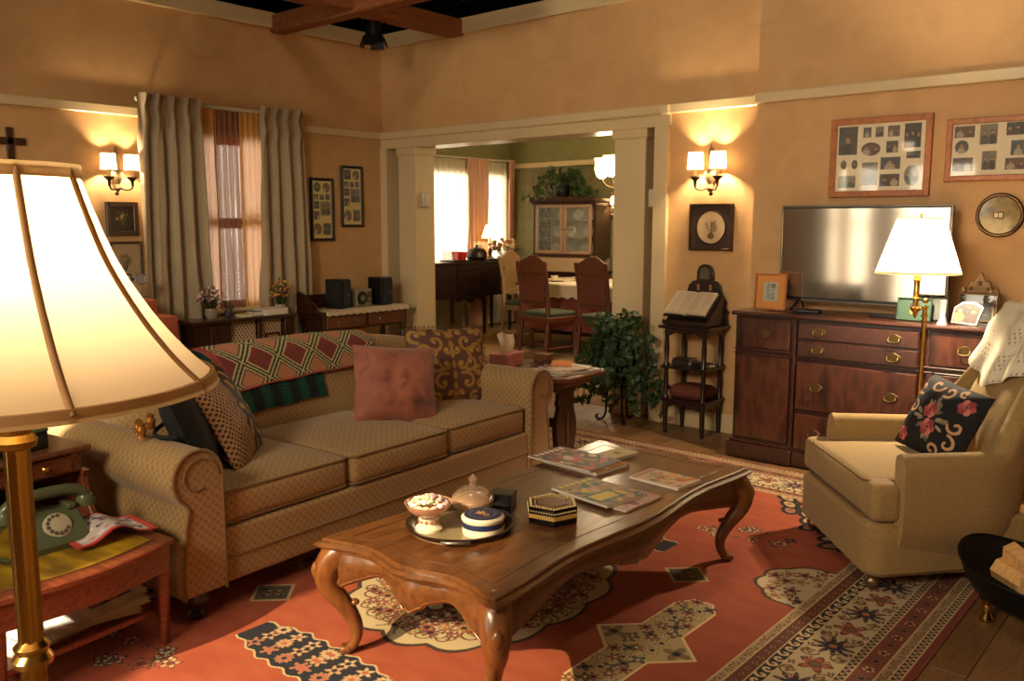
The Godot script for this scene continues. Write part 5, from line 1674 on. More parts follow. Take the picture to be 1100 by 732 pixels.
func build_sofa():
	var cl: Material = M.sofa_cloth
	var pp: Material = M.sofa_piping
	var t := thing("sofa", "long beige camelback sofa with rolled arms and a small diamond weave", "sofa", V(3.33, 0, 2.79), 3.5)
	var g := t.transform
	ob(t, "base", soft(V(0.955, 0.21, 2.24), 0.018), cl, T(-0.4505, 0.205, 0))
	ob(t, "front_welt", tube([V(0.03, 0.2, -1.1), V(0.03, 0.2, 1.1)], 0.005, 6), pp)
	ob(t, "backrest", join([[surf(40, 24, func(u: float, v: float) -> Vector3: return back_section(lerpf(1.06, -1.06, 1.0 - u), v))], [surf(2, 24, func(u: float, v: float) -> Vector3: return back_section(1.06, v).lerp(V(-0.84, 0.4, 1.06), u))], [surf(2, 24, func(u: float, v: float) -> Vector3: return back_section(-1.06, v).lerp(V(-0.84, 0.4, -1.06), 1.0 - u))]]), cl)
	# rolled arms
	for s in [-1.0, 1.0]:
		var prof: Array = [V2(0.0, 0.10), V2(0.0, 0.5)]
		for k in 15:
			var a := PI - k / 14.0 * (PI + 1.05)
			prof.append(V2(0.102 + cos(a) * 0.102, 0.53 + sin(a) * 0.102))
		prof.append_array([V2(0.145, 0.42), V2(0.16, 0.36), V2(0.175, 0.2), V2(0.175, 0.10)])
		var q: Array = []
		for e in prof:
			q.append(V2(-s * (e.x + 0.935), e.y))
		var arm := ob(t, "arm", join([[ext(q, 0.95, 0.012), T(-0.43, 0, 0, -90)]]), cl)
		var edge: Array = []
		for e in prof:
			edge.append(V(0.047, e.y, s * (e.x * 0.94 + 0.942)))
		ob(arm, "piping", tube(edge, 0.006, 6), pp)
		var spiral: Array = []
		for k in 22:
			var a := PI - k / 21.0 * 5.2
			var r := 0.082 - 0.045 * k / 21.0
			spiral.append(V(0.047, 0.53 + sin(a) * r, s * (0.935 + 0.102 + cos(a) * r)))
		ob(arm, "scroll_welt", tube(spiral, 0.0045, 6), pp)
	# three seat cushions
	for k in 3:
		var z := (k - 1) * 0.622
		var dx: float = [0.0, 0.012, 0.0][k]
		var c := ob(t, "seat_cushion", soft(V(0.72, 0.135, 0.614), 0.035, V(0.012, 0.022, 0)), cl, T(-0.345 + dx, 0.382, z))
		for y in [-0.058, 0.058]:
			ob(c, "piping", tube(round_rect(0.358, 0.306, 0.035, y), 0.0055, 6), pp)
	for e in [[0.0, 1.04], [0.0, -1.04], [-0.86, 1.04], [-0.86, -1.04]]:
		ob(t, "foot", lathe([V2(0, 0), V2(0.03, 0), V2(0.034, 0.012), V2(0.02, 0.028), V2(0.046, 0.06), V2(0.046, 0.08), V2(0.03, 0.1), V2(0, 0.1)], 16), M.black_wood, T(e[0], 0.0095, e[1]))
	ob(t, "dust_cover", sheet(30, 4, func(u: float, v: float) -> Vector3:
		return V(0.0 - 0.3 * v, 0.105 - (0.048 + 0.022 * sin(u * 17.0)) * sin(PI * u) * (1.0 - v * v * 0.7), lerpf(0.8, -0.6, u)), 0.003), mat("dust_cloth", C8(134, 102, 74), 0.9))
	# crocheted throws over the back
	var drape := func(zl0: float, zl1: float, zr0: float, zr1: float, s0: float, s1l: float, s1r: float, off: float, nu: int, wob: float) -> ArrayMesh:
		return sheet(nu, 30, func(u: float, v: float) -> Vector3:
			var f := 1.0 - v
			var l := lerpf(s0, lerpf(s1l, s1r, u), f)
			var z := lerpf(lerpf(zl0, zl1, f), lerpf(zr0, zr1, f), u)
			return back_arc(z, l, off + wob * sin(u * 21.0 + f * 3.0) * f), 0.007)
	var gim := painted(256, 128, func(u: float, v: float) -> Color:
		var st := fposmod(u * 7.0, 1.0)
		var c := C8(8, 22, 18) if st < 0.5 else C8(10, 74, 52)
		if st > 0.44 and st < 0.56:
			c = C8(6, 44, 34)
		if fposmod(u * 64 + floor(v * 32) * 0.5, 1.0) < 0.3 or fposmod(v * 32, 1.0) < 0.22:
			c = c.darkened(0.45)
		return c)
	single("green_blanket", "dark green and black crocheted blanket over the sofa back", "blanket", drape.call(0.66, 0.56, -0.18, -0.22, -0.25, 0.385, 0.36, 0.010, 40, 0.003), printed("green_crochet", gim, 0.95), g)
	var aim := painted(512, 256, func(u: float, v: float) -> Color:
		var x := u * 4.7 + 0.35
		var y := v * 2.55 + 0.1
		if u < 0.035 or v > 0.985:
			return C8(150, 62, 52)
		var a := x + y
		var b := x - y
		var da := absf(fposmod(a, 1.0) - 0.5)
		var db := absf(fposmod(b, 1.0) - 0.5)
		var e := 0.5 - maxf(da, db)
		var kind := posmod(int(floor(a)) - int(floor(b)), 2)
		var knit := 1.0 - 0.12 * float(int(u * 128) % 2) - 0.10 * float(int(v * 80) % 2)
		var c := C8(196, 166, 120)
		if e < 0.03:
			c = C8(204, 180, 138)
		elif e < 0.09:
			c = C8(30, 70, 22)
		elif e < 0.155:
			c = C8(204, 178, 136)
		else:
			c = [C8(130, 58, 52), C8(194, 130, 94)][kind]
			if e < 0.19 and kind == 1:
				c = C8(40, 76, 28)
		return c * knit)
	single("diamond_afghan", "cream, green and red diamond afghan laid over the green blanket", "blanket", drape.call(0.55, 0.335, -0.60, -0.60, -0.24, 0.275, 0.235, 0.019, 44, 0.002), printed("afghan_wool", aim, 0.95), g)
	# throw pillows
	var vel := noisy("mauve_velvet_sheen", [C8(60, 26, 22), C8(140, 78, 58), C8(162, 96, 70), C8(84, 40, 32)], 0.7, 0.012, V(1.3, 1.3, 1.3), 27, 20.0)  # dark to light noise paints the velvet sheen into the colour
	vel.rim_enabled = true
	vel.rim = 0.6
	var p1 := thing("velvet_pillow", "mauve crushed velvet pillow in the middle of the sofa", "pillow", V(2.965, 0.618, 2.49), 66)
	p1.rotation_degrees = V(-24, 66, -6)
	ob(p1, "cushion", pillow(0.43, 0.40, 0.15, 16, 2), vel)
	var dim := Image.create(192, 192, false, Image.FORMAT_RGBA8)
	dim.fill(C8(86, 52, 42))
	var gold := C8(150, 112, 44)
	for s in [-1.0, 1.0]:
		for e in [[40, 40, 26, 0.6, 1], [44, 92, 22, 2.4, -1], [30, 140, 24, 4.2, 1], [66, 150, 20, 1.0, -1], [20, 96, 14, 0, 1], [70, 60, 18, 3.0, 1], [64, 116, 14, 5.0, -1], [78, 20, 20, 1.6, -1], [22, 14, 18, 2.6, 1], [84, 84, 15, 0.5, 1], [12, 60, 14, 4, -1], [50, 64, 12, 2, 1], [86, 130, 16, 3, -1], [14, 170, 16, 1, 1], [48, 178, 14, 5, -1], [86, 176, 14, 0, 1], [58, 12, 12, 4, 1]]:
			var cx: float = 96 + s * e[0]
			curl(dim, cx, e[1], e[2], (e[3] if s > 0 else PI - e[3]), e[4] * s, 4.0, gold)
			dot(dim, cx, e[1], 4, 4, 0, gold.lightened(0.15))
	for k in 7:
		dot(dim, 96, 20 + k * 26, 5, 10, 0, gold)
	var p2 := thing("damask_pillow", "brown and gold damask pillow leaning behind the velvet pillow", "pillow", V(2.845, 0.635, 1.995), 72)
	p2.rotation_degrees = V(-20, 72, -2)
	ob(p2, "cushion", pillow(0.47, 0.44, 0.14, 16, 3), printed("damask_cloth", ImageTexture.create_from_image(dim), 0.75))
	var fr: Array = []
	var rng := RandomNumberGenerator.new()
	rng.seed = 4
	for side in 4:
		for k in 46:
			var a := (k / 45.0 - 0.5) * 2.0
			var q: Vector2 = [V2(a * 0.225, 0.21), V2(a * 0.225, -0.21), V2(0.222, a * 0.21), V2(-0.222, a * 0.21)][side]
			var o: Vector2 = [V2(0, 1), V2(0, -1), V2(1, 0), V2(-1, 0)][side]
			fr.append([tube([V(q.x, q.y, 0), V(q.x + o.x * 0.022 + rng.randf_range(-0.006, 0.006), q.y + o.y * 0.022, rng.randf_range(-0.008, 0.008))], 0.0022, 4, false)])
	ob(p2, "fringe", join(fr), mat("gold_fringe", C8(96, 68, 30), 0.9)).set_meta("kind", "stuff")
	var p3 := thing("black_pillow", "black velvet pillow with gold tassels against the sofa arm by the end table", "pillow", V(3.03, 0.64, 3.63), 150)
	p3.rotation_degrees = V(-22, 150, 4)
	var bv := mat("black_velvet", C8(10, 12, 14), 0.9)
	ob(p3, "cushion", pillow(0.58, 0.46, 0.15, 14, 5), bv)
	ob(p3, "fringe", join(range(30).map(func(k): return [tube([V(-0.24 + k * 0.0165, -0.2, 0.0), V(-0.24 + k * 0.0165, -0.225, 0.02 + 0.006 * (k % 3))], 0.003, 4)])), mat("black_fringe", C8(8, 8, 9), 0.95))
	var ts := thing("gold_tassel", "gold and black tassels hanging over the sofa arm near the black pillow", "tassel", g * V(-0.26, 0.642, 1.03), 0)
	ob(ts, "cord", tube(spline([V(-0.01, 0.03, -0.06), V(0.0, 0.012, -0.02), V(0.03, 0.004, 0.0), V(0.09, 0.004, 0.01), V(0.14, 0.004, -0.03)], 6), 0.008, 6), bv)
	for e in [[0.0, 0.02, 0.0, 0.0], [-0.02, 0.0, 0.035, 80.0], [0.03, 0.0, 0.05, 95.0]]:
		ob(ts, "tassel_head", lathe([V2(0, 0), V2(0.018, 0.002), V2(0.014, 0.016), V2(0.02, 0.03), V2(0.012, 0.044), V2(0.016, 0.052), V2(0, 0.062)], 12), mat("tassel_gold", C8(170, 112, 46), 0.35, 0.6), T(e[0], e[1], e[2], e[3], 0, 0))
	var sim := painted(192, 192, func(u: float, v: float) -> Color:
		var a := fposmod(u * 17 + v * 17, 1.0)
		var b := fposmod(u * 17 - v * 17, 1.0)
		var e := minf(minf(a, 1 - a), minf(b, 1 - b))
		var c := C8(54, 30, 22) if e > 0.2 else C8(166, 128, 88)
		if u > 0.5:
			var q := sin(u * 34 + sin(v * 19) * 2.0) + sin(v * 27 + sin(u * 23) * 2.2)
			c = C8(24, 14, 10)
			if q > 0.9:
				c = C8(176, 128, 58)
			elif q > 0.45:
				c = C8(90, 52, 34)
		return c)
	var p4 := thing("snakeskin_pillow", "brown snakeskin and scroll patterned pillow leaning on the black pillow", "pillow", V(3.03, 0.625, 3.46), 134)
	p4.rotation_degrees = V(-26, 134, 2)
	ob(p4, "cushion", pillow(0.44, 0.42, 0.13, 16, 6), printed("snake_cloth", sim, 0.6))

func serpentine(hx: float, hz: float, dx: float, dz: float, n := 24) -> Array:
	var p: Array = []
	for side in 4:
		for k in n:
			var t := -1.0 + 2.0 * k / n
			var w := (1.0 - cos(TAU * t)) / 2.0
			match side:
				0: p.append(V2(hx * t, hz - dz * w))
				1: p.append(V2(hx - dx * w, -hz * t))
				2: p.append(V2(-hx * t, -hz + dz * w))
				3: p.append(V2(-hx + dx * w, hz * t))
	return p

func cover_art(seed_: int, cols: Array, kind: int) -> ImageTexture:
	var im := Image.create(96, 128, false, Image.FORMAT_RGBA8)
	var rng := RandomNumberGenerator.new()
	rng.seed = seed_
	im.fill(cols[0])
	for k in 46:
		var q := V2(rng.randf_range(4, 92), rng.randf_range(24, 122))
		dot(im, q.x, q.y, rng.randf_range(3, 14), rng.randf_range(2, 9), rng.randf() * 3, cols[1 + rng.randi() % (cols.size() - 1)].lerp(cols[0], rng.randf() * 0.4))
	if kind == 1:
		im.fill_rect(Rect2i(4, 70, 60, 40), cols[1])
		im.fill_rect(Rect2i(10, 76, 48, 28), cols[2])
	im.fill_rect(Rect2i(0, 0, 96, 22), cols[0].lerp(cols[1], 0.25))
	for k in 6:
		im.fill_rect(Rect2i(8 + k * 14, 6, 9, 11), cols[2])
	return ImageTexture.create_from_image(im)

func magazine(label: String, at: Vector3, turn: float, a: float, l: float, h: float, art: int, cols: Array, kind := 0, group := ""):
	# the long side l runs along local x, its cover art upright when seen from +z
	var t := thing("magazine", label, "magazine", at, turn, group)
	ob(t, "pages", box(l - 0.004, h - 0.0016, a - 0.004, 0.001), M.white_paper, T(0.001, h / 2, 0.001))
	var m := printed("cover_art_%d" % art, cover_art(art, cols, kind), 0.48)
	ob(t, "front_cover", box(a, 0.001, l, 0), m, T(0, h - 0.0004, 0, 90))
	ob(t, "back_cover", box(l, 0.001, a, 0), m, T(0, 0.0005, 0))
	ob(t, "spine", box(l, h, 0.0012, 0), mat("spine_%d" % art, cols[0], 0.4), T(0, h / 2, -a / 2))

func build_coffee_table():
	var w: Material = M.table_wood
	var lw: Material = M.leg_wood
	var t := thing("coffee_table", "carved walnut coffee table with wavy edges and cabriole legs on the rug", "coffee table", V(4.30, 0, 2.86), 2.2)
	var g := t.transform
	ob(t, "table_top", slab(serpentine(0.365, 0.82, 0.028, 0.035), 0.016, 0.004), w, T(0, 0.394, 0))
	ob(t, "edge_moulding", join([[slab(serpentine(0.385, 0.84, 0.034, 0.04), 0.02, 0.008), T(0, 0.378, 0)], [slab(serpentine(0.368, 0.825, 0.03, 0.036), 0.012, 0.004), T(0, 0.368, 0)]]), w)
	var band: Array = []
	for e in serpentine(0.295, 0.75, 0.02, 0.026):
		band.append(V(e.x, 0.4098, e.y))
	band.append(band[0])
	ob(t, "inlay_line", tube(band, 0.0016, 4), M.dark_wood)
	# apron with carved scallops
	for side in 4:
		var long := side % 2 == 1
		var half := 0.75 if long else 0.30
		var depth := 0.335 if long else 0.79
		var inset := 0.028 if long else 0.035
		var f := func(u: float, v: float) -> Vector3:
			var s := u * 2 - 1
			var drop := 0.075 + 0.03 * (1.0 - cos(TAU * s)) / 2.0 * 0.0 + 0.035 * exp(-pow(s / 0.16, 2.0)) + 0.045 * pow(absf(s), 5.0) - 0.022 * exp(-pow((absf(s) - 0.5) / 0.2, 2.0))
			if absf(s) < 0.2:
				drop += 0.01 * absf(sin(s * 30.0))
			var y := 0.372 - drop * (1.0 - v)
			var wv := inset * (1.0 - cos(TAU * s)) / 2.0
			var o := depth - wv + 0.012 * sin(PI * v)
			return V(s * half, y, o)
		ob(t, "apron", sheet(48, 4, f, 0.022), w, T(0, 0, 0, 90 * side))
		var bead: Array = []
		for k in 49:
			bead.append(f.call(k / 48.0, 0.0) + V(0, 0.004, 0.011))
		ob(t, "apron_bead", tube(bead, 0.0055, 6), lw, T(0, 0, 0, 90 * side))
	for sx in [-1.0, 1.0]:
		for sz in [-1.0, 1.0]:
			var d := V(sx * 0.7071, 0, sz * 0.7071)
			var c := V(sx * 0.318, 0, sz * 0.768)
			var pts: Array = [c + V(0, 0.376, 0) - d * 0.01, c + d * 0.034 + V(0, 0.34, 0), c + d * 0.058 + V(0, 0.29, 0), c + d * 0.046 + V(0, 0.235, 0), c + d * 0.002 + V(0, 0.175, 0), c - d * 0.03 + V(0, 0.115, 0), c - d * 0.034 + V(0, 0.07, 0), c - d * 0.014 + V(0, 0.03, 0), c + d * 0.01 + V(0, 0.022, 0)]
			var sp := spline(pts, 5)
			var rad: Array = []
			var key := [0.046, 0.049, 0.044, 0.036, 0.029, 0.023, 0.019, 0.018, 0.015]
			for k in sp.size():
				var q := k / 5.0
				var i := mini(int(q), key.size() - 2)
				rad.append(lerpf(key[i], key[i + 1], q - i))
			var leg := ob(t, "leg", tube(sp, rad, 14), lw)
			ob(leg, "foot_scroll", join([[soft(V(0.044, 0.028, 0.042), 0.013), T(c.x + d.x * 0.002, 0.0245, c.z + d.z * 0.002, rad_to_deg(atan2(d.x, d.z)))]]), lw)
			ob(leg, "knee_leaf", join([[ball(0.02, 8, 1.6), T(c.x + d.x * 0.088, 0.3, c.z + d.z * 0.088)], [ball(0.016, 8, 0.7), T(c.x - d.x * 0.03, 0.185, c.z - d.z * 0.03)]]), lw)
			# brackets where the leg meets the aprons
			for ax in 2:
				var e := V(-sx, 0, 0) if ax == 0 else V(0, 0, -sz)
				ob(leg, "bracket", tube(spline([c + d * 0.03 + V(0, 0.25, 0), c + d * 0.02 + e * 0.04 + V(0, 0.285, 0), c + d * 0.02 + e * 0.1 + V(0, 0.3, 0)], 5), [0.022, 0.02, 0.018, 0.017, 0.016, 0.016, 0.015, 0.014, 0.012, 0.01, 0.008], 8), lw)
	var y := 0.4105
	# the tray and what stands on it
	var tr := thing("serving_tray", "round pewter tray with a dark rim on the coffee table", "tray", V(4.235, y, 3.33), 0)
	ob(tr, "tray_plate", lathe([V2(0, 0), V2(0.165, 0), V2(0.165, 0.004), V2(0, 0.004)], 40), mat("tray_grey", C8(150, 134, 104), 0.25, 0.3))
	ob(tr, "rim", lathe([V2(0.15, 0.004), V2(0.163, 0.0), V2(0.178, 0.012), V2(0.182, 0.02), V2(0.174, 0.021), V2(0.15, 0.006)], 40), mat("tray_rim", C8(58, 40, 30), 0.25, 0.4))
	for s in [-1.0, 1.0]:
		ob(tr, "handle", tube(spline([V(-0.045, 0.014, s * 0.178), V(-0.02, 0.016, s * 0.192), V(0.02, 0.016, s * 0.192), V(0.045, 0.014, s * 0.178)], 5), 0.005, 6), mat("steel", C8(160, 156, 150), 0.3, 1.0), T(0, 0, 0, 40))
	var ty := y + 0.0045
	var china := mat("china", C8(222, 210, 186), 0.2)
	var cd := thing("candy_dish", "footed china dish heaped with candy on the tray", "dish", V(4.185, ty, 3.425))
	var gl := mat("pink_bowl", Color(0.85, 0.62, 0.52, 0.5), 0.08)
	gl.transparency = BaseMaterial3D.TRANSPARENCY_ALPHA
	ob(cd, "foot", lathe([V2(0, 0), V2(0.044, 0), V2(0.046, 0.01), V2(0.03, 0.024), V2(0.033, 0.04), V2(0.02, 0.046), V2(0, 0.046)], 22), china)
	ob(cd, "bowl", lathe([V2(0.016, 0.044), V2(0.05, 0.056), V2(0.07, 0.075), V2(0.08, 0.095), V2(0.077, 0.095), V2(0.066, 0.077), V2(0.046, 0.061), V2(0, 0.052)], 28), gl)
	var rose: Array = []
	for k in 12:
		rose.append([ball(0.006, 6), T(cos(k * 0.52) * 0.031, 0.034, sin(k * 0.52) * 0.031)])
	ob(cd, "painted_roses", join(rose), mat("petal_c07060", C8(176, 96, 80), 0.5))
	var rng := RandomNumberGenerator.new()
	rng.seed = 12
	for k in 30:
		var ring := 0 if k < 14 else (1 if k < 25 else 2)
		var a := k * 0.449 if ring == 0 else (k * 0.571 if ring == 1 else k * 1.25)
		var r: float = [0.055, 0.036, 0.015][ring]
		single("wrapped_candy", ["white", "pink", "cream", "pale green"][k % 4] + " wrapped candy heaped in the footed dish", "candy", join([[ball(0.0125, 6, 0.8)], [ball(0.007, 5, 0.5), T(0.014, 0.002, 0)], [ball(0.007, 5, 0.5), T(-0.014, 0.002, 0)]]), mat(["candy_white", "candy_pink", "candy_cream", "candy_green"][k % 4], [C8(232, 224, 220), C8(224, 176, 176), C8(226, 206, 160), C8(190, 204, 170)][k % 4], 0.35), T(4.185 + cos(a) * r, ty + [0.089, 0.102, 0.112][ring] + rng.randf_range(-0.003, 0.003), 3.425 + sin(a) * r, rng.randf_range(0, 180), rng.randf_range(-25, 25)), "candies in the footed dish")
	var gd := thing("glass_candy_jar", "cut glass lidded jar with a pointed knob on the tray", "jar", V(4.185, ty, 3.215))
	var cut := mat("cut_glass", Color(0.86, 0.72, 0.58, 0.42), 0.06)
	cut.transparency = BaseMaterial3D.TRANSPARENCY_ALPHA
	var bowlp := [V2(0, 0), V2(0.035, 0), V2(0.045, 0.01), V2(0.07, 0.03), V2(0.076, 0.055), V2(0.07, 0.06), V2(0.066, 0.052), V2(0.06, 0.03), V2(0, 0.012)]
	ob(gd, "jar_body", lathe(bowlp, 16), cut)
	ob(gd, "lid", lathe([V2(0.074, 0.06), V2(0.066, 0.074), V2(0.045, 0.092), V2(0.015, 0.102), V2(0.01, 0.112), V2(0.017, 0.126), V2(0.008, 0.138), V2(0, 0.146)], 16), cut)
	ob(gd, "jar_filling", lathe([V2(0, 0.013), V2(0.055, 0.03), V2(0.06, 0.045), V2(0.03, 0.056), V2(0, 0.058)], 14), noisy("filling", [C8(150, 96, 70), C8(200, 160, 120)], 0.6, 0.1, Vector3.ONE * 14, 19))
	var rb := thing("round_box", "round white porcelain box with a blue painted lid on the tray", "box", V(4.335, ty, 3.325), 20)
	var blue := Image.create(96, 96, false, Image.FORMAT_RGBA8)
	blue.fill(C8(30, 42, 74))
	for k in 60:
		var a := k * 2.4
		dot(blue, 48 + cos(a) * 34, 48 + sin(a) * 34, 1.5, 1.5, 0, C8(90, 104, 130))
	flower(blue, 40, 44, 16, 5, C8(150, 110, 60), C8(206, 180, 130), C8(180, 130, 70))
	flower(blue, 60, 56, 13, 5, C8(120, 70, 60), C8(180, 120, 100), C8(60, 120, 90))
	ob(rb, "box_body", lathe([V2(0, 0), V2(0.066, 0), V2(0.068, 0.006), V2(0.068, 0.026), V2(0, 0.026)], 32), china)
	ob(rb, "blue_band", lathe([V2(0.0685, 0.026), V2(0.0695, 0.03), V2(0.0695, 0.04), V2(0.0685, 0.044)], 32), mat("band_blue", C8(30, 42, 74), 0.25))
	ob(rb, "lid", lathe([V2(0.068, 0.044), V2(0.071, 0.048), V2(0.071, 0.056), V2(0.064, 0.062), V2(0, 0.062)], 32), china)
	var disc: Array = []
	for k in 32:
		disc.append(V2(cos(TAU * k / 32) * 0.062, sin(TAU * k / 32) * 0.062))
	ob(rb, "lid_picture", slab(disc, 0.002, 0.0005), printed("blue_lid", ImageTexture.create_from_image(blue), 0.2), T(0, 0.062, 0))
	var kb := thing("lacquer_box", "small black lacquer box with shell flecks behind the tray", "box", V(4.225, y, 3.105), 24)
	ob(kb, "box_body", box(0.085, 0.05, 0.075, 0.003), noisy("fleck_lacquer", [C8(8, 9, 9), C8(10, 12, 12), C8(14, 18, 16), C8(70, 92, 78)], 0.2, 0.12, Vector3.ONE * 10, 20), T(0, 0.025, 0))
	ob(kb, "lid", box(0.089, 0.016, 0.079, 0.003), M.fleck_lacquer, T(0, 0.0585, 0))
	# six sided inlaid box
	var hb := thing("hexagonal_box", "six sided black and gold inlaid box with beaded lid", "box", V(4.415, y, 3.06), 12)
	var hx := func(r: float) -> Array:
		var p: Array = []
		for k in 6:
			p.append(V2(cos(TAU * k / 6) * r, sin(TAU * k / 6) * r))
		return p
	var lac := mat("black_lacquer", C8(12, 10, 9), 0.22)
	var gilt := mat("inlay_gold", C8(196, 156, 86), 0.35)
	ob(hb, "box_body", slab(hx.call(0.094), 0.02, 0.002), lac)
	ob(hb, "gold_band", slab(hx.call(0.0955), 0.014, 0.001), gilt, T(0, 0.02, 0))
	ob(hb, "lid", slab(hx.call(0.095), 0.024, 0.003), lac, T(0, 0.034, 0))
	ob(hb, "lid_panel", slab(hx.call(0.058), 0.003, 0.001), noisy("inlay_panel", [C8(60, 40, 20), C8(110, 90, 40), C8(90, 30, 24), C8(40, 52, 30)], 0.35, 0.09, Vector3.ONE * 14, 26), T(0, 0.058, 0))
	var ln: Array = []
	for k in 7:
		ln.append(V(cos(TAU * k / 6) * 0.068, 0.0585, sin(TAU * k / 6) * 0.068))
	ob(hb, "inlay_line", tube(ln, 0.0018, 4), gilt)
	var beads: Array = []
	for k in 6:
		var a: Vector2 = hx.call(0.086)[k]
		var b: Vector2 = hx.call(0.086)[(k + 1) % 6]
		for i in 8:
			var q := a.lerp(b, i / 8.0)
			beads.append([ball(0.0042, 5), T(q.x, 0.0585, q.y)])
		a = hx.call(0.096)[k]
		b = hx.call(0.096)[(k + 1) % 6]
		for i in 10:
			var q := a.lerp(b, i / 10.0)
			beads.append([ball(0.003, 5), T(q.x, 0.045, q.y)])
	ob(hb, "bead_trim", join(beads), mat("bead_ivory", C8(220, 196, 140), 0.35))
	# magazines and books
	magazine("thick cookbook with a tan cover under a glossy magazine on the coffee table", V(4.085, y, 2.44), -4, 0.21, 0.33, 0.016, 301, [C8(176, 120, 60), C8(90, 60, 40), C8(210, 190, 150)])
	magazine("glossy magazine with a red and black food cover lying on the tan cookbook", V(4.06, y + 0.0165, 2.46), -2, 0.22, 0.34, 0.008, 302, [C8(70, 58, 50), C8(190, 60, 44), C8(222, 200, 170), C8(170, 130, 90)])
	magazine("pale pink magazine under another one beside the hexagonal box", V(4.425, y, 2.725), -2, 0.225, 0.31, 0.007, 303, [C8(196, 160, 146), C8(140, 90, 80), C8(222, 208, 190)])
	magazine("brown magazine with a teal photo block lying on a pale pink one", V(4.385, y + 0.0075, 2.745), -8, 0.215, 0.29, 0.011, 304, [C8(150, 120, 96), C8(54, 96, 96), C8(206, 178, 70), C8(190, 150, 120)], 1)
	magazine("white and orange puzzle magazine near the table edge facing the armchair", V(4.475, y, 2.42), -4, 0.155, 0.235, 0.011, 305, [C8(206, 184, 160), C8(196, 96, 46), C8(120, 116, 110), C8(222, 160, 60)])
	var pd := thing("letter_pad", "small pale padded booklet lying past the magazine stack", "booklet", V(4.135, y, 2.25), -8)
	ob(pd, "pages", soft(V(0.1, 0.012, 0.15), 0.005), M.white_paper, T(0, 0.006, 0))
	ob(pd, "front_cover", soft(V(0.108, 0.005, 0.158), 0.002), mat("pad_cover", C8(196, 176, 132), 0.6), T(0, 0.0145, 0))
	ob(pd, "cover_emblem", lathe([V2(0, 0), V2(0.018, 0), V2(0.0175, 0.0008), V2(0, 0.0008)], 16), mat("emblem_brown", C8(140, 106, 70), 0.6), T(0, 0.017, 0))

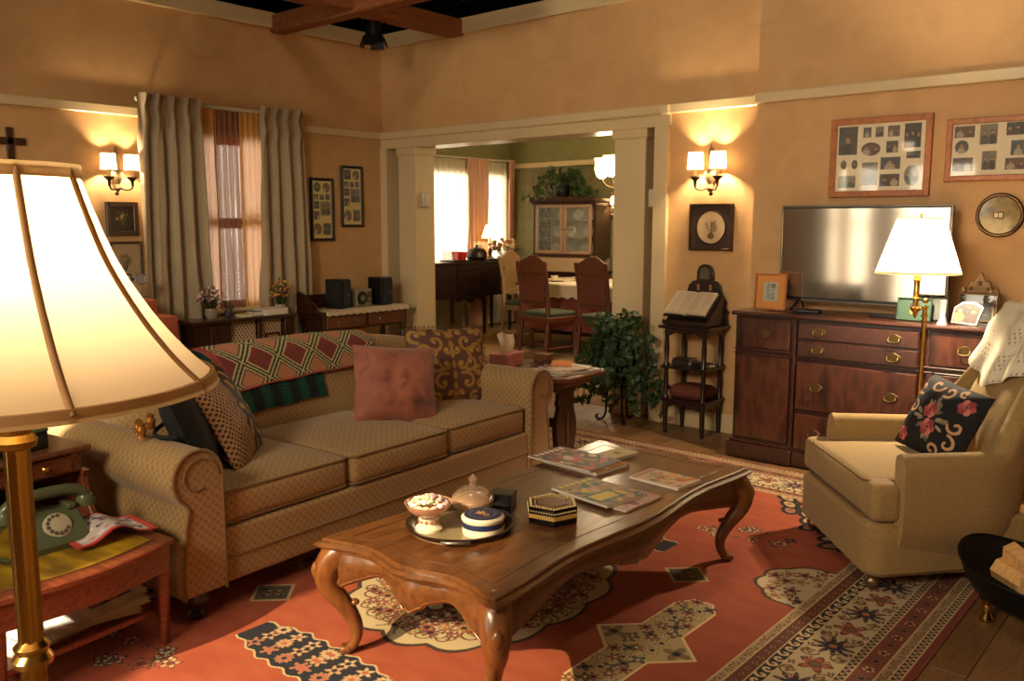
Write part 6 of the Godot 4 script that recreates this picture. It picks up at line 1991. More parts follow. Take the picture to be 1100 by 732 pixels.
func build_right_side():
	sconce(V(3.355, 1.65, 0), 0, "lit twin sconce on the pier between opening and television", 0.6)
	# needlework in a square dark frame with an oval opening
	var im := Image.create(96, 96, false, Image.FORMAT_RGBA8)
	im.fill(C8(208, 176, 132))
	bunch(im, 48, 50, 26, [C8(190, 130, 96), C8(160, 110, 80), C8(150, 140, 90)], 21)
	dot(im, 48, 74, 12, 9, 0, C8(120, 84, 60))
	var nw := picture("needlework_picture", "dark square frame with an oval flower needlework under the right sconce", "picture", V(3.36, 1.393, 0.003), 0, 0.325, 0.315, 0.018, M.bronze, mat("mat_brown", C8(62, 40, 30), 0.8), [[0.5, 0.5, 0.72, 0.78, printed("needlework", ImageTexture.create_from_image(im), 0.85), true]], 0.0, false)
	var ring: Array = []
	for k in 33:
		ring.append(V(cos(TAU * k / 32) * 0.107, sin(TAU * k / 32) * 0.112, 0.011))
	ob(nw, "oval_rim", tube(ring, 0.005, 6), M.bronze)
	# the two large collages and the round glass over the television
	var big := [[0.13, 0.24, 0.22, 0.42, 0, false], [0.35, 0.13, 0.09, 0.15, 5, false], [0.49, 0.13, 0.09, 0.15, 3, false], [0.65, 0.13, 0.13, 0.16, 1, false], [0.86, 0.21, 0.18, 0.35, 2, false], [0.4, 0.38, 0.22, 0.2, 1, true], [0.64, 0.36, 0.13, 0.17, 4, false], [0.09, 0.6, 0.07, 0.14, 3, true], [0.22, 0.6, 0.07, 0.14, 0, true], [0.4, 0.75, 0.18, 0.34, 3, false], [0.63, 0.6, 0.22, 0.18, 5, false], [0.63, 0.85, 0.22, 0.18, 4, false], [0.88, 0.49, 0.15, 0.1, 2, false], [0.87, 0.79, 0.16, 0.3, 3, true], [0.14, 0.86, 0.2, 0.18, 3, false]]
	picture("photo_collage", "large collage in a warm wooden frame right above the television", "picture", V(4.46, 1.802, JOG + 0.004), 0, 0.565, 0.455, 0.036, M.frame_wood, M.ivory_mat, big)
	var big2 := [[0.12, 0.15, 0.2, 0.22, 1, false], [0.36, 0.22, 0.17, 0.38, 3, false], [0.64, 0.14, 0.22, 0.24, 2, false], [0.1, 0.44, 0.14, 0.26, 5, true], [0.66, 0.5, 0.15, 0.28, 5, false], [0.12, 0.78, 0.2, 0.26, 4, false], [0.38, 0.72, 0.14, 0.36, 3, false], [0.64, 0.8, 0.2, 0.22, 1, false], [0.87, 0.3, 0.14, 0.3, 0, false], [0.87, 0.75, 0.14, 0.3, 2, false]]
	picture("photo_collage", "large collage in a pale wooden frame above the round glass", "picture", V(5.09, 1.817, JOG + 0.004), 0, 0.55, 0.335, 0.03, M.frame_wood, M.ivory_mat, big2)
	var ck := thing("wall_clock", "round dark rimmed glass with a small plaque inside hanging beside the television", "clock", V(5.103, 1.466, JOG + 0.001))
	ob(ck, "rim", tube(range(41).map(func(k): return V(cos(TAU * k / 40) * 0.108, sin(TAU * k / 40) * 0.108, 0.014)), 0.0095, 8), M.bronze)
	ob(ck, "face", lathe([V2(0, 0), V2(0.108, 0), V2(0.104, 0.01), V2(0, 0.012)], 36), noisy("clock_face", [C8(92, 84, 62), C8(160, 140, 96), C8(120, 108, 80)], 0.12, 0.014, Vector3.ONE * 3, 33), T(0, 0, 0.002, 0, 90))
	ob(ck, "plaque", box(0.05, 0.036, 0.006, 0.002), M.bronze, T(-0.004, 0.0, 0.017))
	ob(ck, "plaque_page", box(0.018, 0.024, 0.003, 0.001), M.ivory_mat, T(-0.015, 0.0, 0.021))
	ob(ck, "plaque_page", box(0.018, 0.024, 0.003, 0.001), M.ivory_mat, T(0.007, 0.0, 0.021))
	build_dresser()
	build_tv()
	build_lectern()
	build_plant_stand()
	build_end_table()
	build_right_lamp()

func bail(parent: Node3D, x: float, y: float, z: float):
	var o := ob(parent, "handle", join([[ext(range(18).map(func(k): return V2(cos(TAU * k / 18) * 0.039, sin(TAU * k / 18) * 0.023 * (1.0 + 0.12 * cos(TAU * k / 4.5)))), 0.005, 0.001), T(x, y, z)]]), M.old_brass)
	ob(o, "bail", tube(spline([V(x - 0.026, y + 0.006, z + 0.01), V(x - 0.027, y - 0.012, z + 0.02), V(x, y - 0.02, z + 0.022), V(x + 0.027, y - 0.012, z + 0.02), V(x + 0.026, y + 0.006, z + 0.01)], 4), 0.0035, 6), M.old_brass)

func build_dresser():
	var w: Material = M.mahogany
	var fm: Material = M.flame_mahogany
	var t := thing("dresser", "wide reddish mahogany dresser with brass pulls under the television", "dresser", V(3.81, 0, 0.10))
	# local: x from 0 to 1.43, front at z = 0.40
	ob(t, "top", box(1.47, 0.024, 0.45, 0.008), w, T(0.715, 0.888, 0.215))
	ob(t, "body", box(1.43, 0.776, 0.40, 0.003), w, T(0.715, 0.488, 0.2))
	ob(t, "plinth", join([span(V(-0.02, 0.009, 0.0), V(0.39, 0.1, 0.45), 0.006), span(V(0.39, 0.009, 0.0), V(1.06, 0.1, 0.43), 0.006), span(V(1.06, 0.009, 0.0), V(1.45, 0.1, 0.45), 0.006), span(V(-0.012, 0.1, 0), V(1.442, 0.115, 0.425), 0.005)]), w)
	for x in [0.375, 1.07]:
		ob(t, "stile", box(0.022, 0.76, 0.02, 0.004), w, T(x, 0.49, 0.41))
	for y in [0.645, 0.672]:
		ob(t, "rail_moulding", box(1.43, 0.01, 0.016, 0.004), w, T(0.715, y, 0.408))
	for x in [0.185, 1.26]:
		var d := ob(t, "drawer", box(0.32, 0.18, 0.014, 0.004), fm, T(x, 0.775, 0.407))
		bail(d, 0.01, 0.0, 0.01)
		var dr := ob(t, "door", box(0.33, 0.51, 0.014, 0.005), fm, T(x, 0.385, 0.407))
		ob(dr, "keyhole", lathe([V2(0, 0), V2(0.006, 0), V2(0.005, 0.003), V2(0, 0.003)], 10), M.old_brass, T(0.15 if x < 0.5 else -0.15, 0.02, 0.007, 0, 90))
	for r in [[0.81, 0.092], [0.708, 0.092], [0.49, 0.275], [0.22, 0.21]]:
		var d := ob(t, "drawer", box(0.655, r[1], 0.02, 0.005), fm if r[1] > 0.1 else w, T(0.722, r[0], 0.415))
		for s in [-1.0, 1.0]:
			bail(d, s * 0.205, 0.0, 0.013)
		if r[0] > 0.8:
			ob(d, "keyhole", lathe([V2(0, 0), V2(0.007, 0), V2(0.006, 0.003), V2(0, 0.003)], 10), M.old_brass, T(0, 0.02, 0.01, 0, 90))
	var y := 0.9005
	var pr := Image.create(60, 80, false, Image.FORMAT_RGBA8)
	pr.fill(C8(168, 172, 158))
	for k in 50:
		dot(pr, 20 + 26 * sin(k * 1.9) * 0.6 + 10, 40 + 30 * cos(k * 0.8), 3, 5, k, C8(116, 122, 116).lerp(C8(150, 156, 146), (k % 5) / 5.0))
	dot(pr, 42, 16, 10, 10, 0, C8(104, 106, 100))
	var pf := picture("tabletop_picture", "orange wooden photo frame with a grey drawing on the dresser", "picture", V(3.965, y + 0.112, 0.37), 4, 0.195, 0.222, 0.012, M.frame_wood, mat("orange_mat", C8(206, 136, 58), 0.6), [[0.5, 0.5, 0.5, 0.58, printed("grey_drawing", ImageTexture.create_from_image(pr), 0.6), false]], -5, false)
	ob(pf, "easel_back", box(0.06, 0.18, 0.004, 0.001), M.black_plastic, T(0, -0.02, -0.03, 0, 14))
	var blk := M.black_plastic as Material
	var gf := picture("tabletop_picture", "small green photo frame with a tiny picture on the dresser", "picture", V(4.795, y + 0.062, 0.40), -2, 0.175, 0.122, 0.006, mat("frame_green", C8(34, 60, 46), 0.6), mat("mat_green", C8(34, 60, 46), 0.7), [[0.5, 0.48, 0.3, 0.52, 6, false]], -6, false)
	ob(gf, "easel_back", box(0.05, 0.1, 0.004, 0.001), blk, T(0, -0.012, -0.02, 0, 16))
	picture("tabletop_picture", "plain black photo frame behind the green one on the dresser", "picture", V(4.90, y + 0.064, 0.34), -4, 0.1, 0.13, 0.01, blk, blk, [], -6)
	single("paper_cone", "small white folded paper cone on the dresser beside the frames", "paper", lathe([V2(0, 0), V2(0.028, 0), V2(0.004, 0.06), V2(0, 0.062)], 4), M.white_paper, T(4.955, y, 0.47, 30))
	var fr := thing("portrait_picture", "tilted silver frame with a dark portrait of two people on the dresser", "picture", V(5.045, y + 0.004, 0.45), -8)
	fr.rotation_degrees = V(-16, -8, -3)
	ob(fr, "frame", ext([V2(-0.06, 0), V2(0.07, 0), V2(0.085, 0.1), V2(0.04, 0.125), V2(-0.02, 0.12), V2(-0.06, 0.085)], 0.012, 0.003), mat("steel", C8(160, 156, 150), 0.3, 1.0))
	ob(fr, "photo", ext([V2(-0.05, 0.012), V2(0.062, 0.012), V2(0.074, 0.094), V2(0.038, 0.113), V2(-0.018, 0.11), V2(-0.051, 0.08)], 0.003), M.photo6, T(0, 0, 0.0075))
	var of := picture("ornate_picture", "photo frame with a carved gilt crest standing at the end of the dresser", "picture", V(5.06, y + 0.075, 0.21), -3, 0.19, 0.15, 0.008, mat("pewter", C8(150, 132, 104), 0.35, 0.7), M.black_plastic, [[0.45, 0.58, 0.7, 0.5, 5, false], [0.9, 0.5, 0.1, 0.8, 4, false]], -4)
	var crest: Array = [V2(-0.1, 0.0), V2(0.1, 0.0)]
	for k in 21:
		var a := 1.0 - k / 10.0
		crest.append(V2(a * 0.1, 0.015 + 0.095 * pow(1.0 - absf(a), 1.3) + 0.012 * sin(absf(a) * 17.0)))
	ob(of, "crest", join([[ext(crest, 0.014, 0.004), T(0, 0.076, 0.011)], [ball(0.012, 8), T(0, 0.13, 0.018)], [ball(0.01, 8), T(0.04, 0.1, 0.018)], [ball(0.01, 8), T(-0.04, 0.1, 0.018)], [ball(0.01, 8), T(0.07, 0.09, 0.018)], [ball(0.01, 8), T(-0.07, 0.09, 0.018)]]), noisy("crest_gilt", [C8(86, 64, 34), C8(150, 118, 70)], 0.45, 0.1, Vector3.ONE * 10, 34))
	ob(of, "easel_back", box(0.06, 0.12, 0.004, 0.001), blk, T(0, -0.012, -0.02, 0, 16))
	single("cable_box", "flat black remote box on the dresser before the television", "remote", soft(V(0.15, 0.018, 0.07), 0.006), M.black_plastic, T(4.19, y + 0.009, 0.36, 4))
	single("remote_control", "black remote control on the dresser beside the green frame", "remote", soft(V(0.16, 0.022, 0.05), 0.006), M.black_plastic, T(4.63, y + 0.011, 0.37, -10))

func build_tv():
	var t := thing("television", "flat black television with a silver edge standing on the dresser", "television", V(4.44, 0.9, 0.245))
	var m := mat("tv_screen", C8(170, 160, 145), 0.085)
	m.metallic = 0.8
	m.specular_mode = BaseMaterial3D.SPECULAR_SCHLICK_GGX
	m.metallic_specular = 1.0
	ob(t, "housing", box(0.95, 0.555, 0.04, 0.006), M.black_plastic, T(0, 0.342, -0.01))
	ob(t, "screen", box(0.925, 0.525, 0.004, 0.001), m, T(0, 0.345, 0.012))
	ob(t, "bezel", frame_rect(0.955, 0.565, 0.011, 0.02), mat("tv_silver", C8(120, 112, 100), 0.3, 0.9), T(0, 0.342, -0.002))
	ob(t, "name_plate", box(0.05, 0.008, 0.006, 0.002), mat("tv_silver", C8(120, 112, 100), 0.3, 0.9), T(0.0, 0.058, 0.018))
	for s in [-1.0, 1.0]:
		ob(t, "stand_foot", join([[tube([V(s * 0.34, 0.08, 0), V(s * 0.36, 0.012, 0.11)], 0.008, 6)], [tube([V(s * 0.34, 0.08, 0), V(s * 0.36, 0.012, -0.09)], 0.008, 6)], [box(0.03, 0.008, 0.24, 0.003), T(s * 0.36, 0.005, 0.01)]]), M.black_plastic)

func build_lectern():
	var w: Material = M.black_wood
	var t := thing("book_stand", "dark carved whatnot stand with sloping book rest and three tiers", "stand", V(3.335, 0, 0.15))
	var leg := lathe([V2(0, 0), V2(0.012, 0), V2(0.016, 0.06), V2(0.018, 0.2), V2(0.022, 0.225), V2(0.022, 0.25), V2(0.013, 0.27), V2(0.017, 0.36), V2(0.013, 0.43), V2(0.022, 0.45), V2(0.022, 0.475), V2(0.013, 0.49), V2(0.018, 0.58), V2(0.013, 0.67), V2(0.02, 0.7), V2(0, 0.72)], 12)
	for x in [-0.14, 0.14]:
		for z in [-0.115, 0.115]:
			ob(t, "leg", leg, w, T(x, 0, z))
	for y in [0.235, 0.458]:
		ob(t, "shelf", box(0.34, 0.018, 0.285, 0.004), w, T(0, y, 0))
	ob(t, "platform", box(0.385, 0.022, 0.31, 0.007), w, T(0, 0.73, 0))
	var scal := func(half: float) -> ArrayMesh:
		var p: Array = [V2(-half, 0), V2(half, 0)]
		for k in 21:
			var a := 1.0 - k / 10.0
			p.append(V2(a * half, -0.02 - 0.035 * pow(absf(a), 3.0) - 0.012 * absf(sin(a * PI * 2.0))))
		return ext(p, 0.014, 0.002)
	for y in [0.72, 0.228]:
		for s in [-1.0, 1.0]:
			ob(t, "apron", scal.call(0.15), w, T(0, y, s * 0.122))
			ob(t, "apron", scal.call(0.12), w, T(s * 0.148, y, 0, 90))
	# sloping rest: its side is a wedge
	ob(t, "book_rest", ext([V2(0.135, 0.742), V2(0.135, 0.765), V2(-0.1, 0.94), V2(-0.12, 0.94), V2(-0.12, 0.742)], 0.31, 0.004), w, T(0, 0, 0, -90))
	ob(t, "rest_lip", box(0.33, 0.03, 0.018, 0.004), w, T(0, 0.765, 0.14))
	var cr: Array = [V2(-0.185, 0.74), V2(0.185, 0.74), V2(0.17, 0.80), V2(0.185, 0.83), V2(0.16, 0.86), V2(0.165, 0.9), V2(0.14, 0.93), V2(0.12, 1.0), V2(0.09, 1.03), V2(0.062, 1.035), V2(0.06, 1.1)]
	for k in 9:
		var a := PI * k / 8.0
		cr.append(V2(cos(a) * 0.056, 1.1 + sin(a) * 0.045))
	for e in [V2(-0.06, 1.1), V2(-0.062, 1.035), V2(-0.09, 1.03), V2(-0.12, 1.0), V2(-0.14, 0.93), V2(-0.165, 0.9), V2(-0.16, 0.86), V2(-0.185, 0.83), V2(-0.17, 0.80)]:
		cr.append(e)
	ob(t, "crest_board", ext(cr, 0.02, 0.003), w, T(0, 0, -0.128))
	ob(t, "arched_inset", ext([V2(-0.035, 0), V2(0.035, 0), V2(0.035, 0.05), V2(0.022, 0.075), V2(0, 0.084), V2(-0.022, 0.075), V2(-0.035, 0.05)], 0.006, 0.001), mat("inset_stone", C8(92, 78, 56), 0.6), T(0, 1.045, -0.116))
	for s in [-1.0, 1.0]:
		ob(t, "pierced_inset", lathe([V2(0, 0), V2(0.012, 0.004), V2(0.006, 0.022), V2(0.012, 0.04), V2(0, 0.044)], 10, 0.5), mat("inset_pale", C8(176, 120, 76), 0.6), T(s * 0.045, 0.965, -0.118))
	# the open Bible
	var b := thing("open_book", "large open book with dark covers on the sloping rest of the stand", "book", V(3.33, 0.874, 0.185))
	b.rotation_degrees.x = 37
	ob(b, "cover", box(0.33, 0.012, 0.235, 0.003), M.black_plastic, T(0, 0.0, 0))
	var pim := Image.create(96, 96, false, Image.FORMAT_RGBA8)
	pim.fill(C8(206, 188, 156))
	for k in 22:
		for c in 4:
			pim.fill_rect(Rect2i(6 + c * 22 + (3 if c > 1 else 0), 8 + k * 4, 17 - (k * 5 + c * 3) % 4, 1), C8(168, 150, 122))
	var pg := sheet(24, 6, func(u: float, v: float) -> Vector3:
		var s := u * 2 - 1
		return V(s * 0.155, 0.014 + 0.02 * pow(absf(s), 0.5) * (1.0 - absf(s) * 0.75), (0.5 - v) * 0.22), 0.014)
	ob(b, "pages", pg, printed("bible_page", ImageTexture.create_from_image(pim), 0.85))
	book("old_book", "closed brown book on the middle shelf of the whatnot stand", V(3.275, 0.4675, 0.16), 80, 0.1, 0.03, 0.14, C8(58, 44, 30))
	book("thin_book", "thin dark book on top of the brown one on the middle shelf", V(3.275, 0.498, 0.155), 84, 0.1, 0.012, 0.13, C8(40, 30, 22))
	book("grey_book", "black book with white page edges leaning on the middle shelf", V(3.42, 0.4675, 0.17), 60, 0.11, 0.024, 0.12, C8(30, 26, 22))
	single("cushion_bolster", "folded brown cushion on the bottom shelf of the whatnot stand", "cushion", soft(V(0.27, 0.085, 0.2), 0.035, V(0.004, 0.012, 0.004)), noisy("brown_velvet", [C8(92, 44, 30), C8(112, 58, 40)], 0.8, 0.03, Vector3.ONE * 3, 36), T(3.335, 0.287, 0.15))

func build_plant_stand():
	var k: Material = M.black_iron
	var t := thing("plant_stand", "black wrought iron plant stand with curled feet by the right post", "plant stand", V(2.77, 0, 0.2))
	for i in 3:
		var a := deg_to_rad([160.0, 40.0, -85.0][i])
		var d := V(cos(a), 0, sin(a))
		ob(t, "leg", tube(spline([d * 0.1 + V(0, 0.42, 0), d * 0.085 + V(0, 0.28, 0), d * 0.09 + V(0, 0.12, 0), d * 0.1 + V(0, 0.04, 0), d * 0.13 + V(0, 0.008, 0), d * 0.165 + V(0, 0.02, 0), d * 0.155 + V(0, 0.042, 0)], 5), 0.008, 6), k)
	for y in [0.3, 0.42]:
		ob(t, "ring", tube(range(25).map(func(q): return V(cos(TAU * q / 24) * 0.1, y, sin(TAU * q / 24) * 0.1)), 0.006, 6), k)
	for i in 3:
		ob(t, "cross_bar", tube([V(cos(i * PI / 3), 0, sin(i * PI / 3)) * 0.1 + V(0, 0.3, 0), V(cos(i * PI / 3), 0, sin(i * PI / 3)) * -0.1 + V(0, 0.3, 0)], 0.004, 4), k)
	ivy("potted_ivy", "bushy green ivy in the black iron stand by the right post", V(2.77, 0.306, 0.2), 0.088, 0.16, 780, 0.38, 0.30, 0.33, 41, M.black_plastic, 0.42)

func build_end_table():
	var w: Material = M.brown_wood
	var t := thing("pedestal_table", "brown wooden trestle end table at the far sofa arm", "end table", V(2.885, 0, 1.22), 2)
	ob(t, "table_top", join([[slab([V2(-0.335, -0.2), V2(-0.29, -0.245), V2(0.29, -0.245), V2(0.335, -0.2), V2(0.335, 0.2), V2(0.29, 0.245), V2(-0.29, 0.245), V2(-0.335, 0.2)], 0.028, 0.006), T(0, 0.502, 0)]]), w)
	ob(t, "apron", box(0.5, 0.05, 0.36, 0.004), w, T(0, 0.477, 0))
	var vase := [V2(-0.17, 0.46), V2(-0.15, 0.42), V2(-0.09, 0.4), V2(-0.075, 0.37), V2(-0.088, 0.33), V2(-0.075, 0.3), V2(-0.1, 0.22), V2(-0.105, 0.14), V2(-0.09, 0.06), V2(-0.08, 0.03), V2(-0.13, 0.0)]
	var full: Array = spline2(vase, 4)
	var mir := full.duplicate()
	mir.reverse()
	for e in mir:
		full.append(V2(-e.x, e.y))
	for x in [-0.17, 0.17]:
		var p := ob(t, "trestle", ext(full, 0.04, 0.006), M.dark_wood, T(x, 0.0095, 0, 90))
		ob(p, "carved_rib", box(0.02, 0.2, 0.012, 0.004), w, T(0, 0.17, 0.022 * signf(x)))
	ob(t, "stretcher", box(0.3, 0.06, 0.03, 0.004), M.dark_wood, T(0, 0.2, 0))
	var y := 0.531
	# paper tissue box
	var tb := thing("tissue_box", "pink patterned tissue box with a white tissue on the trestle table", "tissue box", V(2.66, y, 1.30), 12)
	ob(tb, "carton", box(0.13, 0.085, 0.21, 0.003), noisy("pink_carton", [C8(150, 84, 76), C8(180, 112, 98), C8(166, 98, 86)], 0.6, 0.06, Vector3.ONE * 6, 37), T(0, 0.0425, 0))
	var ts := mat("tissue", C8(226, 212, 188), 0.9)
	ts.backlight_enabled = true
	ts.backlight = Color(0.5, 0.5, 0.45)
	ob(tb, "tissue", sheet(14, 8, func(u: float, v: float) -> Vector3:
		return V(0.012 * sin(u * 9.0) * (0.3 + v) + 0.012 * v * sin(v * 5.0), 0.084 + v * (0.125 + 0.016 * sin(u * 6.0)), (0.5 - u) * (0.15 + 0.05 * v)), 0.002), ts)
	single("wooden_box", "small brown wooden box beside the tissue box", "box", box(0.1, 0.07, 0.09, 0.004), w, T(2.80, y + 0.0355, 1.10, 10))
	var cols := [C8(150, 140, 124), C8(90, 80, 72), C8(206, 190, 166), C8(170, 110, 90)]
	magazine("worn grey magazine at the bottom of the pile on the trestle table", V(3.045, y, 1.2), 80, 0.27, 0.36, 0.009, 311, cols, 0, "magazines on the trestle table")
	magazine("folded pale magazine in the middle of the pile on the trestle table", V(3.02, y + 0.0095, 1.21), 98, 0.25, 0.34, 0.008, 312, [C8(176, 156, 132), C8(140, 60, 60), C8(210, 190, 166)], 0, "magazines on the trestle table")
	magazine("creased magazine on top of the pile on the trestle table", V(3.05, y + 0.018, 1.22), 70, 0.2, 0.27, 0.006, 313, [C8(190, 170, 140), C8(80, 80, 70), C8(170, 120, 100)], 1, "magazines on the trestle table")
	single("orange_envelope", "orange envelope lying on the magazines of the trestle table", "envelope", box(0.13, 0.004, 0.2, 0.001), mat("envelope_orange", C8(204, 112, 30), 0.7), T(2.965, y + 0.027, 1.13, 35))
	var gs := thing("eyeglasses", "dark eyeglasses lying on the magazine pile", "glasses", V(2.95, y + 0.0255, 1.315), 60)
	for s in [-1.0, 1.0]:
		ob(gs, "rim", tube(range(17).map(func(q): return V(s * 0.034 + cos(TAU * q / 16) * 0.026, 0.02 + sin(TAU * q / 16) * 0.018, 0)), 0.003, 6), M.black_plastic)
		ob(gs, "temple", tube(spline([V(s * 0.06, 0.026, 0), V(s * 0.06, 0.02, -0.08), V(s * 0.05, 0.006, -0.13)], 4), 0.0025, 5), M.black_plastic)
	ob(gs, "bridge", tube([V(-0.009, 0.026, 0), V(0.009, 0.026, 0)], 0.003, 5), M.black_plastic)

func build_right_lamp():
	var b: Material = M.brass
	var t := thing("swing_arm_lamp", "brass swing arm floor lamp with a white cone shade before the dresser", "floor lamp", V(4.955, 0, 0.80))
	ob(t, "base", lathe([V2(0, 0.009), V2(0.115, 0.009), V2(0.115, 0.022), V2(0.09, 0.032), V2(0.02, 0.042), V2(0, 0.045)], 28), b)
	ob(t, "pole", lathe([V2(0, 0.03), V2(0.0115, 0.03), V2(0.0115, 1.02), V2(0, 1.02)], 14), b)
	for y in [0.94, 0.965, 1.01]:
		ob(t, "collar", lathe([V2(0.011, 0), V2(0.018, 0.003), V2(0.018, 0.008), V2(0.011, 0.011)], 16), b, T(0, y, 0))
	ob(t, "finial", ball(0.014, 10), b, T(0, 1.045, 0))
	ob(t, "swing_arm", tube([V(0, 1.005, 0), V(-0.045, 1.005, 0)], 0.008, 8), b)
	ob(t, "column", lathe([V2(0, 0.955), V2(0.006, 0.96), V2(0.012, 0.985), V2(0.024, 1.0), V2(0.024, 1.008), V2(0.013, 1.015), V2(0.013, 1.05), V2(0.022, 1.055), V2(0.014, 1.065), V2(0.014, 1.14), V2(0.022, 1.145), V2(0.016, 1.155), V2(0.016, 1.2), V2(0, 1.21)], 16), b, T(-0.045, 0, 0))
	var sh := ob(t, "lamp_shade", lathe([V2(0.193, 1.182), V2(0.105, 1.446)], 40), M.shade_white, T(-0.045, 0, 0))
	ob(sh, "rim_trim", join([[lathe([V2(0.19, 1.178), V2(0.195, 1.178), V2(0.193, 1.19)], 40)], [lathe([V2(0.104, 1.44), V2(0.107, 1.44), V2(0.105, 1.449)], 40)]]), mat("shade_trim", C8(176, 138, 84), 0.8))
	ob(sh, "harp_finial", lathe([V2(0, 1.44), V2(0.01, 1.445), V2(0.005, 1.455), V2(0.009, 1.463), V2(0, 1.47)], 10), b)
	bulb(sh, V(0, 1.29, 0), 0.028, Color(1, 0.90, 0.74), 2.7)

func build_armchair():
	# faces local +z; its left side (local -x) is towards the dresser
	var tw: Material = M.tweed
	var t := thing("armchair", "high backed mustard tweed armchair on brass ball feet by the rug border", "armchair", V(5.17, 0, 1.51), -49)
	var g := t.transform
	# plan of the shell: from the right arm's front round the back to the left arm's front
	var plan := func(s: float) -> Array:
		# returns [inner point, outward, height of top, lean outwards at the top]
		var hw := 0.315
		var zf := 0.25
		var r := 0.17
		var zb := -0.23
		var l1 := zf - (zb + r)
		var la := PI / 2 * r
		var lb := 2 * (hw - r)
		var tot := 2 * l1 + 2 * la + lb
		var d := s * tot
		var p := Vector2.ZERO
		var n := Vector2.ZERO
		if d < l1:
			p = Vector2(hw, zf - d)
			n = Vector2(1, 0)
		elif d < l1 + la:
			var a := (d - l1) / r
			p = Vector2(hw - r + cos(a) * r, zb + r - sin(a) * r)
			n = Vector2(cos(a), -sin(a))
		elif d < l1 + la + lb:
			p = Vector2(hw - r - (d - l1 - la), zb)
			n = Vector2(0, -1)
		elif d < l1 + 2 * la + lb:
			var a := (d - l1 - la - lb) / r
			p = Vector2(-hw + r - sin(a) * r, zb + r - cos(a) * r)
			n = Vector2(-sin(a), -cos(a))
		else:
			p = Vector2(-hw, zb + r + (d - l1 - 2 * la - lb))
			n = Vector2(-1, 0)
		var mid := l1 + la * 0.55
		var q := clampf((d - mid * 0.80) / (la * 0.85), 0, 1) * clampf((tot - mid * 0.80 - d) / (la * 0.85), 0, 1)
		var up := smoothstep(0.0, 1.0, q)
		p.x *= 1.0 - 0.15 * clampf((zf - p.y) / (zf - zb), 0, 1)
		return [p, n, 0.555 + 0.03 * smoothstep(0.5, 1.0, 1.0 - absf(s - 0.5) * 2) + 0.50 * up, up]
	var shell := func(s0: float, s1: float, n: int) -> ArrayMesh:
		var sect := func(s: float, v: float) -> Vector3:
			var e: Array = plan.call(s)
			var p: Vector2 = e[0]
			var nn: Vector2 = e[1]
			var h: float = e[2]
			var up: float = e[3]
			var th := 0.085
			# v: 0 outer bottom, 0.45 outer top, 0.55 inner top, 1 inner bottom
			var y := 0.0
			var o := 0.0
			if v < 0.44:
				y = lerpf(0.07, h - 0.04, v / 0.44)
				o = th
			elif v < 0.56:
				var a := (v - 0.44) / 0.12 * PI
				y = h - 0.04 + sin(a) * 0.04
				o = th / 2 + cos(a) * th / 2
			else:
				y = lerpf(h - 0.04, 0.28, (v - 0.56) / 0.44)
				o = 0.0
			var lean := 0.21 * up * smoothstep(0.3, 1.05, y) * (1.0 if y > 0.3 else 0.0)
			var taper := 1.0 - 0.06 * up * smoothstep(0.5, 1.05, y)
			var under := 0.05 * (1.0 - smoothstep(0.07, 0.3, y)) * (1.0 if v < 0.44 else 0.0)
			var bulge := 0.012 * sin(PI * clampf(v / 0.44, 0, 1)) if v < 0.44 else 0.0
			var x := (p.x + nn.x * (o + bulge - under)) * taper
			var z := p.y + nn.y * (o + bulge - under) - lean
			return V(x, y, z)
		return join([[surf(n, 26, func(u: float, v: float) -> Vector3: return sect.call(lerpf(s0, s1, u), v))], [surf(6, 26, func(u: float, v: float) -> Vector3:
			var a: Vector3 = sect.call(s0, v)
			return a.lerp(V(a.x * 0 + sect.call(s0, 0.22).x * 0.5 + sect.call(s0, 0.8).x * 0.5, clampf(a.y, 0.12, 0.5), a.z + 0.014), 1.0 - u))], [surf(6, 26, func(u: float, v: float) -> Vector3:
			var a: Vector3 = sect.call(s1, v)
			return a.lerp(V(sect.call(s1, 0.22).x * 0.5 + sect.call(s1, 0.8).x * 0.5, clampf(a.y, 0.12, 0.5), a.z + 0.014), u))]])
	ob(t, "arm", shell.call(0.0, 0.30, 16), tw)
	ob(t, "arm", shell.call(0.70, 1.0, 16), tw)
	ob(t, "backrest", shell.call(0.299, 0.701, 30), tw)
	# padded inner back with shallow channels
	ob(t, "back_cushion", surf(30, 16, func(u: float, v: float) -> Vector3:
		var y := lerpf(0.40, 1.05, v)
		var s := u * 2 - 1
		var hw := 0.275 * (1.0 - 0.08 * smoothstep(0.5, 1.0, y))
		var z := -0.23 - 0.21 * smoothstep(0.3, 1.05, y) + 0.085 * pow(1.0 - pow(absf(s), 4.0), 0.5) * sin(PI * clampf(v * 0.92 + 0.08, 0, 1)) - 0.007 * pow(absf(cos(s * PI * 1.5)), 10.0)
		return V(s * hw, y, z)), tw)
	var rr: Array = []
	for e in round_rect(0.395, 0.31, 0.08, 0.0):
		rr.append(V2(e.x * (1.0 if e.z > 0 else 0.80), e.z + 0.065))
	rr.pop_back()
	ob(t, "front_rail", slab(rr, 0.215, 0.02), tw, T(0, 0.07, 0))
	ob(t, "seat_deck", box(0.66, 0.12, 0.6, 0.01), tw, T(0, 0.24, 0.02))
	var c := ob(t, "seat_cushion", soft(V(0.625, 0.15, 0.60), 0.035, V(0, 0.02, 0.015)), tw, T(0, 0.365, 0.06))
	for y in [-0.07, 0.07]:
		ob(c, "piping", tube(round_rect(0.312, 0.302, 0.035, y), 0.005, 6), mat("tweed_piping", C8(120, 90, 48), 0.9))
	# T-shaped front ends of the cushion
	for s in [-1.0, 1.0]:
		ob(c, "cushion_ear", soft(V(0.13, 0.15, 0.115), 0.032), tw, T(s * 0.33, 0, 0.2425))
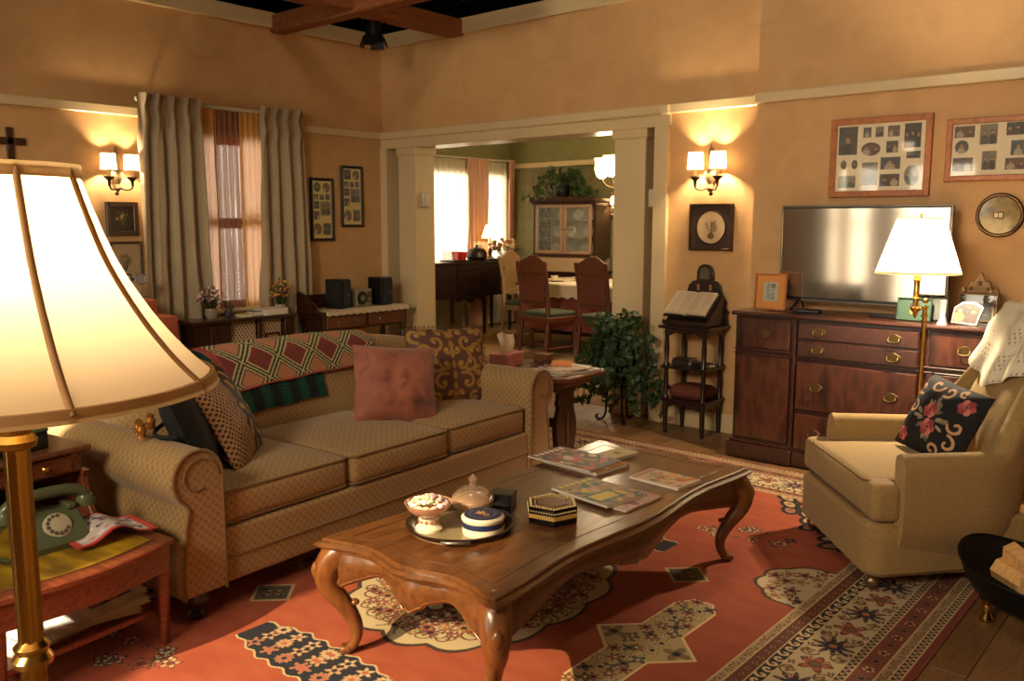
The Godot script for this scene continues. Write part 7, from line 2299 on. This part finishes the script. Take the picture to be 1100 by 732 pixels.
	for e in [[-0.33, 0.32], [0.33, 0.32], [-0.24, -0.22], [0.24, -0.22]]:
		var f := ob(t, "ball_foot", ball(0.029, 12), mat("ball_bronze", C8(140, 120, 92), 0.35, 0.9), T(e[0], 0.038, e[1]))
		ob(f, "foot_stem", lathe([V2(0, 0.015), V2(0.009, 0.015), V2(0.012, 0.06), V2(0, 0.06)], 8), M.old_brass)
	# flowered pillow
	var im := Image.create(192, 192, false, Image.FORMAT_RGBA8)
	im.fill(C8(13, 10, 12))
	var rng := RandomNumberGenerator.new()
	rng.seed = 5
	for k in 34:
		var a := rng.randf() * TAU
		dot(im, 92 + cos(a) * rng.randf_range(14, 44), 104 + sin(a) * rng.randf_range(14, 50), 11, 4, a, [C8(128, 116, 92), C8(96, 92, 76), C8(150, 132, 104)][k % 3])
	for e in [[84, 84, 24], [98, 124, 26], [160, 44, 24], [30, 164, 22]]:
		for k in 6:
			dot(im, e[0] + cos(k * 1.05) * e[2] * 0.45, e[1] + sin(k * 1.05) * e[2] * 0.45, e[2] * 0.42, e[2] * 0.36, k, [C8(160, 74, 70), C8(190, 112, 102), C8(136, 54, 54)][k % 3])
		flower(im, e[0], e[1], e[2] * 0.42, 5, C8(110, 34, 38), C8(196, 116, 104), C8(120, 40, 42))
	for e in [[60, 20, 20, 0.0, 1.0], [100, 24, 18, 2.0, -1.0], [20, 40, 18, 1.0, 1.0], [164, 96, 20, 3.0, -1.0], [160, 140, 20, 4.6, 1.0], [128, 168, 18, 0.4, -1.0], [22, 92, 18, 5.0, 1.0], [134, 14, 12, 1.0, 1.0]]:
		curl(im, e[0], e[1], e[2], e[3], e[4], 3.4, C8(180, 140, 104))
	var p := thing("flowered_pillow", "black needlepoint pillow with pink roses on the armchair", "pillow", g * V(0.0, 0.60, -0.08), 0)
	p.basis = g.basis * Basis.from_euler(V(deg_to_rad(-24), deg_to_rad(16), deg_to_rad(-8)))
	ob(p, "cushion", pillow(0.37, 0.34, 0.12, 16, 7), printed("needlepoint", ImageTexture.create_from_image(im), 0.9))
	# crocheted cloth hanging over the top of the back
	var lay := func(u: float, v: float) -> Vector3:
		var s := (u * 2 - 1)
		var f := 1.0 - v
		var path := [V(0, 0.80, -0.63), V(0, 0.97, -0.655), V(0, 1.035, -0.63), V(0, 1.045, -0.585), V(0, 1.005, -0.535), V(0, 0.93, -0.49), V(0, 0.80, -0.425), V(0, 0.69, -0.385)]
		var q := f * (0.86 + 0.14 * (1.0 - absf(s))) * (path.size() - 1)
		var k := mini(int(q), path.size() - 2)
		var a: Vector3 = path[k].lerp(path[k + 1], q - k)
		var w := 0.235 * (1.0 - 0.12 * f) + 0.012 * sin(f * 26.0)
		return V(s * w, a.y + 0.004 * sin(s * 12.0) - 0.015 * s * s, a.z + 0.012 * sin(s * 9.0 + f * 2.0) * f + 0.008)
	single("crochet_doily", "white crocheted cloth draped over the armchair back", "doily", sheet(40, 36, lay, 0.004), M.crochet_white, g * T(-0.03, 0.05, 0.115))

func build_small_things():
	# black oval log bucket on brass claw feet
	var t := thing("log_bucket", "black oval metal log bucket on brass feet beside the armchair", "bucket", V(5.73, 0, 1.93), -25)
	var iron := mat("bucket_iron", C8(16, 18, 16), 0.45, 0.5)
	var tub := surf(48, 10, func(u: float, v: float) -> Vector3:
		var a := -u * TAU
		var pr := [V2(0.10, 0.07), V2(0.18, 0.08), V2(0.235, 0.11), V2(0.265, 0.155), V2(0.28, 0.205)]
		var q := v * (pr.size() - 1)
		var k := mini(int(q), pr.size() - 2)
		var e: Vector2 = pr[k].lerp(pr[k + 1], q - k)
		return V(cos(a) * e.x * 1.12, e.y + 0.045 * pow(absf(cos(a)), 3.0) * v, sin(a) * e.x * 0.86))
	var inn := surf(48, 10, func(u: float, v: float) -> Vector3:
		var a := u * TAU
		var pr := [V2(0.0, 0.085), V2(0.17, 0.09), V2(0.226, 0.116), V2(0.256, 0.158), V2(0.28, 0.205)]
		var q := v * (pr.size() - 1)
		var k := mini(int(q), pr.size() - 2)
		var e: Vector2 = pr[k].lerp(pr[k + 1], q - k)
		return V(cos(a) * e.x * 1.12, e.y + 0.045 * pow(absf(cos(a)), 3.0) * v, sin(a) * e.x * 0.86))
	ob(t, "tub", join([[tub], [inn], [box(0.2, 0.02, 0.15, 0.004), T(0, 0.078, 0)]]), iron)
	ob(t, "rim", tube(range(49).map(func(k): return V(cos(TAU * k / 48) * 0.28 * 1.12, 0.205 + 0.045 * pow(absf(cos(TAU * k / 48)), 3.0), sin(TAU * k / 48) * 0.28 * 0.86)), 0.005, 6), iron)
	for e in [[-0.15, 0.11], [0.15, 0.11], [-0.15, -0.11], [0.15, -0.11]]:
		ob(t, "claw_foot", lathe([V2(0, 0), V2(0.022, 0.0), V2(0.024, 0.012), V2(0.012, 0.03), V2(0.016, 0.045), V2(0.012, 0.06), V2(0.026, 0.085), V2(0, 0.095)], 12), M.brass, T(e[0], 0.001, e[1]))
	var g := t.transform
	for k in 4:
		var poly: Array = [V2(-0.03, -0.025), V2(0.035, -0.03), V2(0.04, 0.012), V2(0.005, 0.04), V2(-0.035, 0.02)]
		var o := single("split_log", ["pale split log lying on top in the bucket", "pale split log under the top one in the bucket", "short split log standing steep in the bucket", "split log at the far side of the bucket"][k], "log", ext(poly, [0.30, 0.28, 0.2, 0.26][k], 0.004), M.log_wood, g * T([-0.03, 0.0, -0.09, 0.04][k], [0.215, 0.145, 0.155, 0.16][k], [0.03, 0.06, 0.02, -0.06][k], [70, 60, 95, 80][k], [8, 4, 14, 6][k], k * 50.0), "logs in the bucket")
